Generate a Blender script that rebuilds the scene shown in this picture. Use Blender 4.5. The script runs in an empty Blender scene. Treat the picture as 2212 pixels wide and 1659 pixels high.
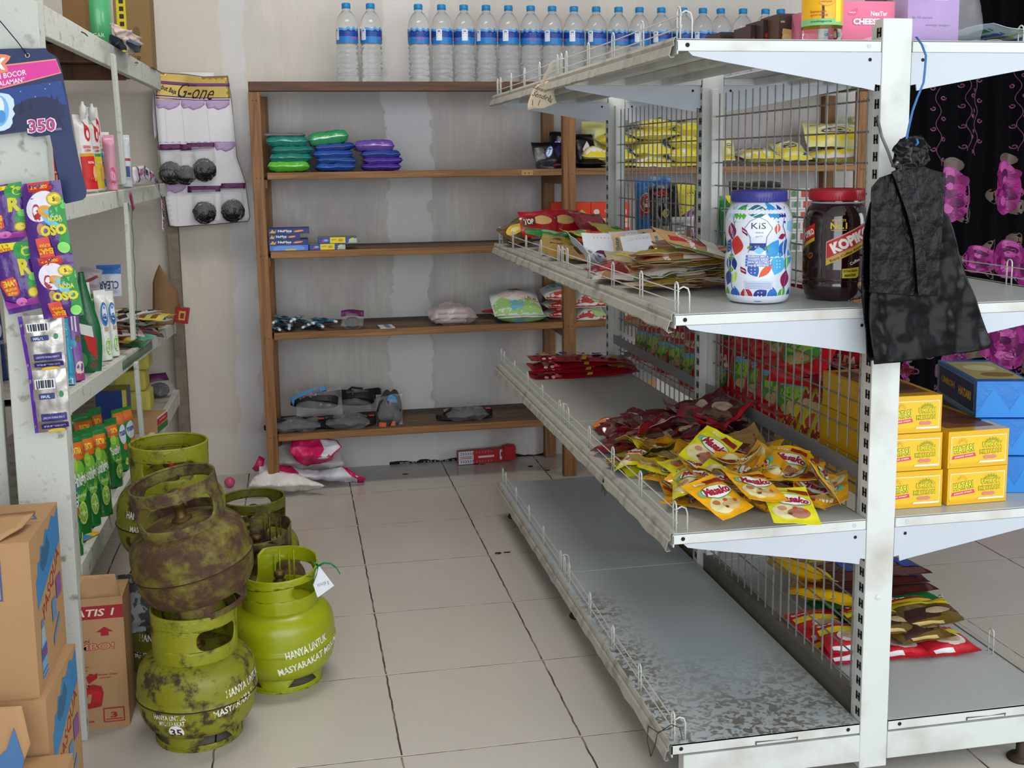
import bpy, bmesh, math, random
from mathutils import Vector, Matrix, Euler, noise
from math import pi, sin, cos, radians as rad
C = bpy.context.scene.collection
sc = bpy.context.scene
# ------------------------------------------------------------------ camera
F, CX, CY = 2455.2, 1106.0, 689.7
CAM = Vector((-0.191, -2.307, 1.275))
def _cam():
    yaw, pit, rol = -0.190763572, 0.139970431, -0.012364925
    cy, sy, cp, sp, cr, sr = cos(yaw), sin(yaw), cos(pit), sin(pit), cos(rol), sin(rol)
    Rz = Matrix(((cy, sy, 0), (-sy, cy, 0), (0, 0, 1)))
    B = Matrix(((1, 0, 0), (0, 0, -1), (0, 1, 0)))
    Rx = Matrix(((1, 0, 0), (0, cp, -sp), (0, sp, cp)))
    Rr = Matrix(((cr, -sr, 0), (sr, cr, 0), (0, 0, 1)))
    return Rr @ Rx @ B @ Rz
RM = _cam()
cam = bpy.data.objects.new('camera', bpy.data.cameras.new('camera'))
C.objects.link(cam); sc.camera = cam
cam.data.sensor_width = 36; cam.data.sensor_fit = 'HORIZONTAL'
cam.data.lens = F / 2212 * 36
cam.data.shift_x = 0; cam.data.shift_y = (CY - 829.5) / 2212
cam.data.clip_start = 0.02
M3 = Matrix((RM[0], -RM[1], -RM[2])).transposed()
cam.matrix_world = Matrix.Translation(CAM) @ M3.to_4x4()
# ------------------------------------------------------------------ light
sc.view_settings.view_transform = 'Standard'; sc.view_settings.look = 'None'
sc.view_settings.exposure = 0.0; sc.view_settings.gamma = 1.0
w = bpy.data.worlds.new('daylight'); sc.world = w; w.use_nodes = True
w.node_tree.nodes['Background'].inputs[0].default_value = (0.80, 0.90, 1.0, 1)
w.node_tree.nodes['Background'].inputs[1].default_value = 1.1
def area(name, loc, rot, sx, sy, energy, col):
    l = bpy.data.lights.new(name, 'AREA'); l.shape = 'RECTANGLE'; l.size = sx; l.size_y = sy
    l.energy = energy; l.color = col
    o = bpy.data.objects.new(name, l); C.objects.link(o); o.location = loc; o.rotation_euler = [rad(a) for a in rot]
    return o
# daylight through the open shop front behind the camera
area('shopfront_daylight', (0.6, -3.55, 1.55), (84, 0, 0), 4.2, 2.3, 88, (0.93, 0.97, 1.0))
# a window in the right-hand wall near the front
area('side_window_daylight', (3.5, -1.6, 1.7), (80, 0, 55), 1.6, 1.5, 30, (0.90, 0.96, 1.0))
# unseen fill light added overhead to lift the back of the shop
area('overhead_fill', (0.1, 0.7, 2.8), (0, 0, 0), 1.2, 0.4, 24, (1.0, 0.95, 0.88))
# ------------------------------------------------------------------ pixel helpers (give points on real planes)
def ray(u, v):
    return RM.transposed() @ Vector(((u - CX) / F, (v - CY) / F, 1))
def onz(u, v, z): d = ray(u, v); return CAM + d * ((z - CAM.z) / d.z)
def ony(u, v, y): d = ray(u, v); return CAM + d * ((y - CAM.y) / d.y)
def onx(u, v, x): d = ray(u, v); return CAM + d * ((x - CAM.x) / d.x)
def at(u, y, z):
    k = (u - CX) / F; a = RM[0] - k * RM[2]
    return CAM.x - (a.y * (y - CAM.y) + a.z * (z - CAM.z)) / a.x
def zat(x, y, v):
    k = (v - CY) / F; a = RM[1] - k * RM[2]
    return CAM.z - (a.x * (x - CAM.x) + a.y * (y - CAM.y)) / a.z
# ------------------------------------------------------------------ materials
def lin(h):
    if isinstance(h, str):
        h = h.lstrip('#'); c = [int(h[i:i+2], 16) / 255 for i in (0, 2, 4)]
        return tuple((x / 12.92 if x <= .04045 else ((x + .055) / 1.055) ** 2.4) for x in c)
    return h
_m = {}
def N(nt, t, **k):
    n = nt.nodes.new(t)
    for a, b in k.items(): setattr(n, a, b)
    return n
def mat(name, col='#888888', rough=.5, metal=0, var=.06, vs=30, bump=0, bs=60, trans=0, ior=1.45, alpha=1, coat=0, col2=None, mask=None, spec=.5):
    if name in _m: return _m[name]
    m = bpy.data.materials.new(name); m.use_nodes = True; nt = m.node_tree
    b = nt.nodes['Principled BSDF']; c = lin(col)
    tc = N(nt, 'ShaderNodeTexCoord')
    nz = N(nt, 'ShaderNodeTexNoise'); nz.inputs['Scale'].default_value = vs; nz.inputs['Detail'].default_value = 4
    nt.links.new(tc.outputs['Object'], nz.inputs['Vector'])
    mx = N(nt, 'ShaderNodeMix', data_type='RGBA')
    c2 = lin(col2) if col2 else tuple(x * (1 - var * 3) for x in c)
    mx.inputs[6].default_value = (*c, 1); mx.inputs[7].default_value = (*c2, 1)
    if mask:
        r = N(nt, 'ShaderNodeMapRange'); r.inputs[1].default_value = mask[0]; r.inputs[2].default_value = mask[1]
        nt.links.new(nz.outputs['Fac'], r.inputs[0]); nt.links.new(r.outputs[0], mx.inputs[0])
    else:
        nt.links.new(nz.outputs['Fac'], mx.inputs[0])
    nt.links.new(mx.outputs[2], b.inputs['Base Color'])
    b.inputs['Roughness'].default_value = rough; b.inputs['Metallic'].default_value = metal
    b.inputs['Transmission Weight'].default_value = trans; b.inputs['IOR'].default_value = ior
    b.inputs['Alpha'].default_value = alpha; b.inputs['Coat Weight'].default_value = coat
    b.inputs['Specular IOR Level'].default_value = spec
    if bump:
        n2 = N(nt, 'ShaderNodeTexNoise'); n2.inputs['Scale'].default_value = bs; n2.inputs['Detail'].default_value = 3
        nt.links.new(tc.outputs['Object'], n2.inputs['Vector'])
        bp = N(nt, 'ShaderNodeBump'); bp.inputs['Strength'].default_value = bump; bp.inputs['Distance'].default_value = .004
        nt.links.new(n2.outputs['Fac'], bp.inputs['Height']); nt.links.new(bp.outputs[0], b.inputs['Normal'])
    _m[name] = m
    return m
def foil(h, rough=.28, coat=.0, metal=0.0):      # glossy printed plastic film
    return mat('film_' + h.strip('#'), h, rough, metal, .05, 18, .25, 90, coat=coat)
def ink(h): return mat('ink_' + h.strip('#'), h, .45, 0, .03)
def clear(name='clear_film', alpha=.22, rough=.12, col='#e6e8ea'):
    return mat(name, col, rough, 0, .0, 20, .5, 45, alpha=alpha)
# ------------------------------------------------------------------ mesh builder
def _tri_sub(verts, faces, maxlen):
    bm = bmesh.new(); vs = [bm.verts.new((a, b, 0)) for a, b in verts]
    for f in faces:
        try: bm.faces.new([vs[i] for i in f])
        except ValueError: pass
    bmesh.ops.triangulate(bm, faces=bm.faces[:])
    if maxlen:
        for _ in range(7):
            es = [e for e in bm.edges if e.calc_length() > maxlen]
            if not es: break
            bmesh.ops.subdivide_edges(bm, edges=es, cuts=1)
            bmesh.ops.triangulate(bm, faces=[f for f in bm.faces if len(f.verts) > 3])
    bm.verts.index_update()
    r = ([(v.co.x, v.co.y) for v in bm.verts], [[v.index for v in f.verts] for f in bm.faces])
    bm.free(); return r
_tx = {}
def textmesh(s, bold=0.0, shear=0.0):
    k = (s, bold, shear)
    if k in _tx: return _tx[k]
    cu = bpy.data.curves.new('t', 'FONT'); cu.body = s; cu.offset = bold; cu.shear = shear; cu.resolution_u = 2
    cu.align_x = 'CENTER'
    ob = bpy.data.objects.new('t', cu); me = bpy.data.meshes.new_from_object(ob)
    vs = [(v.co.x, v.co.y) for v in me.vertices]; fs = [list(p.vertices) for p in me.polygons]
    bpy.data.objects.remove(ob); bpy.data.curves.remove(cu); bpy.data.meshes.remove(me)
    if not vs: _tx[k] = ([], [], 1, 1); return _tx[k]
    x0 = min(v[0] for v in vs); x1 = max(v[0] for v in vs); y0 = min(v[1] for v in vs); y1 = max(v[1] for v in vs)
    if y1 - y0 > 1.9 and bold: _tx[k] = textmesh(s, bold * .83 if bold > .004 else 0, shear); return _tx[k]      # outline spikes: thinner stroke
    vs = [((a - (x0 + x1) / 2) / (x1 - x0), (b - (y0 + y1) / 2) / (y1 - y0)) for a, b in vs]
    _tx[k] = (vs, fs, x1 - x0, y1 - y0); return _tx[k]
def ell(cx, cy, rx, ry, n=20, rot=0, a0=0, a1=360):
    c, s = cos(rad(rot)), sin(rad(rot)); o = []
    full = abs(a1 - a0) >= 360
    for i in range(n + (0 if full else 1)):
        t = rad(a0 + (a1 - a0) * i / n); x, y = rx * cos(t), ry * sin(t)
        o.append((cx + x * c - y * s, cy + x * s + y * c))
    return o
def rct(x0, y0, x1, y1): return [(x0, y0), (x1, y0), (x1, y1), (x0, y1)]
class MB:
    def __init__(s): s.v = []; s.f = []; s.mi = []; s.sm = []; s.mats = []; s.ix = {}
    def _m(s, m):
        if m.name not in s.ix: s.ix[m.name] = len(s.mats); s.mats.append(m)
        return s.ix[m.name]
    def add(s, vs, fs, m, smooth=False):
        o = len(s.v); s.v += [tuple(q) for q in vs]; i = s._m(m)
        for f in fs: s.f.append([a + o for a in f]); s.mi.append(i); s.sm.append(smooth)
        return s
    def box(s, x0, x1, y0, y1, z0, z1, m, M=None):
        vs = [Vector((x, y, z)) for z in (z0, z1) for y in (y0, y1) for x in (x0, x1)]
        if M: vs = [M @ q for q in vs]
        return s.add(vs, [(0, 2, 3, 1), (4, 5, 7, 6), (0, 1, 5, 4), (2, 6, 7, 3), (0, 4, 6, 2), (1, 3, 7, 5)], m)
    def grid(s, fn, nu, nv, m, cu=False, cv=False, smooth=True, flip=False):
        vs = [fn(i / nu, j / nv) for j in range(nv + (0 if cv else 1)) for i in range(nu + (0 if cu else 1))]
        W = nu + (0 if cu else 1); H = nv + (0 if cv else 1); fs = []
        for j in range(nv):
            for i in range(nu):
                a, b = i, (i + 1) % W; c, d = j, (j + 1) % H
                q = (c * W + a, c * W + b, d * W + b, d * W + a)
                fs.append(q[::-1] if flip else q)
        return s.add(vs, fs, m, smooth)
    def lathe(s, prof, m, n=32, cx=0, cy=0, smooth=True, M=None):
        def fn(u, v):
            r, z = prof[round(v * (len(prof) - 1))]; t = 2 * pi * u
            q = Vector((cx + r * cos(t), cy + r * sin(t), z)); return M @ q if M else q
        return s.grid(fn, n, len(prof) - 1, m, cu=True, smooth=smooth)
    def tube(s, pts, r, m, n=6, closed=False):
        P = [Vector(q) for q in pts]; L = len(P); vs = []; up = None
        for i in range(L):
            a = P[i - 1] if (i or closed) else P[i]; b = P[(i + 1) % L] if (i < L - 1 or closed) else P[i]
            t = (b - a).normalized() if (b - a).length > 1e-9 else Vector((0, 0, 1))
            if up is None: up = t.orthogonal().normalized()
            up = (up - t * up.dot(t)); up = up.normalized() if up.length > 1e-6 else t.orthogonal().normalized()
            w_ = t.cross(up)
            rr = r[i] if isinstance(r, (list, tuple)) else r
            for k in range(n): vs.append(P[i] + (up * cos(2 * pi * k / n) + w_ * sin(2 * pi * k / n)) * rr)
        fs = []
        for i in range(L if closed else L - 1):
            j = (i + 1) % L
            for k in range(n): fs.append((i * n + k, i * n + (k + 1) % n, j * n + (k + 1) % n, j * n + k))
        if not closed: fs += [tuple(range(n))[::-1], tuple((L - 1) * n + k for k in range(n))]
        return s.add(vs, fs, m, n > 5)
    def prism(s, pts, d0, d1, m, axis='y'):
        def P(a, b, d): return {'y': (a, d, b), 'x': (d, a, b), 'z': (a, b, d)}[axis]
        n = len(pts); vs = [P(a, b, d0) for a, b in pts] + [P(a, b, d1) for a, b in pts]
        fs = [tuple(range(n)), tuple(range(2 * n - 1, n - 1, -1))] + [(i, i + n, (i + 1) % n + n, (i + 1) % n) for i in range(n)]
        return s.add(vs, fs, m)
    def poly(s, pts, mapf, m, off=0, maxlen=None, holes=()):
        from mathutils.geometry import tessellate_polygon as tp
        rings = [[Vector((a, b, 0)) for a, b in r] for r in (pts, *holes)]
        flat = [(q.x, q.y) for r in rings for q in r]
        vs, fs = _tri_sub(flat, [t for t in tp(rings)], maxlen)
        return s.add([mapf(a, b, off) for a, b in vs], fs, m, bool(maxlen))
    def text(s, st, cx, cy, wd, hd, mapf, m, rot=0, off=0, maxlen=None, bold=0.0, shear=0.0):
        vs, fs, tw, th = textmesh(st, bold, shear)
        if not vs: return s
        if not hd: hd = wd * th / tw
        if not wd: wd = hd * tw / th
        c, q = cos(rad(rot)), sin(rad(rot))
        vs = [(cx + a * wd * c - b * hd * q, cy + a * wd * q + b * hd * c) for a, b in vs]
        if maxlen: vs, fs = _tri_sub(vs, fs, maxlen)
        return s.add([mapf(a, b, off) for a, b in vs], fs, m, bool(maxlen))
    def draw(s, design, mapf, W=1, H=1, eps=.0005, maxlen=None, off0=0.0):
        """printed shapes; coordinates are fractions of W and H from the centre"""
        for k, L in enumerate(design):
            off = off0 + eps * (k + 1) * .35 + eps * .65; t = L[0]
            if t == 'r': s.poly([(a * W, b * H) for a, b in rct(*L[1:5])], mapf, ink(L[5]) if isinstance(L[5], str) else L[5], off, maxlen)
            elif t == 'e':
                pts = ell(0, 0, L[3] * W, L[4] * H, 22, L[6] if len(L) > 6 else 0)
                s.poly([(a + L[1] * W, b + L[2] * H) for a, b in pts], mapf, ink(L[5]) if isinstance(L[5], str) else L[5], off, maxlen)
            elif t == 'p': s.poly([(a * W, b * H) for a, b in L[1]], mapf, ink(L[2]) if isinstance(L[2], str) else L[2], off, maxlen)
            elif t == 't':
                s.text(L[1], L[2] * W, L[3] * H, L[4] * W if L[4] else 0, L[5] * H if L[5] else 0, mapf, ink(L[6]) if isinstance(L[6], str) else L[6],
                       L[7] if len(L) > 7 else 0, off, maxlen, L[8] if len(L) > 8 else .02, L[9] if len(L) > 9 else 0)
        return s
    def mesh(s, name):
        me = bpy.data.meshes.new(name); me.from_pydata(s.v, [], s.f)
        for m in s.mats: me.materials.append(m)
        me.polygons.foreach_set('material_index', s.mi); me.polygons.foreach_set('use_smooth', s.sm); me.update()
        return me
    def build(s, name, parent=None, M=None):
        o = bpy.data.objects.new(name, s.mesh(name)); C.objects.link(o)
        if parent: o.parent = parent
        if M: o.matrix_world = M
        return o
def solid(o, t, off=0):
    md = o.modifiers.new('thickness', 'SOLIDIFY'); md.thickness = t; md.offset = off; return o
def bevel(o, w_, seg=2, ang=40):
    md = o.modifiers.new('bevel', 'BEVEL'); md.width = w_; md.segments = seg; md.limit_method = 'ANGLE'; md.angle_limit = rad(ang); return o
def tag(o, label=None, cat=None, group=None, kind=None):
    if label: o['label'] = label
    if cat: o['category'] = cat
    if group: o['group'] = group
    if kind: o['kind'] = kind
    return o
def struct(o): o['kind'] = 'structure'; return o
def empty(name, loc=(0, 0, 0), rot=(0, 0, 0), label=None, cat=None, group=None):
    o = bpy.data.objects.new(name, None); C.objects.link(o); o.location = loc; o.rotation_euler = [rad(a) for a in rot]
    o.empty_display_size = .03
    return tag(o, label, cat, group)
def dup(o, loc=None, rot=None, label=None, group=None):
    r = o.copy(); C.objects.link(r)
    if loc is not None: r.location = loc
    if rot is not None: r.rotation_euler = [rad(a) for a in rot]
    if label: r['label'] = label
    if group: r['group'] = group
    for ch in list(o.children):
        c = ch.copy(); C.objects.link(c); c.parent = r
        for g in list(ch.children):
            d = g.copy(); C.objects.link(d); d.parent = c
    return r
def plane_y(y, flip=-1):       # picture-like coordinates on a vertical plane facing the camera: (u, v) pixels
    def f(u, v, off=0):
        q = ony(u, v, y); return Vector((q.x, y + flip * off, q.z))
    return f
ORD = ['', 'first', 'second', 'third', 'fourth', 'fifth', 'sixth', 'seventh', 'eighth', 'ninth', 'tenth', 'eleventh', 'twelfth', 'thirteenth', 'fourteenth', 'fifteenth', 'sixteenth', 'seventeenth', 'eighteenth', 'nineteenth', 'twentieth']
# ------------------------------------------------------------------ pouches and sachets
def sachet_map(w, h, t, crumple, seed, bend=0, gusset=0, wav=26, seal=.07, twist=0, sq=2.2):
    so = Vector((seed * 7.31, seed * 3.17, seed * 1.7))
    def mid(x, y):
        q = Vector((x * wav, y * wav, 0)) + so
        z = crumple * (noise.noise(q) + .5 * noise.noise(q * 2.3))
        return z + bend * x * x * 4 + twist * x * y
    def thick(x, y):
        u, v = abs(2 * x / w), abs(2 * y / h)
        a = max(0, 1 - u ** sq); vv = max(0, (1 - seal * 2 - v)) / (1 - seal * 2)
        b = min(1, vv * (3.2 if sq < 4 else 9)); b = b * b * (3 - 2 * b) if b < 1 else 1
        if gusset and y < 0: b = max(b, min(1, gusset)) if v < .995 else b
        wr = 1 + .16 * noise.noise(Vector((x * 60, y * 25, 5)) + so)
        return t / 2 * (a ** (.75 if sq < 4 else .5)) * b * wr + .0004
    def mapf(side):
        def f(x, y, off=0):
            x = max(-w / 2, min(w / 2, x)); y = max(-h / 2, min(h / 2, y))
            return Vector((x, y, mid(x, y) + side * (thick(x, y) + off)))
        return f
    return mapf
def sachet(name, w, h, t, front, back, design=(), bdesign=(), crumple=.003, seed=1, bend=0, n=14, gusset=0, wav=26, seal=.07, maxlen=.012, ends=None, twist=0, eps=.0006, sq=2.2):
    mp = sachet_map(w, h, t, crumple, seed, bend, gusset, wav, seal, twist, sq); F_, B_ = mp(1), mp(-1)
    mb = MB(); nu, nv = n, max(4, round(n * h / w))
    mb.grid(lambda u, v: F_((u - .5) * w, (v - .5) * h), nu, nv, front)
    mb.grid(lambda u, v: B_((u - .5) * w, (v - .5) * h), nu, nv, back, flip=True)
    rim = [(i / nu, 0) for i in range(nu)] + [(1, j / nv) for j in range(nv)] + [(1 - i / nu, 1) for i in range(nu)] + [(0, 1 - j / nv) for j in range(nv)]
    k = len(rim)
    vs = [F_((a - .5) * w, (b - .5) * h) for a, b in rim] + [B_((a - .5) * w, (b - .5) * h) for a, b in rim]
    mb.add(vs, [(i, i + k, (i + 1) % k + k, (i + 1) % k) for i in range(k)], front, True)
    if ends: mb.draw([('r', -.5, .43, .5, .499, ends), ('r', -.5, -.499, .5, -.43, ends)], F_, w, h, .0002, maxlen)
    if design: mb.draw(design, F_, w, h, eps, maxlen)
    if bdesign: mb.draw(bdesign, B_, w, h, eps, maxlen)
    return mb.mesh(name)
def put(me, name, loc, rot=(0, 0, 0), label=None, cat=None, group=None, parent=None, scale=1):
    o = bpy.data.objects.new(name, me); C.objects.link(o); o.location = loc
    o.rotation_euler = Euler([rad(a) for a in rot]); o.scale = (scale,) * 3
    if parent: o.parent = parent
    return tag(o, label, cat, group)
# ------------------------------------------------------------------ printed cartons
def face_maps(w, d, h):
    return {'front': (lambda a, b, o=0: Vector((a, -d / 2 - o, h / 2 + b)), w, h), 'back': (lambda a, b, o=0: Vector((-a, d / 2 + o, h / 2 + b)), w, h),
            'right': (lambda a, b, o=0: Vector((w / 2 + o, a, h / 2 + b)), d, h), 'left': (lambda a, b, o=0: Vector((-w / 2 - o, -a, h / 2 + b)), d, h),
            'top': (lambda a, b, o=0: Vector((a, b, h + o)), w, d)}
def carton(name, w, d, h, m, faces={}, loc=(0, 0, 0), rot=(0, 0, 0), label=None, cat='box', group=None, bev=.0015, eps=.0003):
    mb = MB(); mb.box(-w / 2, w / 2, -d / 2, d / 2, 0, h, m)
    fm = face_maps(w, d, h)
    for k, ds in faces.items():
        f, a, b = fm[k]; mb.draw(ds, f, a, b, eps)
    o = mb.build(name); o.location = loc; o.rotation_euler = [rad(a) for a in rot]
    return tag(o, label, cat, group)
# ================================================================== SETTING
def floor_mat():
    m = bpy.data.materials.new('floor_tiles'); m.use_nodes = True; nt = m.node_tree; L = nt.links; b = nt.nodes['Principled BSDF']
    tc = N(nt, 'ShaderNodeTexCoord'); sp = N(nt, 'ShaderNodeSeparateXYZ'); L.new(tc.outputs['Object'], sp.inputs[0])
    wn = N(nt, 'ShaderNodeTexNoise'); wn.inputs['Scale'].default_value = 22; L.new(tc.outputs['Object'], wn.inputs['Vector'])
    def math_(op, a, b_=None, c=None):
        n = N(nt, 'ShaderNodeMath', operation=op)
        for i, x in enumerate((a, b_, c)):
            if x is None: continue
            if isinstance(x, (int, float)): n.inputs[i].default_value = x
            else: L.new(x, n.inputs[i])
        return n.outputs[0]
    wob = math_('MULTIPLY', math_('SUBTRACT', wn.outputs['Fac'], .5), .006)
    ds = []
    cells = []
    for ax in (0, 1):
        q = math_('DIVIDE', math_('ADD', sp.outputs[ax], wob), .4)
        cells.append(math_('FLOOR', math_('ADD', q, 0.0)))
        fr = math_('PINGPONG', q, .5)            # 0 at the joint
        ds.append(math_('MULTIPLY', fr, .4))
    d = math_('MINIMUM', ds[0], ds[1])
    joint = math_('LESS_THAN', d, .0022); edge = math_('LESS_THAN', d, .0036)
    # tile tone
    cv = N(nt, 'ShaderNodeCombineXYZ'); L.new(cells[0], cv.inputs[0]); L.new(cells[1], cv.inputs[1])
    wh = N(nt, 'ShaderNodeTexWhiteNoise'); L.new(cv.outputs[0], wh.inputs['Vector'])
    n1 = N(nt, 'ShaderNodeTexNoise'); n1.inputs['Scale'].default_value = 2.2; n1.inputs['Detail'].default_value = 5; L.new(tc.outputs['Object'], n1.inputs['Vector'])
    mx = N(nt, 'ShaderNodeMix', data_type='RGBA'); mx.inputs[6].default_value = (.50, .47, .41, 1); mx.inputs[7].default_value = (.58, .535, .49, 1)
    L.new(math_('ADD', math_('MULTIPLY', n1.outputs['Fac'], .8), math_('MULTIPLY', wh.outputs['Value'], .25)), mx.inputs[0])
    # joints: dark dirt running away, paler filler across, both broken by noise
    jn = N(nt, 'ShaderNodeTexNoise'); jn.inputs['Scale'].default_value = 9; jn.inputs['Detail'].default_value = 6; L.new(tc.outputs['Object'], jn.inputs['Vector'])
    dark = N(nt, 'ShaderNodeMix', data_type='RGBA'); dark.inputs[6].default_value = (.055, .04, .028, 1); dark.inputs[7].default_value = (.30, .25, .20, 1)
    r = N(nt, 'ShaderNodeMapRange'); r.inputs[1].default_value = .5; r.inputs[2].default_value = .68; L.new(jn.outputs['Fac'], r.inputs[0]); L.new(r.outputs[0], dark.inputs[0])
    acr = math_('LESS_THAN', ds[1], .0036)
    pal = N(nt, 'ShaderNodeMix', data_type='RGBA'); L.new(dark.outputs[2], pal.inputs[6]); pal.inputs[7].default_value = (.66, .62, .55, 1)
    L.new(math_('MULTIPLY', acr, math_('GREATER_THAN', math_('PINGPONG', math_('ADD', sp.outputs[1], .0012), .2), .0014)), pal.inputs[0])
    # thin dark line of the cross joint
    m2 = N(nt, 'ShaderNodeMix', data_type='RGBA'); L.new(mx.outputs[2], m2.inputs[6]); L.new(pal.outputs[2], m2.inputs[7]); L.new(joint, m2.inputs[0])
    # dirt specks
    sn = N(nt, 'ShaderNodeTexNoise'); sn.inputs['Scale'].default_value = 34; sn.inputs['Detail'].default_value = 2; L.new(tc.outputs['Object'], sn.inputs['Vector'])
    m3 = N(nt, 'ShaderNodeMix', data_type='RGBA'); L.new(m2.outputs[2], m3.inputs[6]); m3.inputs[7].default_value = (.12, .09, .06, 1)
    L.new(math_('MULTIPLY', math_('GREATER_THAN', sn.outputs['Fac'], .80), .8), m3.inputs[0])
    L.new(m3.outputs[2], b.inputs['Base Color'])
    L.new(math_('ADD', math_('MULTIPLY', joint, .5), math_('MULTIPLY_ADD', n1.outputs['Fac'], .25, .12)), b.inputs['Roughness'])
    bp = N(nt, 'ShaderNodeBump'); bp.inputs['Strength'].default_value = .5; bp.inputs['Distance'].default_value = .002
    L.new(math_('SUBTRACT', 1, joint), bp.inputs['Height']); L.new(bp.outputs[0], b.inputs['Normal'])
    return m
def wall_mat(name, base=(.66, .62, .575), patches=True):
    m = bpy.data.materials.new(name); m.use_nodes = True; nt = m.node_tree; L = nt.links; b = nt.nodes['Principled BSDF']
    tc = N(nt, 'ShaderNodeTexCoord'); sp = N(nt, 'ShaderNodeSeparateXYZ'); L.new(tc.outputs['Object'], sp.inputs[0])
    def nz(sx, sy, sz, det=5, scale=1):
        mp = N(nt, 'ShaderNodeMapping'); mp.inputs['Scale'].default_value = (sx, sy, sz); L.new(tc.outputs['Object'], mp.inputs[0])
        n = N(nt, 'ShaderNodeTexNoise'); n.inputs['Scale'].default_value = scale; n.inputs['Detail'].default_value = det; n.inputs['Roughness'].default_value = .6
        L.new(mp.outputs[0], n.inputs['Vector']); return n.outputs['Fac']
    def mr(x, a, c, d0=0, d1=1):
        r = N(nt, 'ShaderNodeMapRange'); r.inputs[1].default_value = a; r.inputs[2].default_value = c; r.inputs[3].default_value = d0; r.inputs[4].default_value = d1
        L.new(x, r.inputs[0]); return r.outputs[0]
    def mx(f, a, c):
        n = N(nt, 'ShaderNodeMix', data_type='RGBA')
        for i, x in ((6, a), (7, c)):
            if isinstance(x, tuple): n.inputs[i].default_value = (*x, 1)
            else: L.new(x, n.inputs[i])
        L.new(f, n.inputs[0]); return n.outputs[2]
    def ma(op, a, c):
        n = N(nt, 'ShaderNodeMath', operation=op)
        for i, x in enumerate((a, c)):
            if isinstance(x, (int, float)): n.inputs[i].default_value = x
            else: L.new(x, n.inputs[i])
        return n.outputs[0]
    c = mx(mr(nz(75, 1, 7, 7), .34, .70), tuple(x * 1.05 for x in base), tuple(x * .90 for x in base))      # vertical brush streaks
    c = mx(ma('MULTIPLY', mr(nz(2.2, 1, 1.3, 4), .46, .56), .60), c, (.50, .485, .48))                          # grey blotches
    c = mx(ma('MULTIPLY', mr(nz(3.1, 1, 2.0, 6), .50, .60), .42), c, (.50, .43, .41))                         # brownish damp
    if patches:
        wob = ma('MULTIPLY', ma('SUBTRACT', nz(5, 1, 6, 8), .5), .16)
        x = ma('ADD', sp.outputs[0], wob)
        band = ma('MULTIPLY', mr(x, .200, .206), mr(x, .385, .379))
        c = mx(ma('MULTIPLY', band, .85), c, (.74, .74, .75))                                                     # skim-coat band
        b2 = ma('MULTIPLY', mr(x, .395, .40), mr(x, .60, .596)); b2 = ma('MULTIPLY', b2, mr(ma('ADD', sp.outputs[2], wob), .66, .60))
        c = mx(ma('MULTIPLY', b2, .5), c, (.62, .63, .68))
        b4 = ma('MULTIPLY', mr(ma('ADD', sp.outputs[2], wob), .20, .16), mr(x, .62, .56))
        c = mx(ma('MULTIPLY', b4, .7), c, (.76, .76, .77))
        lft = mr(x, -.33, -.46); c = mx(ma('MULTIPLY', lft, .65), c, (.70, .63, .53)); hi = mr(sp.outputs[2], 1.5, 1.62); c = mx(ma('MULTIPLY', hi, .45), c, (.70, .645, .57))                              # warmer, older paint on the left
        b3 = ma('MULTIPLY', mr(x, -.43, -.42), mr(x, -.33, -.34)); c = mx(ma('MULTIPLY', b3, .5), c, (.70, .71, .75))
    sc_ = mr(nz(26, 1, 26, 3), .775, .80); c = mx(ma('MULTIPLY', sc_, .55), c, (.26, .22, .18))
    L.new(c, b.inputs['Base Color']); b.inputs['Roughness'].default_value = .85
    bp = N(nt, 'ShaderNodeBump'); bp.inputs['Strength'].default_value = .25; bp.inputs['Distance'].default_value = .004
    L.new(nz(60, 1, 14, 6), bp.inputs['Height']); L.new(bp.outputs[0], b.inputs['Normal'])
    return m
WY = 2.39
mb = MB(); mb.box(-2.2, 4.0, -4.0, WY + .1, -.06, 0, floor_mat()); struct(mb.build('floor'))
WM = wall_mat('painted_plaster')
WP = wall_mat('plain_plaster', (.62, .60, .57), False)
mb = MB(); mb.box(-2.2, 4.0, WY, WY + .1, 0, 2.9, WM); struct(mb.build('wall_back'))
mb = MB(); mb.box(-2.3, -2.2, -4.0, WY + .1, 0, 2.9, WP); struct(mb.build('wall_left'))
# right wall with a window opening towards the front
mb = MB()
mb.box(4.0, 4.1, -.6, WY + .1, 0, 2.9, WP); mb.box(4.0, 4.1, -4.0, -2.6, 0, 2.9, WP); mb.box(4.0, 4.1, -2.6, -.6, 0, .9, WP); mb.box(4.0, 4.1, -2.6, -.6, 2.3, 2.9, WP)
struct(mb.build('wall_right'))
mb = MB(); mb.box(-2.2, 4.0, -4.0, WY + .1, 2.9, 3.0, mat('ceiling_white', '#d9d6cf', .9)); struct(mb.build('ceiling'))
# cracked, dirty gap where the wall meets the floor
mb = MB(); dg = mat('dirt_gap', '#2b2622', .95, 0, .2, 80); dl = mat('chipped_filler', '#b9b3a8', .9, 0, .2, 60)
random.seed(5)
def gp(u, v, off=0): return Vector((u, WY - .0015 - off, v))
pts = []; x = .18
while x < .9: pts.append((x, .004 + random.random() * .012)); x += random.uniform(.01, .04)
mb.poly([(.18, 0)] + pts + [(.9, 0)], gp, dg, 0)
for _ in range(26):
    x = random.uniform(.22, .55); s_ = random.uniform(.004, .012)
    mb.poly([(x, .001), (x + s_, .001), (x + s_ * .9, .006), (x + s_ * .2, .009)], gp, dl, .001)
tag(mb.build('trim_1'), kind='structure')
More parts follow.
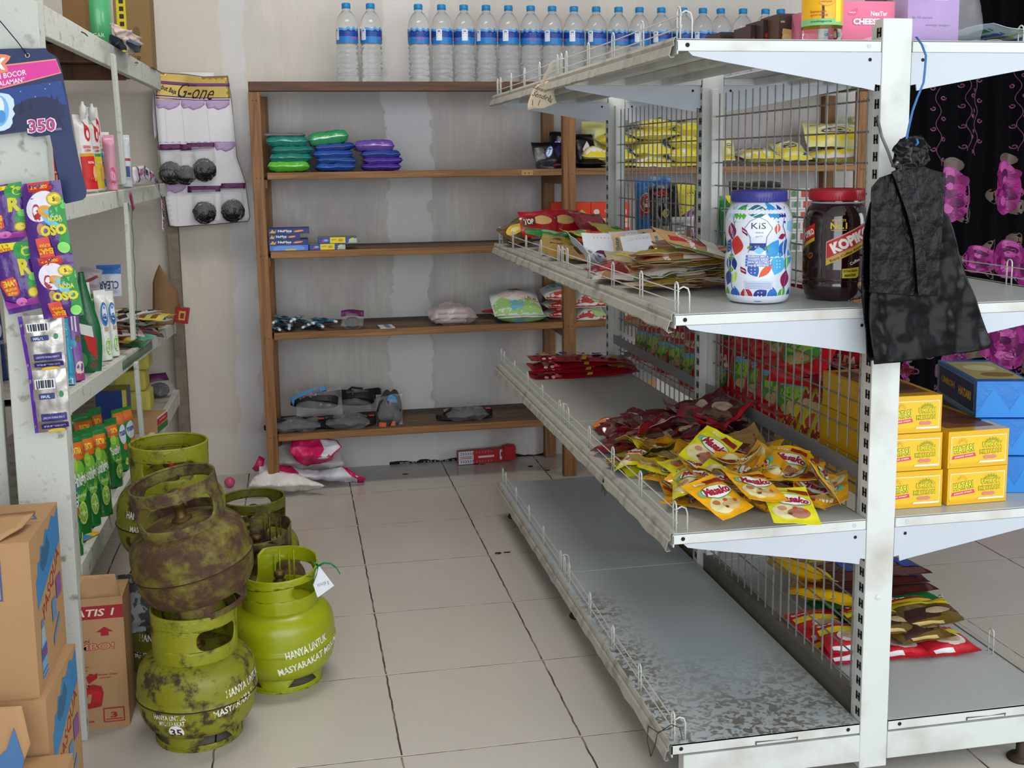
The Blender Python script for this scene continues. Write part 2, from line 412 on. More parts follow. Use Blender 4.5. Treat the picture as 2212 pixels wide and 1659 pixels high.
# ================================================================== WOODEN RACK AGAINST THE WALL
WOOD = mat('rack_timber', '#8a5c30', .6, 0, .12, 9, .2, 40, col2='#5e3a1b')
def wood(name, c1, c2, rough=.6, stretch=(3, 3, 30)):
    if name in _m: return _m[name]
    m = bpy.data.materials.new(name); m.use_nodes = True; nt = m.node_tree; L = nt.links; b = nt.nodes['Principled BSDF']
    tc = N(nt, 'ShaderNodeTexCoord'); mp = N(nt, 'ShaderNodeMapping'); mp.inputs['Scale'].default_value = stretch
    L.new(tc.outputs['Object'], mp.inputs[0]); n = N(nt, 'ShaderNodeTexNoise'); n.inputs['Scale'].default_value = 1; n.inputs['Detail'].default_value = 7; n.inputs['Roughness'].default_value = .65
    n.inputs['Distortion'].default_value = .6
    L.new(mp.outputs[0], n.inputs['Vector']); r = N(nt, 'ShaderNodeMapRange'); r.inputs[1].default_value = .35; r.inputs[2].default_value = .65; L.new(n.outputs['Fac'], r.inputs[0])
    x = N(nt, 'ShaderNodeMix', data_type='RGBA'); x.inputs[6].default_value = (*lin(c1), 1); x.inputs[7].default_value = (*lin(c2), 1); L.new(r.outputs[0], x.inputs[0])
    L.new(x.outputs[2], b.inputs['Base Color']); b.inputs['Roughness'].default_value = rough
    bp = N(nt, 'ShaderNodeBump'); bp.inputs['Strength'].default_value = .2; bp.inputs['Distance'].default_value = .003; L.new(n.outputs['Fac'], bp.inputs['Height']); L.new(bp.outputs[0], b.inputs['Normal'])
    _m[name] = m; return m
WV = wood('timber_upright', '#9a6a38', '#684421', .55, (60, 60, 3))
WH = wood('timber_across', '#a0713f', '#6c4826', .6, (3, 60, 60))
WTOP = wood('timber_dark_beam', '#5d3519', '#3d2210', .55, (3, 60, 60))
WS = wood('dusty_shelf_face', '#6f5a47', '#54402f', .8, (3, 40, 40))
NAIL = mat('nail_rust', '#2e1c12', .7)
rack = empty('wooden_rack', (.3, 2.2, 0), label='brown timber rack with four shelves standing against the back wall', cat='shelf rack')
def rk(mb, name, bw=.0015):
    o = mb.build(name); o.parent = rack; o.matrix_parent_inverse = Matrix.Translation((-.3, -2.2, 0)); bevel(o, bw, 1)
    return o
RZ = [1.236, .942, .632, .238]
for x0, x1, y0, top, lean in ((-.312, -.27, 2.04, 1.532, .015), (.856, .906, 2.04, 1.532, -.004), (2.10, 2.15, 2.04, 1.532, 0), (.846, .894, 2.345, 1.53, 0), (-.30, -.262, 2.345, 1.53, 0), (1.55, 1.60, 2.345, 1.53, 0), (2.10, 2.15, 2.345, 1.53, 0)):
    mb = MB(); vs = [Vector((x + (-lean if z > 1 else 0), y, z)) for z in (0, top) for y in (y0, y0 + .036) for x in (x0, x1)]
    mb.add(vs, [(0, 2, 3, 1), (4, 5, 7, 6), (0, 1, 5, 4), (2, 6, 7, 3), (0, 4, 6, 2), (1, 3, 7, 5)], WV)
    if y0 < 2.1:
        for z in [RZ[0] - .02, RZ[1] - .015, RZ[2] - .02, RZ[3] - .01, 1.50]:
            for dx in (-.006, .008):
                mb.add([((x0 + x1) / 2 + dx - lean * z / 1.5 + .0022 * cos(a), y0 - .0006, z + .0022 * sin(a)) for a in [i * pi / 3 for i in range(6)]], [tuple(range(6))], NAIL)
    rk(mb, 'post', .001)
for i, z in enumerate(RZ):
    xr = 2.10 if i < 3 else .905
    mb = MB()                                                   # three planks, the front one proud, with a batten on its edge
    segs = [(-.27, .856), (.906, 2.10)] if i < 3 else [(-.27, .846)]
    for a, b_ in segs: mb.box(a, b_, 2.045, 2.062, z - .026, z, WH)
    for k in range(3):
        mb.box(-.30 if k else -.268, xr, 2.0635 + k * .108, 2.168 + k * .108, z - .018, z - .002 + (k % 2) * .001, WS)
    o = rk(mb, 'shelf_board')
    for xx in (-.285, .87):
        mb = MB(); mb.box(xx - .014, xx + .014, 2.077, 2.344, z - .06, z - .027, WV); rk(mb, 'cross_rail')
mb = MB(); mb.box(-.325, 2.15, 2.035, 2.06, 1.533, 1.568, WTOP); mb.box(-.325, 2.15, 2.06, 2.37, 1.55, 1.567, WTOP); rk(mb, 'top_beam')
# small plate and pencilled marks of the shelf edges
mb = MB(); pl = mat('pale_splice', '#b08a5c', .6)
a = ony(1136, 378, 2.044); mb.box(a.x - .017, a.x + .028, 2.0435, 2.045, 1.212, 1.232, pl)
for dx in (-.004, .012): mb.box(a.x + dx - .002, a.x + dx + .002, 2.043, 2.0436, 1.219, 1.223, NAIL)
o = rk(mb, 'splice_plate', .0002)
# ================================================================== METAL GONDOLA
PAINT = mat('white_enamel', '#d3d6d2', .42, 0, .05, 9, .05, 30, col2='#b3b1a4', mask=(.48, .78))
def worn_board():
    m = bpy.data.materials.new('worn_grey_board'); m.use_nodes = True; nt = m.node_tree; L = nt.links; b = nt.nodes['Principled BSDF']
    tc = N(nt, 'ShaderNodeTexCoord'); sp = N(nt, 'ShaderNodeSeparateXYZ'); L.new(tc.outputs['Object'], sp.inputs[0])
    n1 = N(nt, 'ShaderNodeTexNoise'); n1.inputs['Scale'].default_value = 3.5; n1.inputs['Detail'].default_value = 3; L.new(tc.outputs['Object'], n1.inputs['Vector'])
    n2 = N(nt, 'ShaderNodeTexNoise'); n2.inputs['Scale'].default_value = 64; n2.inputs['Detail'].default_value = 8; n2.inputs['Distortion'].default_value = .8; L.new(tc.outputs['Object'], n2.inputs['Vector'])
    r1 = N(nt, 'ShaderNodeMapRange'); r1.inputs[1].default_value = .38; r1.inputs[2].default_value = .60; L.new(n1.outputs['Fac'], r1.inputs[0])
    r2 = N(nt, 'ShaderNodeMapRange'); r2.inputs[1].default_value = .46; r2.inputs[2].default_value = .56; L.new(n2.outputs['Fac'], r2.inputs[0])
    # scuffs gather along the aisle edge and the near end of the board
    ex = N(nt, 'ShaderNodeMapRange'); ex.inputs[1].default_value = .64; ex.inputs[2].default_value = .54; L.new(sp.outputs[0], ex.inputs[0])
    ey = N(nt, 'ShaderNodeMapRange'); ey.inputs[1].default_value = .12; ey.inputs[2].default_value = -.28; L.new(sp.outputs[1], ey.inputs[0])
    mxx = N(nt, 'ShaderNodeMath', operation='MAXIMUM'); L.new(ex.outputs[0], mxx.inputs[0]); L.new(ey.outputs[0], mxx.inputs[1])
    my = N(nt, 'ShaderNodeMapRange'); my.inputs[1].default_value = .56; my.inputs[2].default_value = .46; L.new(sp.outputs[1], my.inputs[0])
    k = N(nt, 'ShaderNodeMath', operation='MULTIPLY'); L.new(mxx.outputs[0], k.inputs[0]); L.new(my.outputs[0], k.inputs[1])
    k2 = N(nt, 'ShaderNodeMath', operation='MULTIPLY'); L.new(k.outputs[0], k2.inputs[0]); L.new(r2.outputs[0], k2.inputs[1])
    k3 = N(nt, 'ShaderNodeMath', operation='MULTIPLY'); L.new(k2.outputs[0], k3.inputs[0]); L.new(r1.outputs[0], k3.inputs[1]); k3.use_clamp = True
    x0 = N(nt, 'ShaderNodeMix', data_type='RGBA'); x0.inputs[6].default_value = (*lin('#b7bfc1'), 1); x0.inputs[7].default_value = (*lin('#a3abae'), 1); L.new(n1.outputs['Fac'], x0.inputs[0])
    x1 = N(nt, 'ShaderNodeMix', data_type='RGBA'); L.new(x0.outputs[2], x1.inputs[6]); x1.inputs[7].default_value = (*lin('#6d665a'), 1); L.new(k3.outputs[0], x1.inputs[0])
    L.new(x1.outputs[2], b.inputs['Base Color']); b.inputs['Roughness'].default_value = .38
    return m
BOARD = mat('grey_shelf_enamel', '#bdc0bd', .36, 0, .04, 4); WORN = worn_board()
RAIL = mat('dirty_price_rail', '#aaa79d', .5, 0, .1, 22, .3, 60, col2='#7f7b70', mask=(.5, .75))
WIRE = mat('white_coated_wire', '#d4d4cd', .45, .1, .06, 60); GWIRE = mat('grey_mesh_wire', '#8f8e88', .45, .4, .1, 80, col2='#55524c', mask=(.55, .8))
PLATE = mat('bluish_bracket_plate', '#c3cad2', .45, 0, .04, 6)
HOLE = mat('bolt_hole', '#191614', .8); BAR = mat('grey_flat_bar', '#8d8f8f', .5, .1, .08, 20)
gon = empty('gondola_shelf', (.938, .6, 0), label='white metal double-sided shop shelving with wire mesh backs and worn grey shelves', cat='shop shelf')
GI = Matrix.Translation((-.938, -.6, 0))
def gk(mb, name, par=None, bw=.0012):
    o = mb.build(name)
    if par: o.parent = par
    else: o.parent = gon; o.matrix_parent_inverse = GI
    if bw: bevel(o, bw, 1)
    return o
Y0, Y1, Y2 = -.304, .655, 1.575
GX = (.908, .968)
TOPZ = 1.527
for i, py in enumerate((Y0, Y1 - .01, Y2 - .005)):
    mb = MB(); mb.box(GX[0], GX[1], py, py + .032, .03, TOPZ, PAINT)
    mb.box(GX[0] + .004, GX[1] - .004, py + .0325, py + .05, .06, TOPZ - .01, PAINT)
    z = .14
    while z < TOPZ - .02:                                        # paired punched slots on both flanks
        for s_, xx in ((-1, GX[0] - .0003), (1, GX[1] + .0003)):
            for dy in (.009, .019):
                vs = [(xx, py + dy - .0036, z), (xx, py + dy + .0036, z), (xx, py + dy + .0036, z + .018), (xx, py + dy - .0036, z + .018)]
                mb.add(vs, [(0, 1, 2, 3)], HOLE)
            mb.add([(xx, py + .008, z + .007), (xx, py + .020, z + .007), (xx, py + .020, z + .010), (xx, py + .008, z + .010)], [(0, 1, 2, 3)], HOLE)
        z += .033
    if i == 0:
        for zz, uu in ((.395, .9375),):
            mb.lathe([(0, 0), (.006, 0), (.0055, .002), (0, .0022)], PAINT, 12, M=Matrix.Translation((uu, py, zz)) @ Matrix.Rotation(pi / 2, 4, 'X'))
    gk(mb, 'post')
# wire mesh backs, one per bay and tier, with a flat bar across
for (a, b_) in ((Y0 + .055, Y1 - .02), (Y1 + .06, Y2 - .02)):
    for z0, z1 in ((.16, .655), (.70, 1.44)):
        mb = MB(); zb, zt = z0, z1; n = round((b_ - a) / .045)
        for k in range(n + 1):
            y = a + (b_ - a) * k / n; mb.tube([(.936, y, zb - .03), (.936, y, zt)], .0021, GWIRE, 5)
        z = z0 + .01
        while z < z1:
            mb.tube([(.9405, a - .03, z), (.9405, b_ + .02, z)], .0021, GWIRE, 5); z += .061
        gk(mb, 'wire_panel', bw=0)
    mb = MB(); mb.box(.926, .9295, a - .045, b_ + .02, .618, .650, BAR); gk(mb, 'flat_bar')
    mb = MB(); mb.box(.925, .950, a - .04, b_ + .02, .1, .158, mat('dusty_kick_bar', '#6f6a60', .7, 0, .1, 20)); gk(mb, 'bottom_bar')
    for yy in (a - .022, b_ + .003):
        mb = MB(); mb.box(.928, .948, yy - .012, yy + .012, .12, 1.455, PAINT); gk(mb, 'panel_stile')
def wavy_rail(y0, y1, x, z, s_, seed):
    mb = MB(); n = 46
    def fn(u, v):
        y = y0 + (y1 - y0) * u
        w_ = .0025 * noise.noise(Vector((y * 14, seed, 0))) + .0012 * noise.noise(Vector((y * 60, seed, 3)))
        prof = [(.000, .002), (-.004, .002), (-.0065, -.004), (-.0055, -.012), (-.010, -.014), (-.014, -.030), (-.011, -.0335), (-.004, -.032)]
        px, pz = prof[round(v * 7)]
        if v > .6: px += w_ * 1.2; pz += w_
        return Vector((x + s_ * px, y, z + pz))
    mb.grid(fn, n, 7, RAIL, smooth=False, flip=s_ < 0)
    return mb
def shelf(side, y0, y1, z, i, bay):
    s_ = 1 if side == 'left' else -1
    xf = .505 if side == 'left' else 1.371; xb = .906 if side == 'left' else .970
    bm = WORN if (i == 0 and side == 'left') else BOARD
    mb = MB()
    lo, hi = min(xf, xb), max(xf, xb)
    mb.box(lo, hi, y0, y1, z - .004, z, bm)
    mb.box(min(xf, xf + s_ * .003), max(xf, xf + s_ * .003), y0, y1, z - .028, z - .004, PAINT)
    for yy in (y0, y1 - .003): mb.box(lo, hi, yy, yy + .003, z - .022, z - .0005 if yy == y0 else z - .004, PAINT)
    for k in range(3):                                           # stiffening channels below
        xx = lo + (hi - lo) * (.25 + .25 * k); mb.box(xx - .012, xx + .012, y0 + .004, y1 - .004, z - .022, z - .004, PAINT)
    for xx in (xf + s_ * .020, xb - s_ * .025):
        mb.add([(xx + .0042 * cos(t), y0 - .0006, z - .0115 + .0042 * sin(t)) for t in [k * pi / 5 for k in range(10)]], [tuple(range(10))], HOLE if (xx < .6 or i == 0 or xx > 1) else PLATE)
    if i == 0 and bay == 0:                                      # torn slot of the lowest lip
        xm = (lo + hi) / 2 + .02
        mb.add([(xm - .045, y0 - .0006, z - .021), (xm + .045, y0 - .0006, z - .021), (xm + .047, y0 - .0006, z - .0135), (xm + .01, y0 - .0006, z - .016), (xm - .045, y0 - .0006, z - .0135)], [(0, 1, 2, 3, 4)], mat('torn_slot', '#5b554a', .8))
        mb.box(xm - .042, xm + .043, y0 - .0012, y0 - .0007, z - .0205, z - .0165, PAINT)
    sh = gk(mb, 'shelf_board')
    r = gk(wavy_rail(y0, y1, xf, z, s_, i * 3 + bay), 'price_rail', sh, 0); r.matrix_parent_inverse = Matrix(); solid(r, .0012)
    # wire guard
    g = MB(); x = xf + s_ * .010
    for dz in (.020, .042): g.tube([(x, y0 + .006, z + dz), (x, (y0 + y1) / 2, z + dz - .0015), (x, y1 - .006, z + dz)], .0013, WIRE, 5)
    ys = [y0 + .02, y0 + .24, y0 + .45, y0 + .66, y1 - .075, y1 - .02]
    for yy in ys:
        hh = .058
        arc = [(x, yy - .009, z), (x, yy - .009, z + hh - .009)] + [(x, yy - .009 * cos(t), z + hh - .009 + .009 * sin(t)) for t in (.5, 1.05, 1.57, 2.09, 2.64)] + [(x, yy + .009, z + hh - .009), (x, yy + .009, z)]
        g.tube(arc, .0017, WIRE, 6)
    gx = xf + s_ * .032; yy = y0 + .01
    g.tube([(x, yy, z + .045), (x + s_ * .01, yy, z + .05), (gx - s_ * .003, yy, z + .046), (gx, yy, z + .036), (gx, yy, z), ], .0017, WIRE, 6)
    o = gk(g, 'wire_guard', sh, 0)
    if i > 0:
        for yy in ((y0 + .004, y1 - .006) if bay else (y0 + .004,)):
            b_ = MB(); t = .093
            a = [(xf + s_ * .022, z - .0225), (xb + s_ * .001, z - .0225), (xb + s_ * .001, z - t + .01), (xb - s_ * .010, z - t + .012), (xb - s_ * .012, z - t), (xb - s_ * .03, z - t + .004), (xf + s_ * .06, z - .036), (xf + s_ * .03, z - .030)]
            b_.prism(a, yy - .003, yy, PLATE)
            b_.add([(xb - s_ * .022 + .0035 * cos(q), yy - .0036, z - .036 + .0035 * sin(q)) for q in [k * pi / 5 for k in range(10)]], [tuple(range(10))], HOLE)
            gk(b_, 'bracket', sh, 0)
    return sh
GZ = [.130, .560, .985, 1.487]
for i, z in enumerate(GZ):
    for bay, (a, b_) in enumerate(((Y0, Y1 - .004), (Y1, Y2))):
        shelf('left', a, b_, z, i, bay); shelf('right', a, b_, z, i, bay)
for yy in (Y0 - .001, Y1 - .02, Y2 - .02):
    for xa, xb in ((.530, .9075), (.9685, 1.345)):
        mb = MB(); mb.box(xa, xb, yy, yy + .03, .046, .103, PAINT); gk(mb, 'base_beam')
FT = mat('rusty_foot', '#4a3a2e', .6, .4, .2, 60)
for x, y in ((.56, Y0 + .014), (1.286, Y0 + .014), (.56, Y1 - .005), (1.286, Y1 - .005), (.56, Y2 - .005), (1.286, Y2 - .005)):
    mb = MB(); mb.lathe([(0, 0), (.026, 0), (.027, .004), (.022, .010), (.009, .013), (.009, .05), (0, .05)], FT, 18, x, y); gk(mb, 'levelling_foot', bw=0)
# ================================================================== WHITEWASHED RACK ON THE LEFT
LIME = mat('limewashed_timber', '#c9ccc4', .8, 0, .12, 34, .35, 120, col2='#8b877b', mask=(.60, .74))
LIME2 = mat('limewashed_shelf_top', '#b5b2a8', .85, 0, .1, 16, .2, 90, col2='#837d72', mask=(.45, .75))
LBR = wood('raw_brown_board', '#6a431f', '#42270f', .6, (40, 3, 3))
lr = empty('limewashed_rack', (-.85, 1.2, 0), label='whitewashed timber rack along the left side, loaded with pouches and sachets', cat='shelf rack')
LI = Matrix.Translation((.85, -1.2, 0))
def lk(mb, name, par=None, bw=.0015):
    o = mb.build(name); o.parent = par or lr
    if not par: o.matrix_parent_inverse = LI
    if bw: bevel(o, bw, 1)
    return o
def bar(mb, p, q, wx, wy, m):
    p, q = Vector(p), Vector(q); vs = [e + Vector((sx * wx / 2, sy * wy / 2, 0)) for e in (p, q) for sy in (-1, 1) for sx in (-1, 1)]
    return mb.add(vs, [(0, 2, 3, 1), (4, 5, 7, 6), (0, 1, 5, 4), (2, 6, 7, 3), (0, 4, 6, 2), (1, 3, 7, 5)], m)
def barpart(p, q, wx, wy, m, name, nails=()):
    mb = MB(); bar(mb, p, q, wx, wy, m); return lk(mb, name)
barpart((-.735, .2285, 0), (-.735, .2285, 2.2), .107, .024, LIME, 'post')
barpart((-.700, .272, 0), (-.700, .272, 2.0), .028, .062, LIME, 'post')
barpart((-.855, .30, 0), (-.865, .30, 2.2), .07, .024, LIME, 'post')
barpart((-.640, 2.335, 0), (-.650, 2.335, 1.60), .042, .05, mat('grey_weathered_timber', '#8c8478', .85, 0, .12, 30, .3, 90, col2='#6a5a46'), 'post')
barpart((-1.15, 2.34, 0), (-1.15, 2.34, 1.6), .05, .04, LBR, 'post')
def lshelf(zn, zf, th, depth, top, xa=-.686, xb=-.655, ya=.305, yb=2.31):
    mb = MB(); n = 8
    def P(u, x_off, dz):
        y = ya + (yb - ya) * u; z = zn + (zf - zn) * u; return Vector((xa + (xb - xa) * u + x_off, y, z + dz))
    mb.grid(lambda u, v: P(u, -.02 - v * depth, 0), n, 1, top, smooth=False)
    mb.grid(lambda u, v: P(u, -.02 - v * depth, -.018), n, 1, LBR, smooth=False, flip=True)
    sh = lk(mb, 'shelf_board', bw=0); 
    md = sh.modifiers.new('thickness', 'SOLIDIFY'); md.thickness = .002
    mb = MB(); vs = []
    for k in range(n + 1):
        u = k / n; w_ = .002 * noise.noise(Vector((u * 7, zn * 9, 1)))
        for xo, dz in ((0, .003 + w_), (0, -th + w_), (-.020, -th), (-.020, .003)): vs.append(P(u, xo, dz))
    fs = [(k * 4 + j, k * 4 + (j + 1) % 4, k * 4 + 4 + (j + 1) % 4, k * 4 + 4 + j) for k in range(n) for j in range(4)] + [(0, 1, 2, 3), (n * 4 + 3, n * 4 + 2, n * 4 + 1, n * 4)]
    mb.add(vs, fs, LIME)
    lk(mb, 'front_batten')
LS = [(1.608, 1.612), (1.196, 1.196), (.768, .652), (.376, .376)]
for (a, b_), th in zip(LS, (.062, .046, .042, .055)): lshelf(a, b_, th, .46, LIME2)
for (u0, v0), (u1, v1), wy in (((241, 117), (266, 398), .035), ((270, 438), (286, 733), .034), ((291, 782), (306, 962), .030)):
    p, q = onx(u0, v0, -.655), onx(u1, v1, -.655); barpart((-.652, p.y, p.z), (-.652, q.y, q.z), .012, wy, LIME, 'stick')
# two cross boards seen under the top shelf
for yy in (.9, 1.6): mb = MB(); mb.box(-1.15, -.70, yy, yy + .05, 1.545, 1.588, LBR); lk(mb, 'cross_board')
# green strap nailed to the middle stick, printed tape on the third shelf
GREEN = mat('green_strap', '#1f6b3a', .45)
mb = MB(); p, q = onx(284, 438, -.644), onx(299, 735, -.644)
mb.grid(lambda u, v: Vector((-.6445 + .0015 * sin(v * 30), p.y + (q.y - p.y) * v + (u - .5) * .007, p.z + (q.z - p.z) * v)), 1, 20, GREEN)
o = mb.build('strapping_band'); solid(o, .001); tag(o, 'green plastic strapping band hanging down beside the middle stick of the left rack', 'strap')
mb = MB(); TAPE = mat('printed_green_tape', '#5d7a63', .4)
p, q = onz(270, 790, .72), onz(328, 728, .69)
y0_, y1_ = 1.02, 1.62
def tp_(u, v):
    y = y0_ + (y1_ - y0_) * u; k = (y - .305) / 2.005
    return Vector((-.686 + .031 * k + .0012, y, .768 + (.652 - .768) * k - .006 - v * .026))
mb.grid(tp_, 10, 1, TAPE, flip=True); o = mb.build('printed_tape'); solid(o, .0004); tag(o, 'green printed adhesive tape stuck along the edge of the third left shelf', 'tape')
# ================================================================== GAS CYLINDERS
def paint_mat(name, green, rust, lo, hi, rough=.38, dust=None):
    m = bpy.data.materials.new(name); m.use_nodes = True; nt = m.node_tree; L = nt.links; b = nt.nodes['Principled BSDF']
    tc = N(nt, 'ShaderNodeTexCoord')
    n1 = N(nt, 'ShaderNodeTexNoise'); n1.inputs['Scale'].default_value = 21; n1.inputs['Detail'].default_value = 10; n1.inputs['Roughness'].default_value = .68; L.new(tc.outputs['Object'], n1.inputs['Vector'])
    n2 = N(nt, 'ShaderNodeTexNoise'); n2.inputs['Scale'].default_value = 70; n2.inputs['Detail'].default_value = 4; L.new(tc.outputs['Object'], n2.inputs['Vector'])
    r = N(nt, 'ShaderNodeMapRange'); r.inputs[1].default_value = lo; r.inputs[2].default_value = hi; L.new(n1.outputs['Fac'], r.inputs[0])
    x0 = N(nt, 'ShaderNodeMix', data_type='RGBA'); x0.inputs[6].default_value = (*lin(green), 1); x0.inputs[7].default_value = (*[q * .72 for q in lin(green)], 1); L.new(n2.outputs['Fac'], x0.inputs[0])
    x1 = N(nt, 'ShaderNodeMix', data_type='RGBA'); x1.inputs[6].default_value = (*lin(rust), 1); x1.inputs[7].default_value = (*lin('#2c1d10'), 1); L.new(n2.outputs['Fac'], x1.inputs[0])
    x2 = N(nt, 'ShaderNodeMix', data_type='RGBA'); L.new(x0.outputs[2], x2.inputs[6]); L.new(x1.outputs[2], x2.inputs[7]); L.new(r.outputs[0], x2.inputs[0])
    L.new(x2.outputs[2], b.inputs['Base Color'])
    rr = N(nt, 'ShaderNodeMapRange'); rr.inputs[3].default_value = rough; rr.inputs[4].default_value = .8; L.new(r.outputs[0], rr.inputs[0]); L.new(rr.outputs[0], b.inputs['Roughness'])
    bp = N(nt, 'ShaderNodeBump'); bp.inputs['Strength'].default_value = .3; bp.inputs['Distance'].default_value = .002; L.new(r.outputs[0], bp.inputs['Height']); L.new(bp.outputs[0], b.inputs['Normal'])
    return m
PG = {'bright': paint_mat('bright_green_paint', '#a2ab12', '#5d5a1c', .66, .74, .28), 'worn': paint_mat('worn_green_paint', '#8a8a1a', '#4f3a18', .50, .60, .4),
      'dark': paint_mat('dark_green_paint', '#6a6c18', '#33290f', .52, .66, .45), 'rusty': paint_mat('rusty_green_paint', '#7c741c', '#5f4024', .34, .54, .5),
      'collar': paint_mat('grubby_collar_paint', '#949518', '#4e3c1a', .54, .66, .4), 'brown': paint_mat('browned_collar_paint', '#7d762c', '#5a4030', .40, .56, .55)}
BRASS = mat('valve_brass', '#7d6238', .5, .7, .2, 60); SEAM = mat('rusty_weld', '#3a2a14', .8, 0, .2, 60); REDCAP = mat('red_valve_plug', '#b01c22', .4)
WHT = mat('worn_white_lettering', '#e8e8de', .5, 0, 0, 75, col2='#8f9a2c', mask=(.50, .62))
WHT2 = mat('white_lettering', '#eef0e8', .5, 0, 0, 90, col2='#9db02a', mask=(.62, .68))
BP = [(0.0001, .022), (.05, .023), (.082, .029), (.108, .040), (.122, .060), (.1285, .086), (.130, .104), (.1325, .107), (.1325, .113), (.130, .116), (.1295, .138), (.1265, .160), (.119, .177), (.104, .191), (.080, .200), (.04, .205), (.0001, .207)]
def brad(z):
    P = BP
    for (r0, z0), (r1, z1) in zip(P, P[1:]):
        if z0 <= z <= z1 and z1 > z0: return r0 + (r1 - r0) * (z - z0) / (z1 - z0)
    return .1
def smooth_prof(P, k=3):
    o = []
    for i in range(len(P) - 1):
        p0, p1, p2, p3 = P[max(0, i - 1)], P[i], P[i + 1], P[min(len(P) - 1, i + 2)]
        flat = 6 <= i <= 8
        for j in range(k):
            t = j / k
            if flat: o.append((p1[0] + (p2[0] - p1[0]) * t, p1[1] + (p2[1] - p1[1]) * t)); continue
            q = lambda a: .5 * (2 * p1[a] + (p2[a] - p0[a]) * t + (2 * p0[a] - 5 * p1[a] + 4 * p2[a] - p3[a]) * t * t + (3 * p1[a] - p0[a] - 3 * p2[a] + p3[a]) * t ** 3)
            o.append((max(q(0), .0001), q(1)))
    return o + [P[-1]]
BPS = smooth_prof(BP)
def rrect(cx, cy, w, h, r, n=5):
    o = []
    for sx, sy, a0 in ((1, -1, -90), (1, 1, 0), (-1, 1, 90), (-1, -1, 180)):
        for k in range(n + 1):
            a = rad(a0 + 90 * k / n); o.append((cx + sx * (w / 2 - r) + r * cos(a), cy + sy * (h / 2 - r) + r * sin(a)))
    return o
def gas_cylinder(loc, rot, paint, collar, style, texts, label, cap='brass'):
    root = empty('gas_cylinder', loc, rot, label, 'gas cylinder')
    mb = MB(); mb.lathe(BPS, PG[paint], 56)
    def bm_(s, z, off=0):
        z = max(.03, min(.2, z)); r = brad(z) + off; t = s / .129 - pi / 2; return Vector((r * cos(t), r * sin(t), z))
    for (st, s, z, wd, hd, rot_, m) in texts:
        if st == 'DISC': mb.poly(ell(s, z, wd / 2, hd / 2), bm_, m, .0008, .01); continue
        mb.text(st, s, z, wd, hd, bm_, m, rot_, .0012, .012, .02)
    mb.build('body', root)
    if paint != 'bright':
        mb = MB(); mb.tube([(.1325 * cos(a), .1325 * sin(a), .110) for a in [k * pi / 36 for k in range(72)]], .0016, SEAM, 6, True); mb.build('weld_seam', root)
    # foot ring with trapezoid windows
    R1 = .094
    def fm(s, z, off=0): t = s / R1; r = R1 + off - .10 * max(0, z - .02); return Vector((r * cos(t), r * sin(t), z))
    W_ = 2 * pi * R1; holes = []
    for k in range(4):
        c = (k + .38) / 4 * W_; holes.append([(c - .043, .014), (c + .043, .014), (c + .024, .034), (c - .024, .034)])
    mb = MB(); mb.poly([(0, 0), (W_, 0), (W_, .048), (0, .048)], fm, PG[paint], 0, .018, holes)
    o = mb.build('foot_ring', root); solid(o, .003)
    # collar with hand holes
    R2 = .090; H0, H1 = .186, .298
    def cm(s, z, off=0): t = s / R2; r = R2 + off + .02 * (z - H0); return Vector((r * cos(t), r * sin(t), z))
    W_ = 2 * pi * R2; mb = MB(); deg = W_ / 360
    if style == 'ring':        # closed rim, two long windows
        out = [(0, H0), (W_, H0), (W_, H1), (0, H1)]; holes = [rrect(95 * deg, .247, 82 * deg, .044, .018), rrect(272 * deg, .247, 82 * deg, .044, .018)]
    elif style == 'ring_low':
        out = [(0, H0), (W_, H0), (W_, H1), (0, H1)]; holes = [rrect(90 * deg, .252, 95 * deg, .052, .022), rrect(318 * deg, .250, 66 * deg, .046, .020)]
    elif style == 'bail':      # long openings in front and behind, thick rim band on top
        out = [(0, H0), (W_, H0), (W_, H1 + .002), (0, H1 + .002)]; holes = [rrect(84 * deg, .245, 118 * deg, .056, .022), rrect(266 * deg, .245, 118 * deg, .056, .022)]
    else:                      # rim cut down in front, tall tab behind
        out = [(0, H0), (W_, H0), (W_, .279), (330 * deg, .281), (285 * deg, .281), (230 * deg, .283), (165 * deg, .283), (142 * deg, .286), (130 * deg, .304), (116 * deg, .309), (86 * deg, .309), (60 * deg, .305), (20 * deg, .296), (0, .279)]
        out = [(0, H0), (W_, H0), (W_, .300), (340 * deg, .290), (310 * deg, .284), (270 * deg, .281), (215 * deg, .281), (180 * deg, .279), (176 * deg, .245), (170 * deg, .228), (150 * deg, .222), (133 * deg, .228), (129 * deg, .250), (128 * deg, .295), (118 * deg, .308), (90 * deg, .309), (50 * deg, .309), (15 * deg, .305), (0, .300)]
        holes = [rrect(322 * deg, .248, 62 * deg, .036, .015), rrect(62 * deg, .252, 74 * deg, .040, .018)]
    mb.poly(out, cm, PG[collar], 0, .014, holes)
    o = mb.build('collar', root); solid(o, .0034)
    if style != 'tab':
        mb = MB(); mb.tube([cm(W_ * k / 48, H1 + .001, -.001) for k in range(48)], .0032, PG[collar], 8, True)
        mb.build('collar_rim', root)
    else:
        mb = MB()
        for dd in (75, 100): mb.box(.0805, .083, -.002, .002, .21, .29, PG[collar], Matrix.Rotation(rad(dd), 4, 'Z'))
        for a in (68, 92): mb.tube([cm(a * deg, .215, -.004), cm(a * deg, .30, -.004)], .002, PG[collar], 6)
        mb.build('collar_rib', root)
    mb = MB(); mb.lathe([(.0001, .2), (.022, .204), (.022, .210), (.014, .212), (.0135, .220), (.013, .224), (.013, .238), (.0165, .240), (.0165, .252), (.011, .254), (.010, .262), (.0135, .264), (.0135, .274), (.009, .277), (.0001, .277)], BRASS, 20)
    va = mb.build('valve', root)
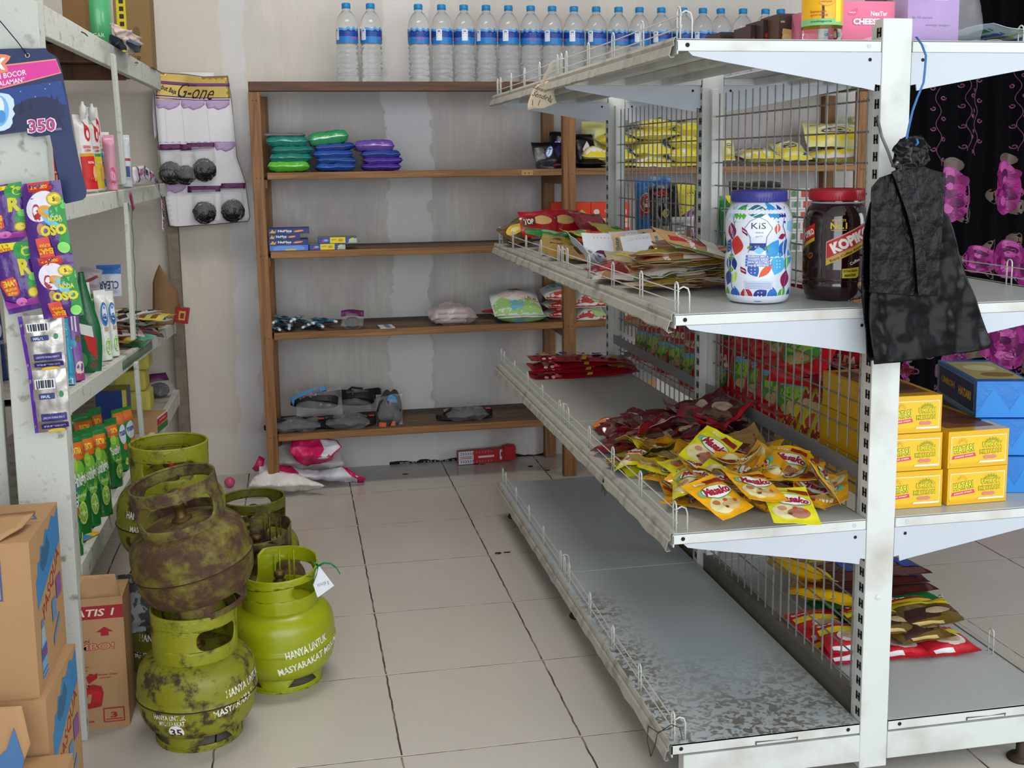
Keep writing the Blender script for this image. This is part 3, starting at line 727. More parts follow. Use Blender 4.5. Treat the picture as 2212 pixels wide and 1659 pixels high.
    mb = MB(); mb.lathe([(.0001, 0), (.0095, 0), (.0105, .003), (.0095, .008), (.0001, .009)], REDCAP if cap == 'red' else BRASS, 16, M=Matrix.Rotation(rad(200 if cap == 'red' else 250), 4, 'Z') @ Matrix.Translation((0, .015, .246)) @ Matrix.Rotation(-pi / 2, 4, 'X'))
    mb.build('valve_plug', va, None)
    return root
T1 = lambda s, z, m: [('HANYA UNTUK', s, z, .12, .017, 0, m), ('MASYARAKAT MISKIN', s + .01, z - .042, .17, .017, 2, m)]
front = gas_cylinder((-.437, .205, 0), (0, 0, -8), 'worn', 'collar', 'ring_low', [('HANYA UNTUK', .150, .138, .12, .018, 4, WHT), ('MASYARAKAT', .115, .104, .11, .018, 8, WHT), ('HANYA UNTUK', -.035, .098, .075, .012, 3, WHT), ('MASYARAKAT', -.030, .084, .06, .012, 3, WHT), ('DISC', -.022, .062, .036, .036, 0, WHT2), ('35', -.022, .062, .027, .019, 0, SEAM)],
   'worn olive-green gas cylinder standing nearest the camera with 35 painted near its foot')
tilt = gas_cylinder((-.412, .215, .298), (3, -11, 4), 'rusty', 'brown', 'bail', [], 'heavily rusted gas cylinder tilted on top of the front green one')
gas_cylinder((-.515, .520, 0), (0, 0, 20), 'dark', 'worn', 'ring', T1(-.06, .150, WHT), 'dark green gas cylinder on the floor behind the front stack and beside the tall carton')
gas_cylinder((-.505, .512, .302), (0, 0, 3), 'worn', 'collar', 'ring', [('HANYA UNTUK', -.055, .150, .115, .018, 0, WHT2), ('MASYARAKAT', -.055, .118, .09, .014, 0, WHT)], 'olive gas cylinder atop the back stack with a black-scuffed collar and a red valve plug', 'red')
gas_cylinder((-.55, .865, .185), (0, 0, 70), 'worn', 'worn', 'bail', [], 'green gas cylinder mostly hidden behind the back stack next to the white shelf')
carton('cardboard_box', .2, .2, .18, mat('hidden_kraft', '#9a7550', .8), {}, (-.555, .87, 0), (0, 0, 0), 'low brown carton under the hindmost gas cylinder')
gas_cylinder((-.332, 1.02, 0), (0, 0, 30), 'worn', 'dark', 'bail', [], 'furthest gas cylinder on the floor with a dark hooped collar, nearest the timber rack')
gas_cylinder((-.315, .735, 0), (0, 0, -25), 'rusty', 'brown', 'tab', [], 'brown-stained gas cylinder standing behind the bright green one', 'red')
bright = gas_cylinder((-.252, .445, 0), (0, 0, -2), 'bright', 'bright', 'tab', [('HANYA UNTUK', .070, .120, .115, .020, 10, WHT2), ('MASYARAKAT MISKIN', .085, .088, .185, .020, 12, WHT2)], 'bright lime-green gas cylinder with a price tag tied to its collar by green ribbon')
# paper tag and ribbon
mb = MB(); pm = plane_y(.36); PAPER = mat('white_paper', '#eceff4', .8, 0, .03)
mb.poly([(686, 1218), (722, 1265), (686, 1291), (676, 1262)], pm, PAPER, 0, .02); mb.text('stunda 8', 698, 1262, 26, 9, pm, mat('pencil_grey', '#9aa2b4', .8), -18, .0006)
o = mb.build('price_tag'); solid(o, .0006); tag(o, 'small white paper tag tied to the bright green gas cylinder', 'tag')
mb = MB(); RB = mat('green_ribbon', '#0f7a3c', .35)
def ribbon(px, y, w_): 
    P = [plane_y(yy)(u, v) for (u, v), yy in zip(px, y)]
    mb.grid(lambda a, b: P[round(a * (len(P) - 1))] + Vector((0, 0, (b - .5) * w_)), len(P) - 1, 1, RB)
ribbon([(668, 1283), (676, 1262), (684, 1240), (688, 1222), (676, 1214)], [.355, .354, .354, .352, .352], .006)
ribbon([(688, 1222), (700, 1216), (714, 1217), (726, 1226), (735, 1240)], [.352, .35, .349, .35, .352], .005)
ribbon([(688, 1222), (680, 1232), (676, 1245)], [.352, .35, .35], .006)
o = mb.build('ribbon'); solid(o, .0006); tag(o, 'curling green ribbon tied through the collar of the bright green gas cylinder', 'ribbon')
# ================================================================== CARTONS IN THE LEFT FOREGROUND
KRAFT = mat('brown_cardboard', '#b48c62', .8, 0, .05, 5, .1, 60); KRAFT2 = mat('pale_cardboard', '#b78f66', .8, 0, .05, 5)
BLU = ink('#3f7fb8'); BLD = ink('#2c5a92'); RED = ink('#a8342c'); STAMP = ink('#46587e')
mtn = [('p', [(-.36, .02), (-.37, .20), (-.30, .24), (-.28, .30), (-.20, .30), (-.16, .38), (-.08, .36), (.02, .44), (.12, .41), (.26, .47), (.36, .43), (.49, .47), (.49, .24), (.20, .18), (-.10, .09)], '#4186c0'),
       ('p', [(-.22, .26), (-.12, .36), (-.02, .34), (.06, .40), (.14, .30), (.0, .22), (-.14, .2)], '#3b6a8e'),
       ('t', 'PASQUA', .10, .06, .70, .115, '#a8342c', 26, .02, .1),
       ('r', -.36, -.44, -.18, -.22, '#7fa3c8'), ('p', [(-.34, -.22), (-.20, -.22), (-.23, -.12), (-.31, -.12)], '#9fb6cc'), ('r', -.31, -.12, -.23, -.07, '#5b86b8'), ('r', -.36, -.32, -.18, -.24, '#3c64b0'), ('e', -.27, -.28, .05, .022, '#a03a6e'), ('r', -.35, -.40, -.19, -.385, '#5476a8'), ('r', -.35, -.43, -.19, -.42, '#5476a8'),
       ('r', .06, -.20, .20, -.06, '#5b8fbe'), ('r', .24, -.10, .42, .04, '#8a5f98'), ('p', [(.06, -.36), (.18, -.30), (.30, -.26), (.30, -.20), (.16, -.26), (.06, -.30)], '#6f8fb4')]
halal = [('r', .09, .14, .36, .41, '#46587e'), ('r', .10, .15, .35, .40, KRAFT), ('p', [(.14, .24), (.16, .34), (.18, .38), (.2, .34), (.21, .24)], '#46587e'), ('p', [(.225, .24), (.225, .36), (.25, .39), (.25, .24)], '#46587e'), ('p', [(.265, .24), (.27, .36), (.31, .30), (.31, .24)], '#46587e'), ('t', 'HALAL', .225, .19, .2, .035, '#46587e'), ('r', .13, .163, .32, .167, '#46587e'), ('r', .24, -.5, .25, .5, KRAFT2)]
W1, D1, Hh = .36, .25, .300
def pbox(cx, cy, z, rz, label):
    o = carton('cardboard_box', W1, D1, Hh, KRAFT, {'right': mtn, 'front': halal, 'top': [('r', -.5, -.02, .5, .02, KRAFT2), ('p', [(.2, .06), (.46, .06), (.42, .22), (.16, .22)], STAMP), ('p', [(.21, .08), (.44, .08), (.41, .20), (.18, .20)], KRAFT)]}, (cx, cy, z), (0, 0, rz), label)
    return o
# corner positions measured from the visible vertical edges
pn = onz(62, 1178, .592); pf = onz(125, 1088, .592)
rz = math.degrees(math.atan2(pf.y - pn.y, pf.x - pn.x)) - 90
def corner_box(near, z, rz, label):
    a = rad(rz); ux = Vector((cos(a), sin(a), 0)); uy = Vector((-sin(a), cos(a), 0)); c = Vector((near.x, near.y, 0)) - ux * W1 / 2 + uy * D1 / 2
    return pbox(c.x, c.y, z, rz, label)
b1 = corner_box(pn, .298, rz, 'brown carton with red and blue mountain print, topmost in the left foreground stack')
b2 = corner_box(pn + Vector((.012, -.012, 0)), 0, rz - 1.5, 'brown carton with red and blue mountain print under the topmost one, beside the shelf post')
# ragged open flap on the top carton
mb = MB(); TORN = mat('torn_cardboard_edge', '#7d5c3c', .9, 0, .1, 60)
mb.poly([(-.18, -.118), (.128, -.118), (.158, -.07), (.168, -.012), (.10, -.020), (.05, -.012), (-.02, -.018), (-.09, -.010), (-.18, -.014)], lambda a, b, o=0: Vector((a, b, Hh + .004 + .018 * max(0, (b + .118)) / .11 + .002 * noise.noise(Vector((a * 30, b * 30, 0))))), KRAFT, 0, .02)
mb.tube([(-.18, -.015, Hh + .022), (-.09, -.011, Hh + .023), (-.02, -.019, Hh + .021), (.05, -.013, Hh + .023), (.10, -.021, Hh + .021), (.168, -.013, Hh + .022)], .0022, TORN, 5)
o = mb.build('flap', b1); solid(o, .003)
# foreground carton whose upper flaps show at the bottom-left corner
fg = empty('cardboard_box', (-.76, -.315, 0), (0, 0, rz * .3), 'brown carton at the very bottom-left corner with one flap standing up', 'box')
mb = MB(); zt = zat(-.66, -.24, 1646); mb.box(-.15, .135, -.14, .10, 0, zt, KRAFT); mb.build('box_body', fg)
mb = MB(); mb.poly([(-.15, 0), (.055, 0), (.077, .055), (.063, .12), (-.15, .13)], lambda a, b, o=0: Vector((a, .03 + b * .25 - o, zt + b)), KRAFT, 0, .02)
mb.draw([('p', [(.0, .0), (.058, .0), (.067, .03), (.050, .085), (.038, .05), (.01, .03)], '#3f6fa0'), ('t', 'U', -.06, .05, .02, .014, '#a8342c')], lambda a, b, o=0: Vector((a, .03 + b * .25 - .003 - o, zt + b)), 1, 1)
o = mb.build('flap', fg); solid(o, .003)
mb = MB(); mb.poly([(-.15, -.14), (.145, -.14), (.14, .0), (-.15, .0)], lambda a, b, o=0: Vector((a, b, zt + .004 + .05 * (b + .14))), KRAFT, 0, .03); o = mb.build('flap', fg); solid(o, .003)
# tall carton beside the shelf post
xl, xr = at(168, .27, .2), at(262, .27, .2); w_ = .17
hz = zat(xr, .27, 1288)
jf = [('r', -.5, .34, .5, .44, '#a5242c'), ('t', 'GRATIS 1', .02, .39, .74, .055, '#e9d9c4', 0, .02, .2), ('p', [(.14, .24), (.20, .24), (.20, .21), (.30, .21), (.30, .24), (.36, .24), (.25, .28)], '#a5242c'),
      ('t', 'KEMASAN', -.12, .175, .34, .022, '#a5242c'), ('t', 'JUMBO!', .02, .125, .70, .07, '#a5242c', 0, .05), ('t', 'JUMBO!', .02, .125, .68, .06, '#c99a76', 0, .012),
      ('t', 'Wangi tahan', -.12, -.02, .3, .014, '#a5242c'), ('t', 'lebih lama', -.12, -.045, .25, .012, '#a5242c'), ('p', [(-.02, -.10), (.03, -.07), (.08, -.08), (.13, -.07), (.12, -.11), (.06, -.13), (.01, -.15)], '#a5242c'), ('t', 'Power Clean', .26, -.085, .24, .014, '#a5242c'), ('t', 'ACTION', .22, -.11, .14, .011, '#a5242c'),
      ('t', 'n', .0, -.24, .38, .17, '#a5242c', 0, .06, .15), ('t', 'in', -.09, -.235, .50, .15, '#c1262c', 0, .03, .15), ('p', [(-.4, -.37), (.14, -.33), (.13, -.29), (-.4, -.33)], '#a5242c'),
      ('r', .17, -.455, .44, -.345, '#a5242c'), ('r', .185, -.447, .425, -.353, KRAFT), ('t', '3', .305, -.40, .09, .045, '#a5242c', 0, .04), ('r', .2, -.436, .41, -.428, '#a5242c'), ('t', 'contents', -.1, -.44, .3, .014, '#a5242c')]
jb = empty('cardboard_box', ((xl + xr) / 2 - .03, .325, 0), (0, 0, 0), 'tall narrow carton with red print and the figure 3, standing behind the white post', 'box')
mb = MB(); mb.box(-w_ / 2, w_ / 2, -.055, .055, 0, hz, KRAFT2)
fm = face_maps(w_, .11, hz)['front']; mb.draw(jf, *fm, .0003); o = mb.build('box_body', jb); bevel(o, .002)
mb = MB(); mb.poly([(-w_ / 2, 0), (w_ / 2 - .004, 0), (w_ / 2 - .014, .05), (-w_ / 2, .052)], lambda a, b, o=0: Vector((a, -.052 + b * .12 - o, hz + b)), KRAFT2, 0, .03); o = mb.build('flap', jb); solid(o, .003)
# patterned grey bag behind it
GB = mat('grey_patterned_bag', '#8f9496', .6, 0, 0, 42, .3, 60, col2='#3f4346', mask=(.48, .52))
me = sachet('patterned_bag', .11, .14, .05, GB, GB, crumple=.008, seed=3)
put(me, 'patterned_bag', (-.585, .42, .235), (78, 0, 10), 'grey leaf-patterned bag crammed between the tall carton and the gas cylinders', 'bag')
# ================================================================== WATER BOTTLES ON THE TIMBER RACK
PET = mat('water_and_bottle', '#f6f9fb', .04, 0, 0, 20, trans=.82, ior=1.33)
CAPB = mat('blue_cap', '#1b8fcf', .4); LBL = mat('bottle_label_blue', '#1f7fd0', .35); LBD = mat('bottle_label_navy', '#1b3f9a', .35); LBW = mat('bottle_label_white', '#e9eef4', .4); LBP = ink('#b85a90'); LBL2 = ink('#5aa4e0')
def bottle_proto():
    prof = [(.0001, .002), (.024, .0), (.031, .004), (.033, .012)]
    z = .016
    while z < .150:                                           # ribbed lower half
        prof += [(.0335, z), (.0346, z + .006), (.0335, z + .011), (.0305, z + .0145)]; z += .019
    prof += [(.0335, .156), (.0345, .165), (.0345, .205), (.0345, .212), (.0335, .222), (.031, .236), (.0265, .250), (.020, .262), (.0140, .270), (.0125, .274), (.0125, .282), (.0001, .282)]
    me = []
    mb = MB(); n = 40
    def fn(u, v):
        r, z = prof[round(v * (len(prof) - 1))]; t = 2 * pi * u
        if .02 < z < .150: z += .0022 * sin(5 * t + z * 90); r += .0006 * sin(5 * t)
        return Vector((r * cos(t), r * sin(t), z))
    mb.grid(fn, n, len(prof) - 1, PET, cu=True); body = mb.mesh('bottle_body')
    R = .0351
    def cm(s, z, off=0): t = s / R - pi / 2; return Vector(((R + off) * cos(t), (R + off) * sin(t), z))
    mb = MB(); W_ = 2 * pi * R; rnd = random.Random(3)
    mb.poly(rct(0, .150, W_, .176), cm, LBL, 0, .012)
    top = []; top2 = []; k = 0
    n = 22
    for i in range(n + 1):
        s_ = W_ * i / n; h = .006 + .010 * abs(sin(i * 1.7)) + rnd.random() * .006
        if i in (0, n): h = .01
        top.append((s_, .190 + h)); top2.append((s_, .186 + h * .7))
    mb.poly([(0, .176), (W_, .176)] + top[::-1], cm, LBL2, 0, .012)
    mb.poly([(0, .174), (W_, .174)] + top2[::-1], cm, LBD, .0003, .012)
    for c in (.0, .5):
        mb.text('PASQUA', W_ * c + .02, .1665, .042, .010, cm, LBP, 0, .0008, .01, .03)
    mb.poly(rrect(W_ * .27, .182, .019, .042, .002, 2), cm, LBW, .0007, .01)
    mb.poly(ell(W_ * .27, .196, .005, .0035, 10), cm, LBL, .0010); mb.poly(rct(W_ * .27 - .006, .187, W_ * .27 + .006, .190), cm, LBP, .0010)
    for q in range(5): mb.poly(rct(W_ * .27 - .007, .166 + q * .0036, W_ * .27 + .007, .1668 + q * .0036), cm, ink('#9aaabc'), .0010)
    label = mb.mesh('label')
    mb = MB(); mb.lathe([(.0001, .300), (.0125, .2998), (.0135, .298), (.0138, .284), (.0132, .2825), (.0001, .2825)], CAPB, 26)
    for k in range(26):
        a = 2 * pi * k / 26; mb.box(.0135, .0143, -.0005, .0005, .284, .297, CAPB, Matrix.Rotation(a, 4, 'Z'))
    mb.lathe([(.0128, .279), (.0145, .279), (.0145, .2815), (.0128, .2815)], CAPB, 22)
    cap = mb.mesh('cap')
    return body, label, cap
BB, BL, BC = bottle_proto()
def water_bottle(x, y, z, rz, label, tilt=0):
    r = empty('water_bottle', (x, y, z), (tilt, tilt * .6, rz), label, 'bottle', 'water bottles on top of the timber rack'); r.scale = (1.19, 1.19, 1)
    for me, nm in ((BB, 'bottle_body'), (BL, 'label'), (BC, 'cap')):
        o = bpy.data.objects.new(nm, me); C.objects.link(o); o.parent = r
    return r
xs = [750, 802, 905, 955, 1003, 1051, 1099, 1147, 1193, 1240, 1288, 1336, 1381, 1428, 1475, 1512, 1562, 1603, 1646, 1688]
for i, u in enumerate(xs):
    yy = 2.17 if i < 2 else 2.175
    x = at(u, yy, 1.72)
    if i > 2 and x - px_ < .0838: x = px_ + .0838
    px_ = x
    lb = ('leftmost of the two water bottles standing apart at the left end of the timber rack' if i == 0 else 'water bottle standing right beside the leftmost one on the timber rack') if i < 2 else \
         ('%s water bottle from the left in the long row on top of the timber rack' % ORD[i - 1])
    water_bottle(x, yy, 1.569, [200, 215, 150, 240, 258, 205, 235, 148, 222, 240, 215, 152, 236, 214, 158, 210, 232, 176, 225, 240][i], lb, [0, 0, 0, 0, 0, 0, 0, 0, 0, 0, 0, 0, 0, 0, 0, 0, 2, 0, -2, 1][i])
# ================================================================== GOODS ON THE TIMBER RACK
CF = clear('clear_bag_film', .15, .10)
rnd = random.Random(11)
def pack(name, cat, label, u0, u1, vb, vt, y, z, d, front, back=None, design=(), seed=1, group=None, rot=0, crumple=.004, t=None, tilt=0):
    """soft pack lying on a shelf: seen edge on from the front; d is its depth"""
    x0, x1 = at(u0, y, z), at(u1, y, z); w_ = x1 - x0
    th = t or max(.012, zat((x0 + x1) / 2, y, vt) - zat((x0 + x1) / 2, y, vb))
    me = sachet(name, w_, d, th, front, back or front, design, (), crumple, seed, n=12, wav=18, seal=.03, maxlen=.02)
    zc = zat((x0 + x1) / 2, y, (vb + vt) / 2)
    return put(me, name, ((x0 + x1) / 2, y + d * .42, max(zc, z + th / 2)), (0, tilt, rot), label, cat, group)
# folded bags in clear film: three stacks on the top shelf
bag = lambda h: mat('bagged_' + h.strip('#'), h, .22, 0, .1, 30, .8, 40, coat=.6)
Z0 = RZ[0]
def flat(cols, u0, u1, stack, where, y=2.07, d=.19):
    z = Z0 + .001
    for k, (hexc, cn, vt, vb, du, tl) in enumerate(cols):
        x0, x1 = at(u0 + du, y, z), at(u1 + du, y, z); xc = (x0 + x1) / 2
        th = abs(zat(xc, y, vt) - zat(xc, y, vb)) * .98
        me = sachet('plastic_bag_pack', x1 - x0, d, th * 1.02, bag(hexc), bag(hexc), (), (), .0035, stack * 10 + k, n=20, wav=26, seal=.0, sq=7)
        put(me, 'plastic_bag_pack', (xc, y + d / 2, z + th / 2 + .002), (0, tl, rnd.uniform(-2, 2)),
            '%s folded plastic bag pack, %s' % (cn, where[k]), 'bag pack', 'packs of folded plastic bags'); z += th * .93
flat([('#5fc23c', 'lime green', 352, 375, 2, 0), ('#0f7f74', 'teal', 334, 353, 5, 0), ('#12786f', 'dark teal', 316, 334, 8, 0), ('#11887c', 'blue-green', 293, 316, -2, 0), ('#8a7f86', 'greyish', 285, 293, -8, 0)], 577, 668, 1,
     ['at the bottom of the left stack', 'second from the bottom of the left stack', 'third from the bottom of the left stack', 'on top of the left stack', 'with a dull faded cover, lying over the left stack'])
flat([('#1f51a8', 'bright blue', 356, 373, 6, 0), ('#26509e', 'royal blue', 342, 357, 10, 1), ('#2450a8', 'blue', 326, 343, 0, -1), ('#27479c', 'navy blue', 312, 327, 4, -3), ('#2f9d63', 'green', 278, 306, -10, -8)], 676, 763, 2,
     ['at the bottom of the middle stack', 'second from the bottom of the middle stack', 'third from the bottom of the middle stack', 'just below the tilted green pack', 'tilted on top of the middle stack'])
flat([('#4a2f9a', 'deep purple', 355, 370, 3, 0), ('#52309f', 'violet', 341, 356, 6, 0), ('#27449a', 'dark blue', 326, 342, 2, 0), ('#6d4fae', 'lilac', 303, 327, -14, 0)], 780, 866, 3,
     ['at the bottom of the right stack', 'second from the bottom of the right stack', 'between two purple packs in the right stack', 'on top of the right stack'])
# biscuit boxes on the second shelf
nm = [('r', -.5, -.5, .5, .5, '#22347e'), ('p', [(-.48, -.3), (-.40, .35), (-.36, -.05), (-.30, .3), (-.34, -.35)], '#d8b23a'), ('t', 'NuMos', -.10, .06, .34, .42, '#f0f0ea', 0, .04), ('e', .24, .0, .13, .18, '#e08a24', 6), ('e', .24, .0, .10, .07, '#f0c060', 6), ('t', 'wafer', 0, -.26, .12, .14, '#c8ccd8')]
ylw = [('r', -.5, -.5, .5, .5, '#2846a0'), ('r', -.20, -.5, .20, .5, '#ecd51c'), ('p', [(-.42, -.35), (-.36, .3), (-.28, -.2)], '#c04070'), ('e', -.30, .0, .06, .2, '#7ab0e0'), ('e', .08, .0, .07, .24, '#c89a20'), ('p', [(.26, -.5), (.34, .1), (.5, .32), (.5, -.5)], '#a8c2b4'), ('e', .36, .1, .08, .2, '#d8d080', 20), ('t', 'mini', -.10, .12, .12, .2, '#6a6420')]
def shelfbox(design, u0, u1, vb, vt, y, zs, label, d=.09, side=None, rz=0, base='#2b3678', cat='box', name='biscuit_box', faces=None, group=None):
    zc = zs; x0, x1 = at(u0, y, zc), at(u1, y, zc); h = zat((x0 + x1) / 2, y, vt) - zat((x0 + x1) / 2, y, vb)
    z = zat((x0 + x1) / 2, y, vb) if vb else zs
    return carton(name, x1 - x0, d, h, mat('card_' + base.strip('#'), base, .5), {'front': design, **(faces or {})}, ((x0 + x1) / 2, y + d / 2, max(z, zs)), (0, 0, rz), label, cat, group)
z = RZ[1] + .0008; hh = .0205
for k, (u0, u1, ds, lb) in enumerate([(583, 666, [('r', -.5, -.5, .5, .5, '#4a78d8'), ('p', [(-.42, -.4), (-.40, .1), (-.3, .4), (.3, .4), (.40, .1), (.42, -.4)], '#6f9bea'), ('r', -.1, -.45, .18, -.2, '#d8c83a')], 'blue biscuit box with yellow base lettering at the bottom of the stack'),
                          (581, 666, nm, 'dark blue biscuit box with wafer picture, second from the bottom of the stack'), (581, 648, nm, 'short dark blue biscuit box, third from the bottom of the stack'), (580, 668, nm, 'dark blue biscuit box with open brown end on top of the stack')]):
    y = 2.065; x0, x1 = at(u0, y, z), at(u1, y, z)
    o = carton('biscuit_box', x1 - x0, .10, hh, mat('card_navy', '#27347a', .5), {'front': ds, 'right': [('r', -.5, -.5, .5, .5, '#7a4a30')]}, ((x0 + x1) / 2, y + .05, z), (0, 0, 0), lb, 'box', 'small biscuit boxes on the second rack shelf'); z += hh + .0006
z = RZ[1] + .0008
for k, (u0, u1, lb) in enumerate([(669, 746, 'blue and yellow biscuit box lying flat on the second rack shelf'), (688, 771, 'blue and yellow biscuit box with open lid lying across another one')]):
    y = 2.065 + k * .01; x0, x1 = at(u0, y, z), at(u1, y, z)
    carton('biscuit_box', x1 - x0, .09, .022, mat('card_gold', '#8f8640', .5), {'front': ylw}, ((x0 + x1) / 2, y + .045, z), (0, 0, 0), lb, 'box', 'small biscuit boxes on the second rack shelf'); z += .0235
# third shelf: toothbrush sleeves, scourer, card, candles, nappies
TB = mat('toothbrush_sleeve', '#1d5f78', .25, 0, .1, 60, .5, 60, coat=.5, col2='#9fb6bc', mask=(.58, .64)); TBW = mat('white_brush_end', '#e6e8ea', .4)
tb = [(594, 690, 12), (606, 684, 24), (618, 694, 8), (630, 688, -6), (612, 702, 30), (640, 698, -14), (655, 690, 28), (672, 700, -22), (684, 700, 16), (700, 703, 34), (697, 712, -40), (600, 700, -12)]
for k, (u, v, a) in enumerate(sorted(tb)):
    y = 2.07 + (k % 3) * .018; z = RZ[2] + .010 + (k % 4) * .0055 + (.02 if k in (1, 3, 6) else 0)
    me = sachet('toothbrush_pack', .026, .16, .013, TB, TB, [('r', -.4, -.2, .4, .0, '#123a4a')], (), .002, k, n=4, seal=.02)
    o = put(me, 'toothbrush', (at(u, y, z), y + .075, z), (0, 0, a), 'toothbrush in a dark teal sleeve, %s from the left in its heap' % ORD[k + 1], 'toothbrush', 'sleeved toothbrushes on the third rack shelf')
    mb = MB(); mb.lathe([(.0001, 0), (.0052, .001), (.0058, .006), (.005, .02), (.0001, .021)], TBW, 10, M=Matrix.Translation((0, -.068, 0)) @ Matrix.Rotation(pi / 2, 4, 'X')); mb.build('brush_end', o)
STEEL = mat('steel_wool_dark', '#4d4c4b', .35, .8, .3, 120); PUR = mat('purple_header_card', '#5f1d58', .45, 0, .05)
def scourer_mesh(r, seed, name='steel_wool'):
    """a ball of curled wire"""
    g = random.Random(seed); mb = MB()
    mb.grid(lambda u, v: Vector((r * .8 * cos(2 * pi * u) * sin(pi * v), r * .8 * sin(2 * pi * u) * sin(pi * v), r * .62 * cos(pi * v))), 14, 8, mat('steel_wool_core', '#232323', .7, .3), cu=True)
    for _ in range(34):
        ax = Vector((g.uniform(-1, 1), g.uniform(-1, 1), g.uniform(-1, 1))).normalized(); e = ax.orthogonal().normalized(); f = ax.cross(e); o_ = g.uniform(-.45, .45)
        pts = []; rr = r * (1 - o_ * o_) ** .5; ph = g.uniform(0, 6)
        for k in range(15):
            t = ph + 4.6 * k / 14; q = (e * cos(t) + f * sin(t)) * rr + ax * o_ * r; q += Vector((g.uniform(-1, 1), g.uniform(-1, 1), g.uniform(-1, 1))) * r * .09
            q.z *= .78; pts.append(q)
        mb.tube(pts, r * .028, STEEL, 3)
    return mb.mesh(name)
SW = scourer_mesh(.024, 4); SW2 = scourer_mesh(.024, 9)
def scourer_pack(x, y, z, rz, label, lie=True, s=1.0):
    r = empty('scourer_pack', (x, y, z), (0, 0, rz), label, 'scourer')
    o = bpy.data.objects.new('steel_wool', SW); C.objects.link(o); o.parent = r; o.location = (0, 0, .022); o.scale = (s * 1.15,) * 3
    me = sachet('clear_bag', .085, .075, .05, CF, CF, crumple=.004, seed=5, seal=.02); b = put(me, 'clear_bag', (0, .0, .026), (20, 0, 0), parent=r)
    mb = MB(); mb.grid(lambda u, v: Vector(((u - .5) * .088, .006 + .01 * sin(u * 5) + v * .012, .048 + v * .022 - .006 * abs(u - .5))), 10, 2, PUR); h = mb.build('header_card', r); solid(h, .0012)
    return r
scourer_pack(at(762, 2.09, RZ[2]), 2.09, RZ[2] + .002, -8, 'bagged steel wool scourer with a purple card header on the third rack shelf')
mb = MB(); mb.box(-.030, .030, -.045, .045, 0, .0025, mat('white_sleeve', '#d7dadb', .3)); mb.box(-.004, .016, -.046, .046, .0026, .0028, mat('teal_sleeve_band', '#3c6f86', .3)); mb.box(-.031, -.026, -.046, .046, .0026, .003, mat('dark_sleeve_end', '#2d2f33', .3))
o = mb.build('flat_packet'); o.location = (at(833, 2.10, RZ[2]), 2.10, RZ[2] + .0005); o.rotation_euler = (0, 0, rad(5)); tag(o, 'thin white and teal packet lying flat on the third rack shelf', 'packet')
CAN = mat('pinkish_white_wax', '#e2d3d4', .4, 0, .05, 30); CFD = mat('hazy_bag_film', '#cdbfbe', .2, 0, 0, 20, .7, 40, alpha=.42)
cb = empty('candle_bag', (at(978, 2.10, RZ[2] + .03), 2.12, RZ[2]), (0, 0, 4), 'clear plastic bag of white candles slumped at the front of the third rack shelf', 'candle bag')
for k in range(8):
    mb = MB(); M_ = Matrix.Translation((-.008 + (k % 2) * .004, -.012 + (k % 3) * .022, .012 + (k // 3) * .019)) @ Matrix.Rotation(rad(-8 + 5 * (k % 3)), 4, 'Z') @ Matrix.Rotation(pi / 2, 4, 'Y')
    mb.lathe([(.0001, -.062), (.0085, -.061), (.0088, .06), (.004, .063), (.0001, .064)], CAN, 12, M=M_); mb.build('candle', cb)
me = sachet('clear_bag', .19, .13, .072, CFD, CFD, crumple=.012, seed=8, n=18, wav=20, seal=.02); put(me, 'clear_bag', (0, .008, .038), (8, 0, 0), parent=cb)
NAP = mat('nappy_film', '#dfe6e2', .35, 0, .02, 10, .4, 40)
npd = [('p', [(-.48, -.48), (.48, -.48), (.48, -.25), (.2, -.02), (-.1, -.12), (-.3, .05), (-.48, -.1)], '#a5cf7e'), ('e', -.02, -.26, .17, .14, '#6fb6cf', 10), ('p', [(.22, -.3), (.40, -.1), (.46, .08), (.3, .04)], '#bfe0a0'), ('e', -.2, .12, .13, .10, '#e8c8c4'), ('e', .14, .12, .18, .12, '#ecd6cc'), ('e', .26, .02, .075, .085, '#b09a70'), ('e', .26, .02, .06, .07, '#e8e4dc'), ('e', .40, .02, .085, .085, '#b09a70'), ('e', .40, .02, .07, .07, '#e9e6e0'), ('t', 'M', .40, .02, .07, .08, '#8a6a48', 0, .04), ('t', '3', .26, .02, .035, .08, '#8a6a48', 0, .04), ('r', -.42, .24, -.12, .30, '#b9c0c8'), ('e', .02, .30, .14, .03, '#7a6a68')]
npx = [('p', [(-.48, -.48), (.48, -.48), (.48, -.38), (.0, -.30), (-.48, -.36)], '#c73c30'), ('p', [(-.4, .1), (-.1, .4), (.3, .3), (.44, .05), (.1, -.02)], '#7cc0cc'), ('p', [(-.34, -.05), (-.1, .12), (-.04, -.06), (-.12, -.16)], '#d8dccc'), ('t', 'XL', -.18, .02, .13, .13, '#8a6a48', 0, .04), ('e', .2, -.32, .2, .08, '#a5cf7e')]
def nappy(u0, u1, vb, vt, y, label, ds, seed, d=.16, rx=0, name='nappy_pack', z=None):
    x0, x1 = at(u0, y, RZ[2]), at(u1, y, RZ[2]); xc = (x0 + x1) / 2; th = zat(xc, y, vt) - zat(xc, y, vb)
    me = sachet(name, x1 - x0, d, th, NAP, NAP, ds, ds, .004, seed, n=14, wav=14, seal=.05, maxlen=.02)
    return put(me, name, (xc, y + d / 2, (z if z else zat(xc, y, vb)) + th / 2), (rx, 0, 0), label, 'nappies', 'nappy packs on the third rack shelf')
nappy(1076, 1184, 700, 672, 2.062, 'green and white nappy pack lying flat below the one marked M', npd, 21)
nappy(1070, 1176, 676, 646, 2.062, 'green and white nappy pack marked M on top of a flat one', npd, 22, .19, 24)
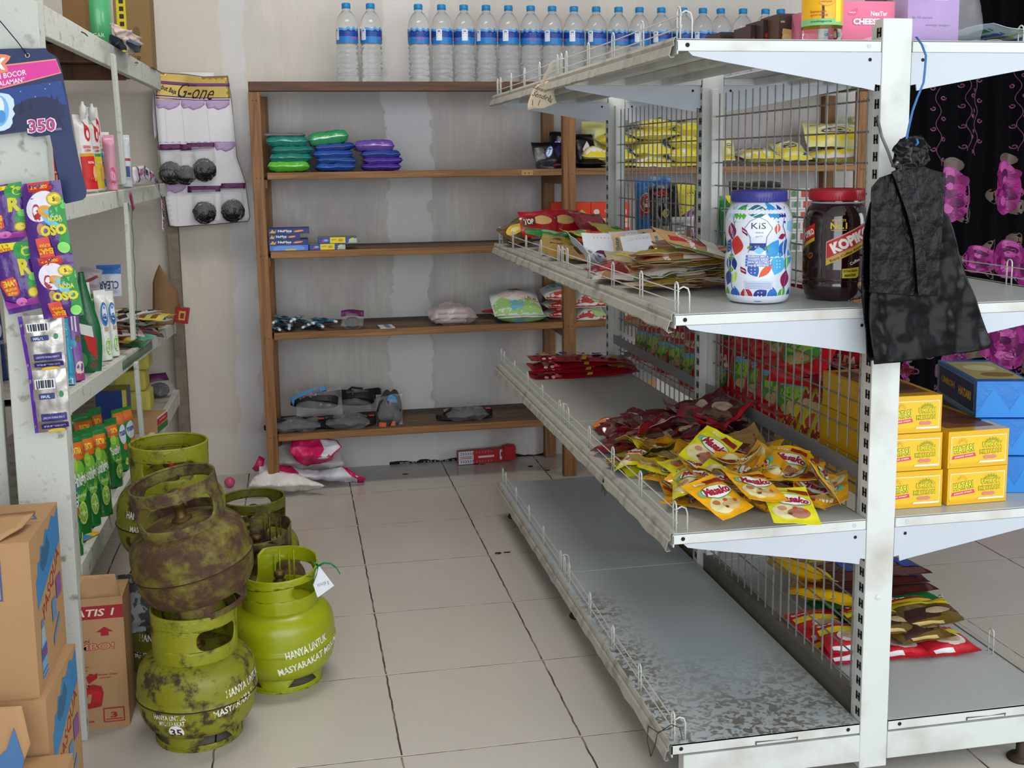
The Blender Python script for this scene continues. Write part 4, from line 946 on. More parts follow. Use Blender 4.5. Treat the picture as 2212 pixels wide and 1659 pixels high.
nappy(1186, 1262, 694, 672, 2.13, 'dull white nappy pack at the bottom behind the middle timber post', npx, 23)
nappy(1184, 1262, 674, 652, 2.13, 'pale nappy pack in the middle of the pile behind the timber post', npx, 24)
nappy(1180, 1262, 652, 624, 2.13, 'teal and white nappy pack topmost behind the timber post', npx, 25, .16, 10)
nappy(1246, 1318, 698, 662, 2.07, 'red and white nappy pack right of the timber post', npx, 26, .18, 18)
nappy(1244, 1312, 664, 622, 2.09, 'turquoise nappy pack marked XL right of the timber post', npx, 27, .18, 26)
nappy(1318, 1372, 698, 664, 2.07, 'red, green and white nappy pack behind the gondola post', npx, 28, .18, 12)
me = sachet('red_packet', .07, .03, .012, foil('#a3202c'), foil('#a3202c')); put(me, 'red_packet', (at(1058, 2.2, .66), 2.2, .665), (0, 0, -8), 'small red packet peeking out behind the nappy pack marked M', 'packet')
# fourth shelf: bagged sandals
SOLE = mat('black_rubber', '#1b1a1c', .55, 0, .05, 50, .2, 80); SB = mat('blue_bag_header', '#4a8cc0', .4)
def sandal(x, y, z, rx, rz, parent, s=1.0):
    mb = MB(); M_ = Matrix.Translation((x, y, z)) @ Euler((rad(rx[0]), rad(rx[1]), rad(rz))).to_matrix().to_4x4() @ Matrix.Scale(s, 4)
    pts = [(.042 * sin(2 * pi * k / 28) * (1 - .18 * cos(2 * pi * k / 28)), .105 * cos(2 * pi * k / 28)) for k in range(28)]
    vs = [M_ @ Vector((a, b, 0)) for a, b in pts] + [M_ @ Vector((a, b, .022 + .012 * max(0, -b / .105))) for a, b in pts]
    mb.add(vs, [tuple(range(28))[::-1], tuple(range(28, 56))] + [(k, (k + 1) % 28, (k + 1) % 28 + 28, k + 28) for k in range(28)], SOLE)
    for sx in (-1, 1): mb.tube([M_ @ Vector((0, .065, .024)), M_ @ Vector((sx * .02, .03, .045)), M_ @ Vector((sx * .036, -.015, .03))], .005, SOLE, 6)
    o = mb.build('sandal', parent)
    mb = MB(); mb.add([M_ @ Vector(q) for q in ((-.018, -.095, .037), (.018, -.095, .037), (.018, -.07, .0365), (-.018, -.07, .0365))], [(0, 1, 2, 3)], ink('#c8552c')); mb.build('size_label', o)
def sandal_bag(u, v0, y, z, w_, d, h, seed, label, kind='flat', hdr=False, rz=0):
    r = empty('sandal_bag', (at(u, y, z + h / 2), y + d / 2, z), (0, 0, rz), label, 'sandals', 'bagged black sandals on the lowest rack shelf')
    if kind == 'flat':
        sandal(-w_ * .22, 0, .004, (0, 0), 85, r, .8); sandal(w_ * .18, .01, .006, (0, 0), 95, r, .8)
    elif kind == 'lean': sandal(-.02, -.01, h * .42, (0, 38), 78, r, .9); sandal(.015, .03, h * .5, (0, 30), 96, r, .9)
    else: sandal(-.012, 0, h * .45, (62, 0), -14, r, .8); sandal(.018, .02, h * .42, (58, 0), -8, r, .8)
    FB = clear('grey_bag_film', .20, .12, '#c9ccd0')
    me = sachet('clear_bag', w_, d * 1.15 if kind == 'flat' else h * 1.2, h if kind == 'flat' else .075, FB, FB, crumple=.01, seed=seed, n=18, wav=24, seal=.02)
    put(me, 'clear_bag', (0, 0, h / 2), (0 if kind == 'flat' else 62, 0, 0), parent=r)
    if hdr:
        mb = MB()
        def hm(a, b, o=0): return Vector((a, -.02 - o + .02 * a * a * 40, b))
        if kind == 'lean': P = [(-.10, .035), (-.095, .062), (-.06, .078), (0, .090), (.03, .098), (.028, .118), (-.02, .108), (-.075, .092), (-.112, .068)]
        else: P = [(-.01, .085), (.035, .082), (.03, .105), (.012, .118), (-.004, .112)]
        mb.poly(P, hm, SB, 0, .01); mb.text('SWALLOW' if kind == 'lean' else 'U', -.035 if kind == 'lean' else -.002, .083 if kind == 'lean' else .078, .09 if kind == 'lean' else .02, .013, hm, ink('#b0483c'), 26 if kind == 'lean' else 0, .001, .01, .04)
        o = mb.build('header_card', r); solid(o, .0008)
    return r
z4 = RZ[3]
sandal_bag(640, 0, 2.055, z4 + .001, .185, .12, .042, 31, 'flat clear bag of black sandals at the left end of the lowest rack shelf')
sandal_bag(752, 0, 2.06, z4 + .001, .17, .12, .048, 32, 'flat clear bag of black sandals between two upright bags on the lowest rack shelf')
sandal_bag(690, 0, 2.13, z4 + .045, .18, .10, .095, 33, 'clear bag of black sandals with a blue card header heaped on two flat ones', 'lean', True)
sandal_bag(770, 0, 2.20, z4 + .045, .12, .10, .07, 34, 'clear bag of black sandals half hidden behind the heaped one', 'lean')
sandal_bag(843, 0, 2.10, z4 + .001, .105, .10, .105, 35, 'clear bag of black sandals standing upright with a small blue header', 'up', True, -6)
sandal_bag(1011, 0, 2.075, z4 + .001, .165, .13, .050, 36, 'clear bag of black sandals lying alone in the middle of the lowest rack shelf')
# items right of the middle post on the rack (seen past and through the gondola)
BLKF = foil('#15151b'); YL = foil('#e2dc8e', .35); WF = foil('#e9e9e2', .35)
dw = [('e', -.12, .02, .18, .12, '#3a68b8', 60), ('e', -.12, .02, .15, .09, '#dfe6f2', 60), ('t', 'Downy', -.12, .02, .24, .08, '#2c55a8', 60, .03), ('p', [(.1, -.2), (.3, .1), (.2, .3), (.02, .1)], '#2c2258'), ('e', .1, -.42, .14, .05, '#c0506a')]
def standpack(name, cat, label, u0, u1, vb, vt, y, front, ds, seed, t=.05, rx=78, rz=0, group=None, back=None, seal=.06, crumple=.005, zf=None, maxlen=.02):
    ub = (u0 + u1) / 2; zb = zf if zf is not None else None
    xb = at(ub, y, zb if zb is not None else .8); zlow = zb if zb is not None else zat(xb, y, vb); xb = at(ub, y, (zlow + .05)); ztop = zat(xb, y, vt)
    w_ = at(u1, y, zlow) - at(u0, y, zlow); h = (ztop - zlow) / sin(rad(rx)) * .99
    me = sachet(name, w_, h, t, front, back or front, ds, ds, crumple, seed, n=14, wav=14, seal=seal, maxlen=maxlen, gusset=0)
    zc = (zlow + ztop) / 2 + .001
    return put(me, name, (xb, y, zc), (rx, 0, rz), label, cat, group)
standpack('softener_pack', 'pouch', 'black softener pouch with blue oval badge, leaning left of the timber post', 1150, 1232, 366, 308, 2.10, BLKF, dw, 41, .05, 62, 12, zf=RZ[0])
standpack('softener_pack', 'pouch', 'black softener pouch standing upright behind the middle timber post', 1186, 1236, 350, 284, 2.17, BLKF, dw, 42, .05, 70, -20, zf=RZ[0] + .02)
standpack('softener_pack', 'pouch', 'black softener pouch slanting down right of the timber post', 1238, 1290, 372, 290, 2.15, BLKF, [('p', [(-.2, -.2), (.1, .1), (.02, .24), (-.25, 0)], '#dfe0e8')], 43, .04, 70, 20, zf=RZ[0])
pack('softener_pack', 'pouch', 'black softener pouch lying flat right of the timber post', 1248, 1312, 372, 350, 2.08, RZ[0], .14, BLKF, seed=44)
myl = [('p', [(-.46, -.45), (.46, -.45), (.4, -.05), (.1, .12), (-.2, -.1), (-.46, .05)], '#e3cf2e'), ('p', [(-.4, .12), (-.1, .35), (.3, .40), (.44, .15), (.1, .25)], '#e8e8e4'), ('r', .22, -.36, .42, -.22, '#2c62b0'), ('e', -.05, .06, .22, .12, '#4a4470'), ('e', -.05, .06, .19, .09, '#cfc88a'), ('t', 'Fair price', -.05, .06, .3, .1, '#26356e', 0, .03), ('p', [(-.48, .3), (-.3, .46), (.0, .42), (-.2, .34)], '#38409a')]
mp = [  # u0,u1,vb,vt,y, z-lift
 (1262, 1316, 352, 318, 'yellow pack at the far left of the pile, behind the first gondola post'), (1300, 1372, 366, 346, 'white pack lowest at the left of the pile'), (1372, 1462, 370, 330, 'large yellow and white pack with the oval badge at the bottom centre of the pile'),
 (1452, 1530, 366, 350, 'white and blue pack at the bottom right of the left pile'), (1296, 1376, 346, 312, 'yellow pack marked with a dark badge above the lowest white one'), (1372, 1456, 334, 302, 'white pack with a yellow belly in the middle of the pile'), (1452, 1530, 350, 318, 'white and yellow pack above the blue-edged one'),
 (1300, 1380, 312, 290, 'yellow-rimmed pack third from the bottom at the left'), (1372, 1470, 300, 276, 'yellow pack near the top centre of the pile'), (1452, 1530, 318, 292, 'yellow pack under the top right one'), (1385, 1470, 280, 256, 'white pack topmost in the pile'), (1462, 1528, 292, 264, 'yellow pack topmost at the right of the pile')]
for k, (u0, u1, vb, vt, lb) in enumerate(mp):
    y = 2.075 + (k % 3) * .004; x0, x1 = at(u0, y, 1.3), at(u1, y, 1.3); xc = (x0 + x1) / 2
    zb = max(zat(xc, y, vb), RZ[0]); th = max(zat(xc, y, vt) - zb, .02) * 1.1
    me = sachet('nappy_pack', (x1 - x0) * 1.04, .17, th, YL if k % 2 else WF, YL, myl, myl, .006, 50 + k, n=14, wav=14, seal=.05, maxlen=.03)
    put(me, 'nappy_pack', (xc, y + .085, zb + th / 2), (20 if k in (2, 4, 5) else 6, 0, rnd.uniform(-4, 4)), lb, 'nappies', 'yellow and white packs on the first rack shelf')
standpack('nappy_pack', 'nappies', 'yellow transparent-looking pack standing behind the timber post at the left of the pile', 1258, 1312, 366, 262, 2.2, YL, [('r', -.4, -.1, .0, .3, '#b9b78c'), ('r', -.3, .0, -.05, .2, '#3a4a8a')], 71, .04, 78, -10, zf=RZ[0])
for k, (u0, u1, vb, vt, rx, lb) in enumerate([(1560, 1590, 352, 304, 70, 'yellow pack standing just right of the second gondola post'), (1600, 1692, 352, 326, 8, 'flat white, yellow and blue pack left in the right-hand group'), (1678, 1746, 352, 314, 30, 'crumpled yellow pack in the middle of the right-hand group'), (1744, 1892, 352, 326, 4, 'white and blue pack beneath the tilted yellow one'), (1742, 1884, 322, 270, 58, 'yellow pack with dark blue writing tilted on top of the right-hand group'), (1840, 1892, 300, 255, 40, 'white and red pack at the far right end of the first rack shelf')]):
    y = 2.08 + .02 * k; x0, x1 = at(u0, y, 1.3), at(u1, y, 1.3); xc = (x0 + x1) / 2; zb = max(zat(xc, y, vb), RZ[0]); hh = zat(xc, y, vt) - zb
    if rx > 25:
        me = sachet('nappy_pack', x1 - x0, hh / sin(rad(rx)), .05, YL, YL, myl if k != 5 else [('r', -.4, -.3, .4, .3, '#e8e8e4'), ('r', -.4, -.1, .4, .0, '#b02a2a')], (), .008, 80 + k, n=14, wav=16, maxlen=.03); put(me, 'nappy_pack', (xc, y + .02, zb + hh / 2 + .01), (rx, 0, 0), lb, 'nappies', 'yellow and white packs on the first rack shelf')
    else:
        me = sachet('nappy_pack', x1 - x0, .16, hh * 1.2, WF, YL, myl, myl, .006, 80 + k, n=14, wav=14, maxlen=.03); put(me, 'nappy_pack', (xc, y + .05, zb + hh * .6), (rx, 0, 0), lb, 'nappies', 'yellow and white packs on the first rack shelf')
# second shelf right: orange packs; carton below
OR = foil('#e8401c', .4)
ors = [('r', -.5, -.5, .5, .5, '#e2421f'), ('e', 0, -.05, .30, .34, '#e89a28'), ('p', [(-.22, -.2), (-.26, .22), (0, .32), (.26, .22), (.22, -.2), (0, -.34)], '#cfc06a'), ('r', -.2, -.02, .2, .1, '#2b3f74'), ('r', -.16, .1, .16, .18, '#d8d8e0'), ('e', -.24, 0, .08, .2, '#4a62b8')]
ors2 = [('r', -.5, -.5, .5, .5, '#e2421f'), ('r', -.46, -.14, .5, .10, '#efc4b4'), ('r', -.46, -.02, .5, .02, '#e89a84'), ('e', -.28, .26, .12, .07, '#e9dcd8'), ('t', 'Pampers', .2, .26, .3, .1, '#f2d8d0'), ('r', .18, -.40, .34, -.24, '#e87a5a')]
for u0, u1, ds, lb, y in [(1191, 1228, ors, 'orange pack standing behind the middle timber post', 2.16), (1238, 1276, ors, 'orange pack with a round emblem right of the middle timber post', 2.08), (1277, 1330, ors2, 'orange pack with pale stripes beside the one with the emblem', 2.08), (1350, 1360, ors2, 'orange pack glimpsed between the wires of the gondola back', 2.09)]:
    x0, x1 = at(u0, y, 1.0), at(u1, y, 1.0); o = carton('nappy_pack', x1 - x0, .06, zat(x0, y, 437) - RZ[1] - .001, OR, {'front': ds, 'left': [('r', -.5, -.5, .5, .5, '#c83618')]}, ((x0 + x1) / 2, y + .03, RZ[1] + .0006), (0, 0, 0), lb, 'nappies', 'orange packs on the second rack shelf'); bevel(o, .008, 3)
o = carton('cardboard_box', .16, .12, .12, KRAFT, {'front': [('t', 'mix 14', -.1, .1, .5, .1, '#6a4a3a')], 'top': [('r', -.5, -.5, .5, .5, '#6a3f26')]}, (at(1372, 2.12, .45), 2.16, RZ[3]), (0, 0, 0), 'brown carton seen low through the first wire panel against the wall', 'box')
o.location.z = 0; o.scale = (1, 1, 3.9)
# ================================================================== ON THE FLOOR BY THE WALL
SACK = mat('woven_sack_white', '#dcdbe6', .4, 0, .04, 40, .4, 50); PINK = mat('pink_sack_print', '#d31a60', .4, 0, .04, 20, .3, 40); SACKW = mat('white_sack_plastic', '#e7e4e0', .35, 0, .03, 10, .5, 30)
HZ = mat('milky_bag_film', '#dcd6d2', .25, 0, 0, 20, .5, 40, alpha=.62)
pile = empty('folded_sacks', (-.28, 2.12, 0), label='pile of white sacks with magenta bands on the floor at the rack foot', cat='sacks')
def drape(poly, y, dep, m, name, seed, amp=.012, par=None, decals=()):
    pm_ = plane_y(y)
    def f(u, v, off=0):
        q = pm_(u, v); n_ = noise.noise(Vector((u / 22, v / 22, seed))); return Vector((q.x, y - dep * .5 * max(0, 1 - abs((v - (min(p[1] for p in poly) + max(p[1] for p in poly)) / 2)) / ((max(p[1] for p in poly) - min(p[1] for p in poly)) / 2)) - amp * n_ - off, max(q.z, .002)))
    mb = MB(); mb.poly(poly, f, m, 0, 9)
    for pl_, mm in decals: mb.poly(pl_, f, mm, .0015, 9)
    o = mb.build(name)
    if par: o.parent = par; o.matrix_parent_inverse = Matrix.Translation(-par.location)
    solid(o, .003); return o
drape([(538, 1040), (548, 1026), (575, 1014), (640, 1020), (700, 1038), (694, 1046), (660, 1062), (600, 1060), (560, 1055)], 2.06, .14, SACKW, 'sack', 1, .02, pile)
drape([(560, 1000), (600, 1004), (690, 1012), (740, 1006), (788, 1030), (785, 1042), (740, 1040), (700, 1034), (650, 1028), (580, 1034), (560, 1020)], 2.13, .12, SACK, 'sack', 2, .02, pile, [([(738, 1006), (752, 1009), (789, 1028), (786, 1042), (772, 1042), (770, 1028)], PINK), ([(592, 1003), (628, 1006), (645, 1014), (643, 1036), (626, 1038), (622, 1022), (596, 1016)], PINK)])
drape([(593, 990), (600, 962), (640, 952), (700, 956), (730, 962), (744, 1000), (730, 1018), (690, 1026), (640, 1012), (600, 1004)], 2.18, .16, HZ, 'sack', 3, .02, pile)
drape([(630, 950), (700, 946), (728, 950), (738, 962), (720, 975), (716, 990), (690, 1000), (664, 1008), (640, 990), (626, 970)], 2.09, .10, PINK, 'sack', 4, .025, pile, [([(690, 948), (726, 950), (735, 962), (700, 985), (684, 984), (700, 966)], SACK)])
drape([(545, 1010), (560, 985), (572, 990), (566, 1014), (552, 1018)], 2.14, .05, PINK, 'sack', 5, .01, pile)
mb = MB(); r_ = .021; c_ = ony(495, 1019, 2.20); mb.lathe([(.0001, 0)] + [(r_ * sin(pi * k / 14), r_ - r_ * cos(pi * k / 14)) for k in range(1, 14)] + [(.0001, r_ * 2)], mat('pink_rubber', '#d95a88', .35), 24, c_.x, 2.20)
tag(mb.build('ball'), 'small pink ball on the floor against the wall behind the gas cylinders', 'ball')
# red boxed item leaning by the wall
RDX = mat('red_card', '#c4202c', .45); a0, a1 = ony(988, 1000, 2.335), ony(1113, 985, 2.335); L_ = a1.x - a0.x
rb = empty('red_box', ((a0.x + a1.x) / 2, 2.33, .003), (0, 0, 5), 'red and white long box with chevron print lying on the floor by the wall', 'box')
mb = MB(); mb.box(-L_ / 2, L_ / 2 - .03, -.012, .02, 0, .055, RDX); f = lambda a, b, o=0: Vector((a, -.012 - o, .0275 + b)); cs = []
cs.append(('r', -.5, -.5, -.24, .5, '#e2e0e2'))
for k in range(6):
    for s_, bb in ((1, .30), (1, -.30)): x = -.47 + k * .04; cs.append(('p', [(x, bb - .12), (x + .02, bb), (x, bb + .12), (x + .012, bb + .12), (x + .032, bb), (x + .012, bb - .12)], '#333a5a'))
cs += [('r', -.48, -.08, -.26, -.02, '#c86a50'), ('r', -.48, .04, -.26, .10, '#c86a50'), ('r', -.16, -.09, .12, .07, '#e8c8c4'), ('r', -.12, -.04, .08, .03, '#d8d8dc')]
for k in range(6): x = -.2 + k * .05; cs += [('p', [(x, .28), (x + .02, .36), (x, .44), (x + .01, .44), (x + .03, .36), (x + .01, .28)], '#e28a84'), ('p', [(x, -.44), (x + .02, -.36), (x, -.28), (x + .01, -.28), (x + .03, -.36), (x + .01, -.44)], '#e28a84')]
mb.draw(cs, f, L_, .055, .0004); mb.build('box_body', rb)
mb = MB(); mb.box(L_ / 2 - .05, L_ / 2, -.016, .026, .003, .062, RDX); mb.box(L_ / 2 - .035, L_ / 2 - .015, -.014, .02, .062, .066, RDX); o = mb.build('box_end', rb); bevel(o, .003)
mb = MB(); mb.poly([(-.0, -.02), (.010, -.02), (.010, -.008), (.005, -.008), (.005, .012), (.010, .012), (.010, .022), (.0, .022)], lambda a, b, o=0: Vector((L_ / 2 - .072 + a, -.0165 - o, .03 + b)), ink('#dcdcdc')); o = mb.build('clip', rb); solid(o, .002)
# scraps on the floor
rnd = random.Random(2); SC = mat('black_scrap', '#17140f', .8)
for k, (u, v) in enumerate([(875, 1024), (1028, 1003), (1043, 1003), (1146, 1007), (1212, 1043), (1076, 1195), (1095, 1193), (1181, 1016), (603, 1098)]):
    q = onz(u, v, .001); mb = MB(); n_ = 5; mb.poly([(q.x + .010 * (1 + .5 * rnd.random()) * cos(i * 2 * pi / n_), q.y + .007 * (.4 + rnd.random()) * sin(i * 2 * pi / n_)) for i in range(n_)], lambda a, b, o=0: Vector((a, b, .001 + .003 * abs(noise.noise(Vector((a * 200, b * 200, 0)))))), SC, 0, .006)
    o = mb.build('scrap'); solid(o, .0006); tag(o, ['tiny black scrap on the floor in front of the rack, left of the red box', 'black scrap just below the white end of the red box', 'black scrap touching the lower edge of the red box', 'black scrap on the tile right below the red box', 'black scrap on the tile joint near the gondola corner', 'dark chip on the cracked tile joint beside the gondola', 'dark chip on the tile joint just left of the gondola shelf', 'black speck near the wall between red box and timber post', 'small dark scrap beside the hindmost gas cylinder'][k], 'scrap', 'scraps on the floor')
# ================================================================== GOODS ON THE LEFT RACK
def lz(i, y): a, b_ = LS[i]; return a + (b_ - a) * max(0, min(1, (y - .305) / 2.005))
# die-cut hanging sign
NAVY = mat('sign_navy', '#1c2c5c', .45, 0, .03); sy = .19; sp_ = plane_y(sy)
SX = [(-70, 118), (0, 106), (50, 104), (70, 105), (98, 104), (104, 112), (118, 120), (126, 128), (133, 150), (146, 216), (160, 300), (187, 414), (185, 426), (178, 432), (142, 440), (138, 436), (108, 292), (76, 296), (60, 292), (58, 284), (0, 291), (-70, 296)]
sg = empty('hanging_sign', (-.75, sy, 1.35), (0, 0, 0), 'navy die-cut cardboard sign with pink band and 350, hanging on the left post', 'sign')
SI = Matrix.Translation(-sg.location)
mb = MB(); mb.poly(SX, sp_, NAVY, .0)
d = MB()
def S_(pts, m, k): d.poly(pts, sp_, ink(m), .002 + .0002 * k)
S_([(-70, 143), (0, 141), (121, 127), (133, 158), (0, 193), (-70, 200)], '#e89a78', 0); S_([(-70, 146), (0, 144), (121, 130), (131, 156), (0, 190), (-70, 197)], '#e0359c', 1)
S_([(-70, 200), (0, 194), (133, 174), (146, 226), (133, 226), (118, 214), (100, 216), (84, 224), (66, 236), (56, 250), (40, 252), (0, 262), (-70, 270)], '#20418a', 1)
S_([(-70, 236), (30, 230), (60, 214), (100, 208), (132, 222), (140, 250), (60, 280), (-70, 290)], '#17234c', 2)
for tx, ty, th_ in ((48, 244, 30), (66, 238, 24), (124, 222, 16), (112, 214, 12)): S_([(tx - th_ * .2, ty), (tx + th_ * .2, ty), (tx, ty - th_)], '#0f1836', 3)
for tx, ty in ((45, 198), (98, 192), (77, 209), (108, 182)): S_(ell(tx, ty, 1.2, 1.2, 8), '#a8d0f0', 4)
S_([(-40, 202), (4, 201), (20, 204), (30, 214), (32, 228), (28, 236), (33, 246), (27, 256), (28, 266), (22, 276), (10, 282), (-40, 290)], '#cfe6f8', 4); S_(ell(-2, 240, 22, 34, 24), '#7ab8ec', 5); S_(ell(-4, 232, 14, 24, 20), '#e4f2fc', 6); S_(ell(4, 252, 9, 14, 16), '#4a90d8', 7)
S_([(-30, 122), (-20, 119), (-6, 120), (-1, 117), (14, 118), (24, 122), (20, 130), (12, 138), (18, 150), (18, 155), (4, 158), (-30, 160)], '#f08a68', 3)
d.text('EX', -9, 137, 44, -26, sp_, ink('#ffffff'), 3, .0030, None, .05)
d.text('ANTI BOCOR', 14, 163, 88, -12, sp_, ink('#fbe6f2'), 9.5 * -1, .003, None, .02); d.text('HALAMAN*', 22, 177, 66, -11, sp_, ink('#fbe6f2'), -10, .003, None, .02)
d.poly([(58, 268), (66, 262), (96, 252), (124, 254), (138, 274), (140, 282), (100, 290), (68, 292)], sp_, ink('#17234c'), .003)
d.text('350', 91, 271, 64, -32, sp_, ink('#f2eaf4'), -5, .0032, None, .07); d.text('350', 91, 271, 58, -28, sp_, ink('#b8357c'), -5, .0036, None, .03); d.text('mm', 127, 279, 13, -5, sp_, ink('#9a86c8'), -4, .0036, None, .03)
o = mb.build('sign_board', sg); o.matrix_parent_inverse = SI; solid(o, .002)
o = d.build('sign_print', sg); o.matrix_parent_inverse = SI
mb = MB(); e_ = [sp_(60 + 4.5 * cos(t), 120 + 4.5 * sin(t), .003) for t in [k * pi / 8 for k in range(16)]]; mb.tube(e_, .0012, mat('eyelet_steel', '#b8b8b8', .3, .9), 6, True); o = mb.build('eyelet', sg); o.matrix_parent_inverse = SI
mb = MB(); mb.tube([sp_(60, 120, .004), sp_(40, 92, .006), sp_(10, 56, .006), sp_(-30, 10, .004)], .0012, mat('black_string', '#17151a', .8), 6); tag(mb.build('string'), 'black string holding up the blue die-cut sign', 'string')
# hanging strips of sachets (joined sachets, perforated between)
VIO = foil('#4a1a7c', .2, .3); SILV = mat('silver_foil', '#b5afa8', .24, .75, .06, 20, .22, 40); YEL = '#e8cf20'
def strip(name, label, quads, y, front, designs, seed, bul=.006, cat='sachet strip'):
    """quads: pixel corners (tl, tr, br, bl) of each sachet of the chain"""
    root = empty(name, ony(sum(p[0] for p in quads[0]) / 4, quads[0][0][1], y), (0, 0, 0), label, cat); IV = Matrix.Translation(-root.location)
    for k, (tl, tr, br, bl) in enumerate(quads):
        P = [ony(*q, y) for q in (tl, tr, br, bl)]; W_, H_ = (P[1] - P[0]).length, (P[3] - P[0]).length
        def mk(side):
            def f(a, b, off=0):
                u = a / W_ + .5; v = .5 - b / H_; u = max(0, min(1, u)); v = max(0, min(1, v))
                q = (P[0] * (1 - u) + P[1] * u) * (1 - v) + (P[3] * (1 - u) + P[2] * u) * v
                e = min(1, 6 * u * (1 - u)) * min(1, max(0, (v - .06) * (.94 - v)) * 14)
                n_ = .0022 * noise.noise(Vector((u * 5, v * 7, seed + k * 3))) + .0012 * noise.noise(Vector((u * 14, v * 18, seed)))
                return Vector((q.x, y - n_ - side * (bul * e + .0004 + off), q.z))
            return f
        F_, B_ = mk(1), mk(-1); mb = MB()
        mb.grid(lambda u, v: F_((u - .5) * W_, (v - .5) * H_), 14, 14, front); mb.grid(lambda u, v: B_((u - .5) * W_, (v - .5) * H_), 14, 14, SILV, flip=True)
        rim = [(i / 14, 0) for i in range(14)] + [(1, i / 14) for i in range(14)] + [(1 - i / 14, 1) for i in range(14)] + [(0, 1 - i / 14) for i in range(14)]
        mb.add([F_((a - .5) * W_, (b - .5) * H_) for a, b in rim] + [B_((a - .5) * W_, (b - .5) * H_) for a, b in rim], [(i, i + 56, (i + 1) % 56 + 56, (i + 1) % 56) for i in range(56)], front)
        mb.draw(designs[k % len(designs)], F_, W_, H_, .0006, .012)
        o = mb.build('sachet', root); o.matrix_parent_inverse = IV
    return root
rin = [('e', .36, .38, .26, .15, '#2f9a4a', 10), ('e', .40, .36, .12, .07, '#c8dc40'), ('t', 'R', .30, .14, .30, .24, '#d8cf28', 0, .05), ('e', .44, -.10, .16, .12, '#2f9a4a'), ('e', .46, -.02, .12, .06, '#7ad060'),
       ('p', [(-.42, -.02), (-.05, .02), (.0, -.04), (.02, -.22), (-.08, -.26), (-.36, -.24), (-.46, -.08)], '#d84a3c'), ('t', 'EMAS', -.20, -.07, .38, .09, '#f0c828', 3, .05), ('t', 'MILIARAN', -.20, -.155, .32, .045, '#f0c828', 3, .03), ('t', 'RUPIAH', -.18, -.215, .26, .045, '#f0c828', 3, .03),
       ('p', [(-.5, -.30), (-.2, -.36), (.5, -.30), (.5, -.42), (-.5, -.42)], '#9a3a9a'), ('e', .0, -.35, .16, .06, '#d070b8'), ('e', .38, -.24, .14, .08, '#a89424'), ('e', .38, -.24, .11, .06, '#e8d040')]
rinb = [('p', [(-.5, .50), (.36, .50), (.32, .41), (-.5, .36)], '#e8d61c'), ('t', 'BELI 3', -.20, .455, .42, .045, '#d86a18', 3, .04), ('t', 'GRATIS 1', -.14, .405, .56, .045, '#d86a18', 3, .04)] + rin
strip('detergent_sachet_strip', 'purple detergent sachet strip with yellow BELI 3 flags, left of the other strip',
      [((-50, 408), (46, 392), (60, 520), (-30, 530)), ((-30, 530), (62, 520), (90, 665), (20, 680))], .165, VIO, [[('p', [(-.5, .47), (.36, .47), (.32, .41), (-.5, .38)], '#e8d61c'), ('t', 'GRATIS 1', -.1, .43, .5, .04, '#d86a18', 3, .03)] + rin, rinb], 3)
rso = [('p', [(-.34, .5), (.22, .5), (.28, .40), (.10, .36), (-.32, .38)], '#c9301e'), ('t', '2 x "000', -.06, .435, .42, .05, '#f0c020', 0, .04), ('e', -.05, .18, .34, .22, '#e8e4f0', -40), ('e', -.18, .10, .10, .12, '#b01e28'), ('e', -.14, -.12, .09, .08, '#c08a68'), ('e', .06, .10, .22, .08, '#e89a28', -30), ('e', .16, .0, .30, .09, '#70c0e8', -50),
       ('p', [(.12, .14), (.5, .30), (.5, -.5), (.24, -.34), (.36, -.10), (.10, .02)], '#2a8f3c'), ('p', [(.26, .18), (.5, .24), (.5, .12), (.3, .08)], '#58c85a'), ('e', .28, .26, .18, .09, '#c0a824'), ('e', .28, .26, .15, .07, '#f0dc48'), ('t', '5', .28, .26, .06, .07, '#3a3010', 0, .05),
       ('t', 'NODA', .24, -.0, .34, .08, '#d8e048', 0, .04), ('t', 'OSO', .16, -.15, .62, .15, '#d8cf28', 0, .06), ('p', [(-.30, -.24), (.02, -.22), (.06, -.40), (.10, -.5), (-.26, -.5), (-.28, -.38)], '#d84a3c'), ('t', 'EMAS', -.09, -.42, .34, .08, '#f0c020', 180, .05), ('t', 'RUPIAH', -.10, -.34, .26, .045, '#f0c020', 180, .03), ('e', .34, -.40, .14, .08, '#90e070', 30)]
strip('detergent_sachet_strip', 'purple and green detergent sachet strip with red labels, overlapping the left strip',
      [((44, 398), (130, 388), (156, 548), (66, 560)), ((66, 560), (156, 548), (182, 680), (95, 690))], .145, VIO, [rso, rso], 7)
bkd = [('r', -.5, -.5, -.40, .5, '#5a24a0'), ('r', -.34, .20, .20, .36, '#eceef2')] + [('r', -.30 + k * .06, .22, -.27 + k * .06 + (k % 3) * .01, .345, '#1d2430') for k in range(8)] + [('e', .34, .10, .06, .05, '#2f8a50'), ('r', -.26, .04, .16, .13, '#2a3f78'), ('t', 'HALAL', -.08, .085, .24, .05, '#dfe6f4', 0, .03),
       ('r', -.26, -.32, .44, -.20, '#2f2470'), ('r', -.28, -.44, .46, -.36, '#2f2470'), ('t', 'CARA PAKAI SACHET', .08, -.26, .6, .035, '#b8c0e8', 180, .02), ('t', 'CUCI RENDAM BILAS', .08, -.40, .6, .035, '#b8c0e8', 180, .02), ('e', .12, -.475, .24, .03, '#d8b828')]
strip('detergent_sachet_strip', 'silver-backed lower pair of the hanging detergent sachets, showing barcodes',
      [((38, 684), (132, 676), (142, 795), (60, 802)), ((60, 802), (142, 795), (154, 928), (76, 936))], .172, SILV, [bkd, bkd], 11)
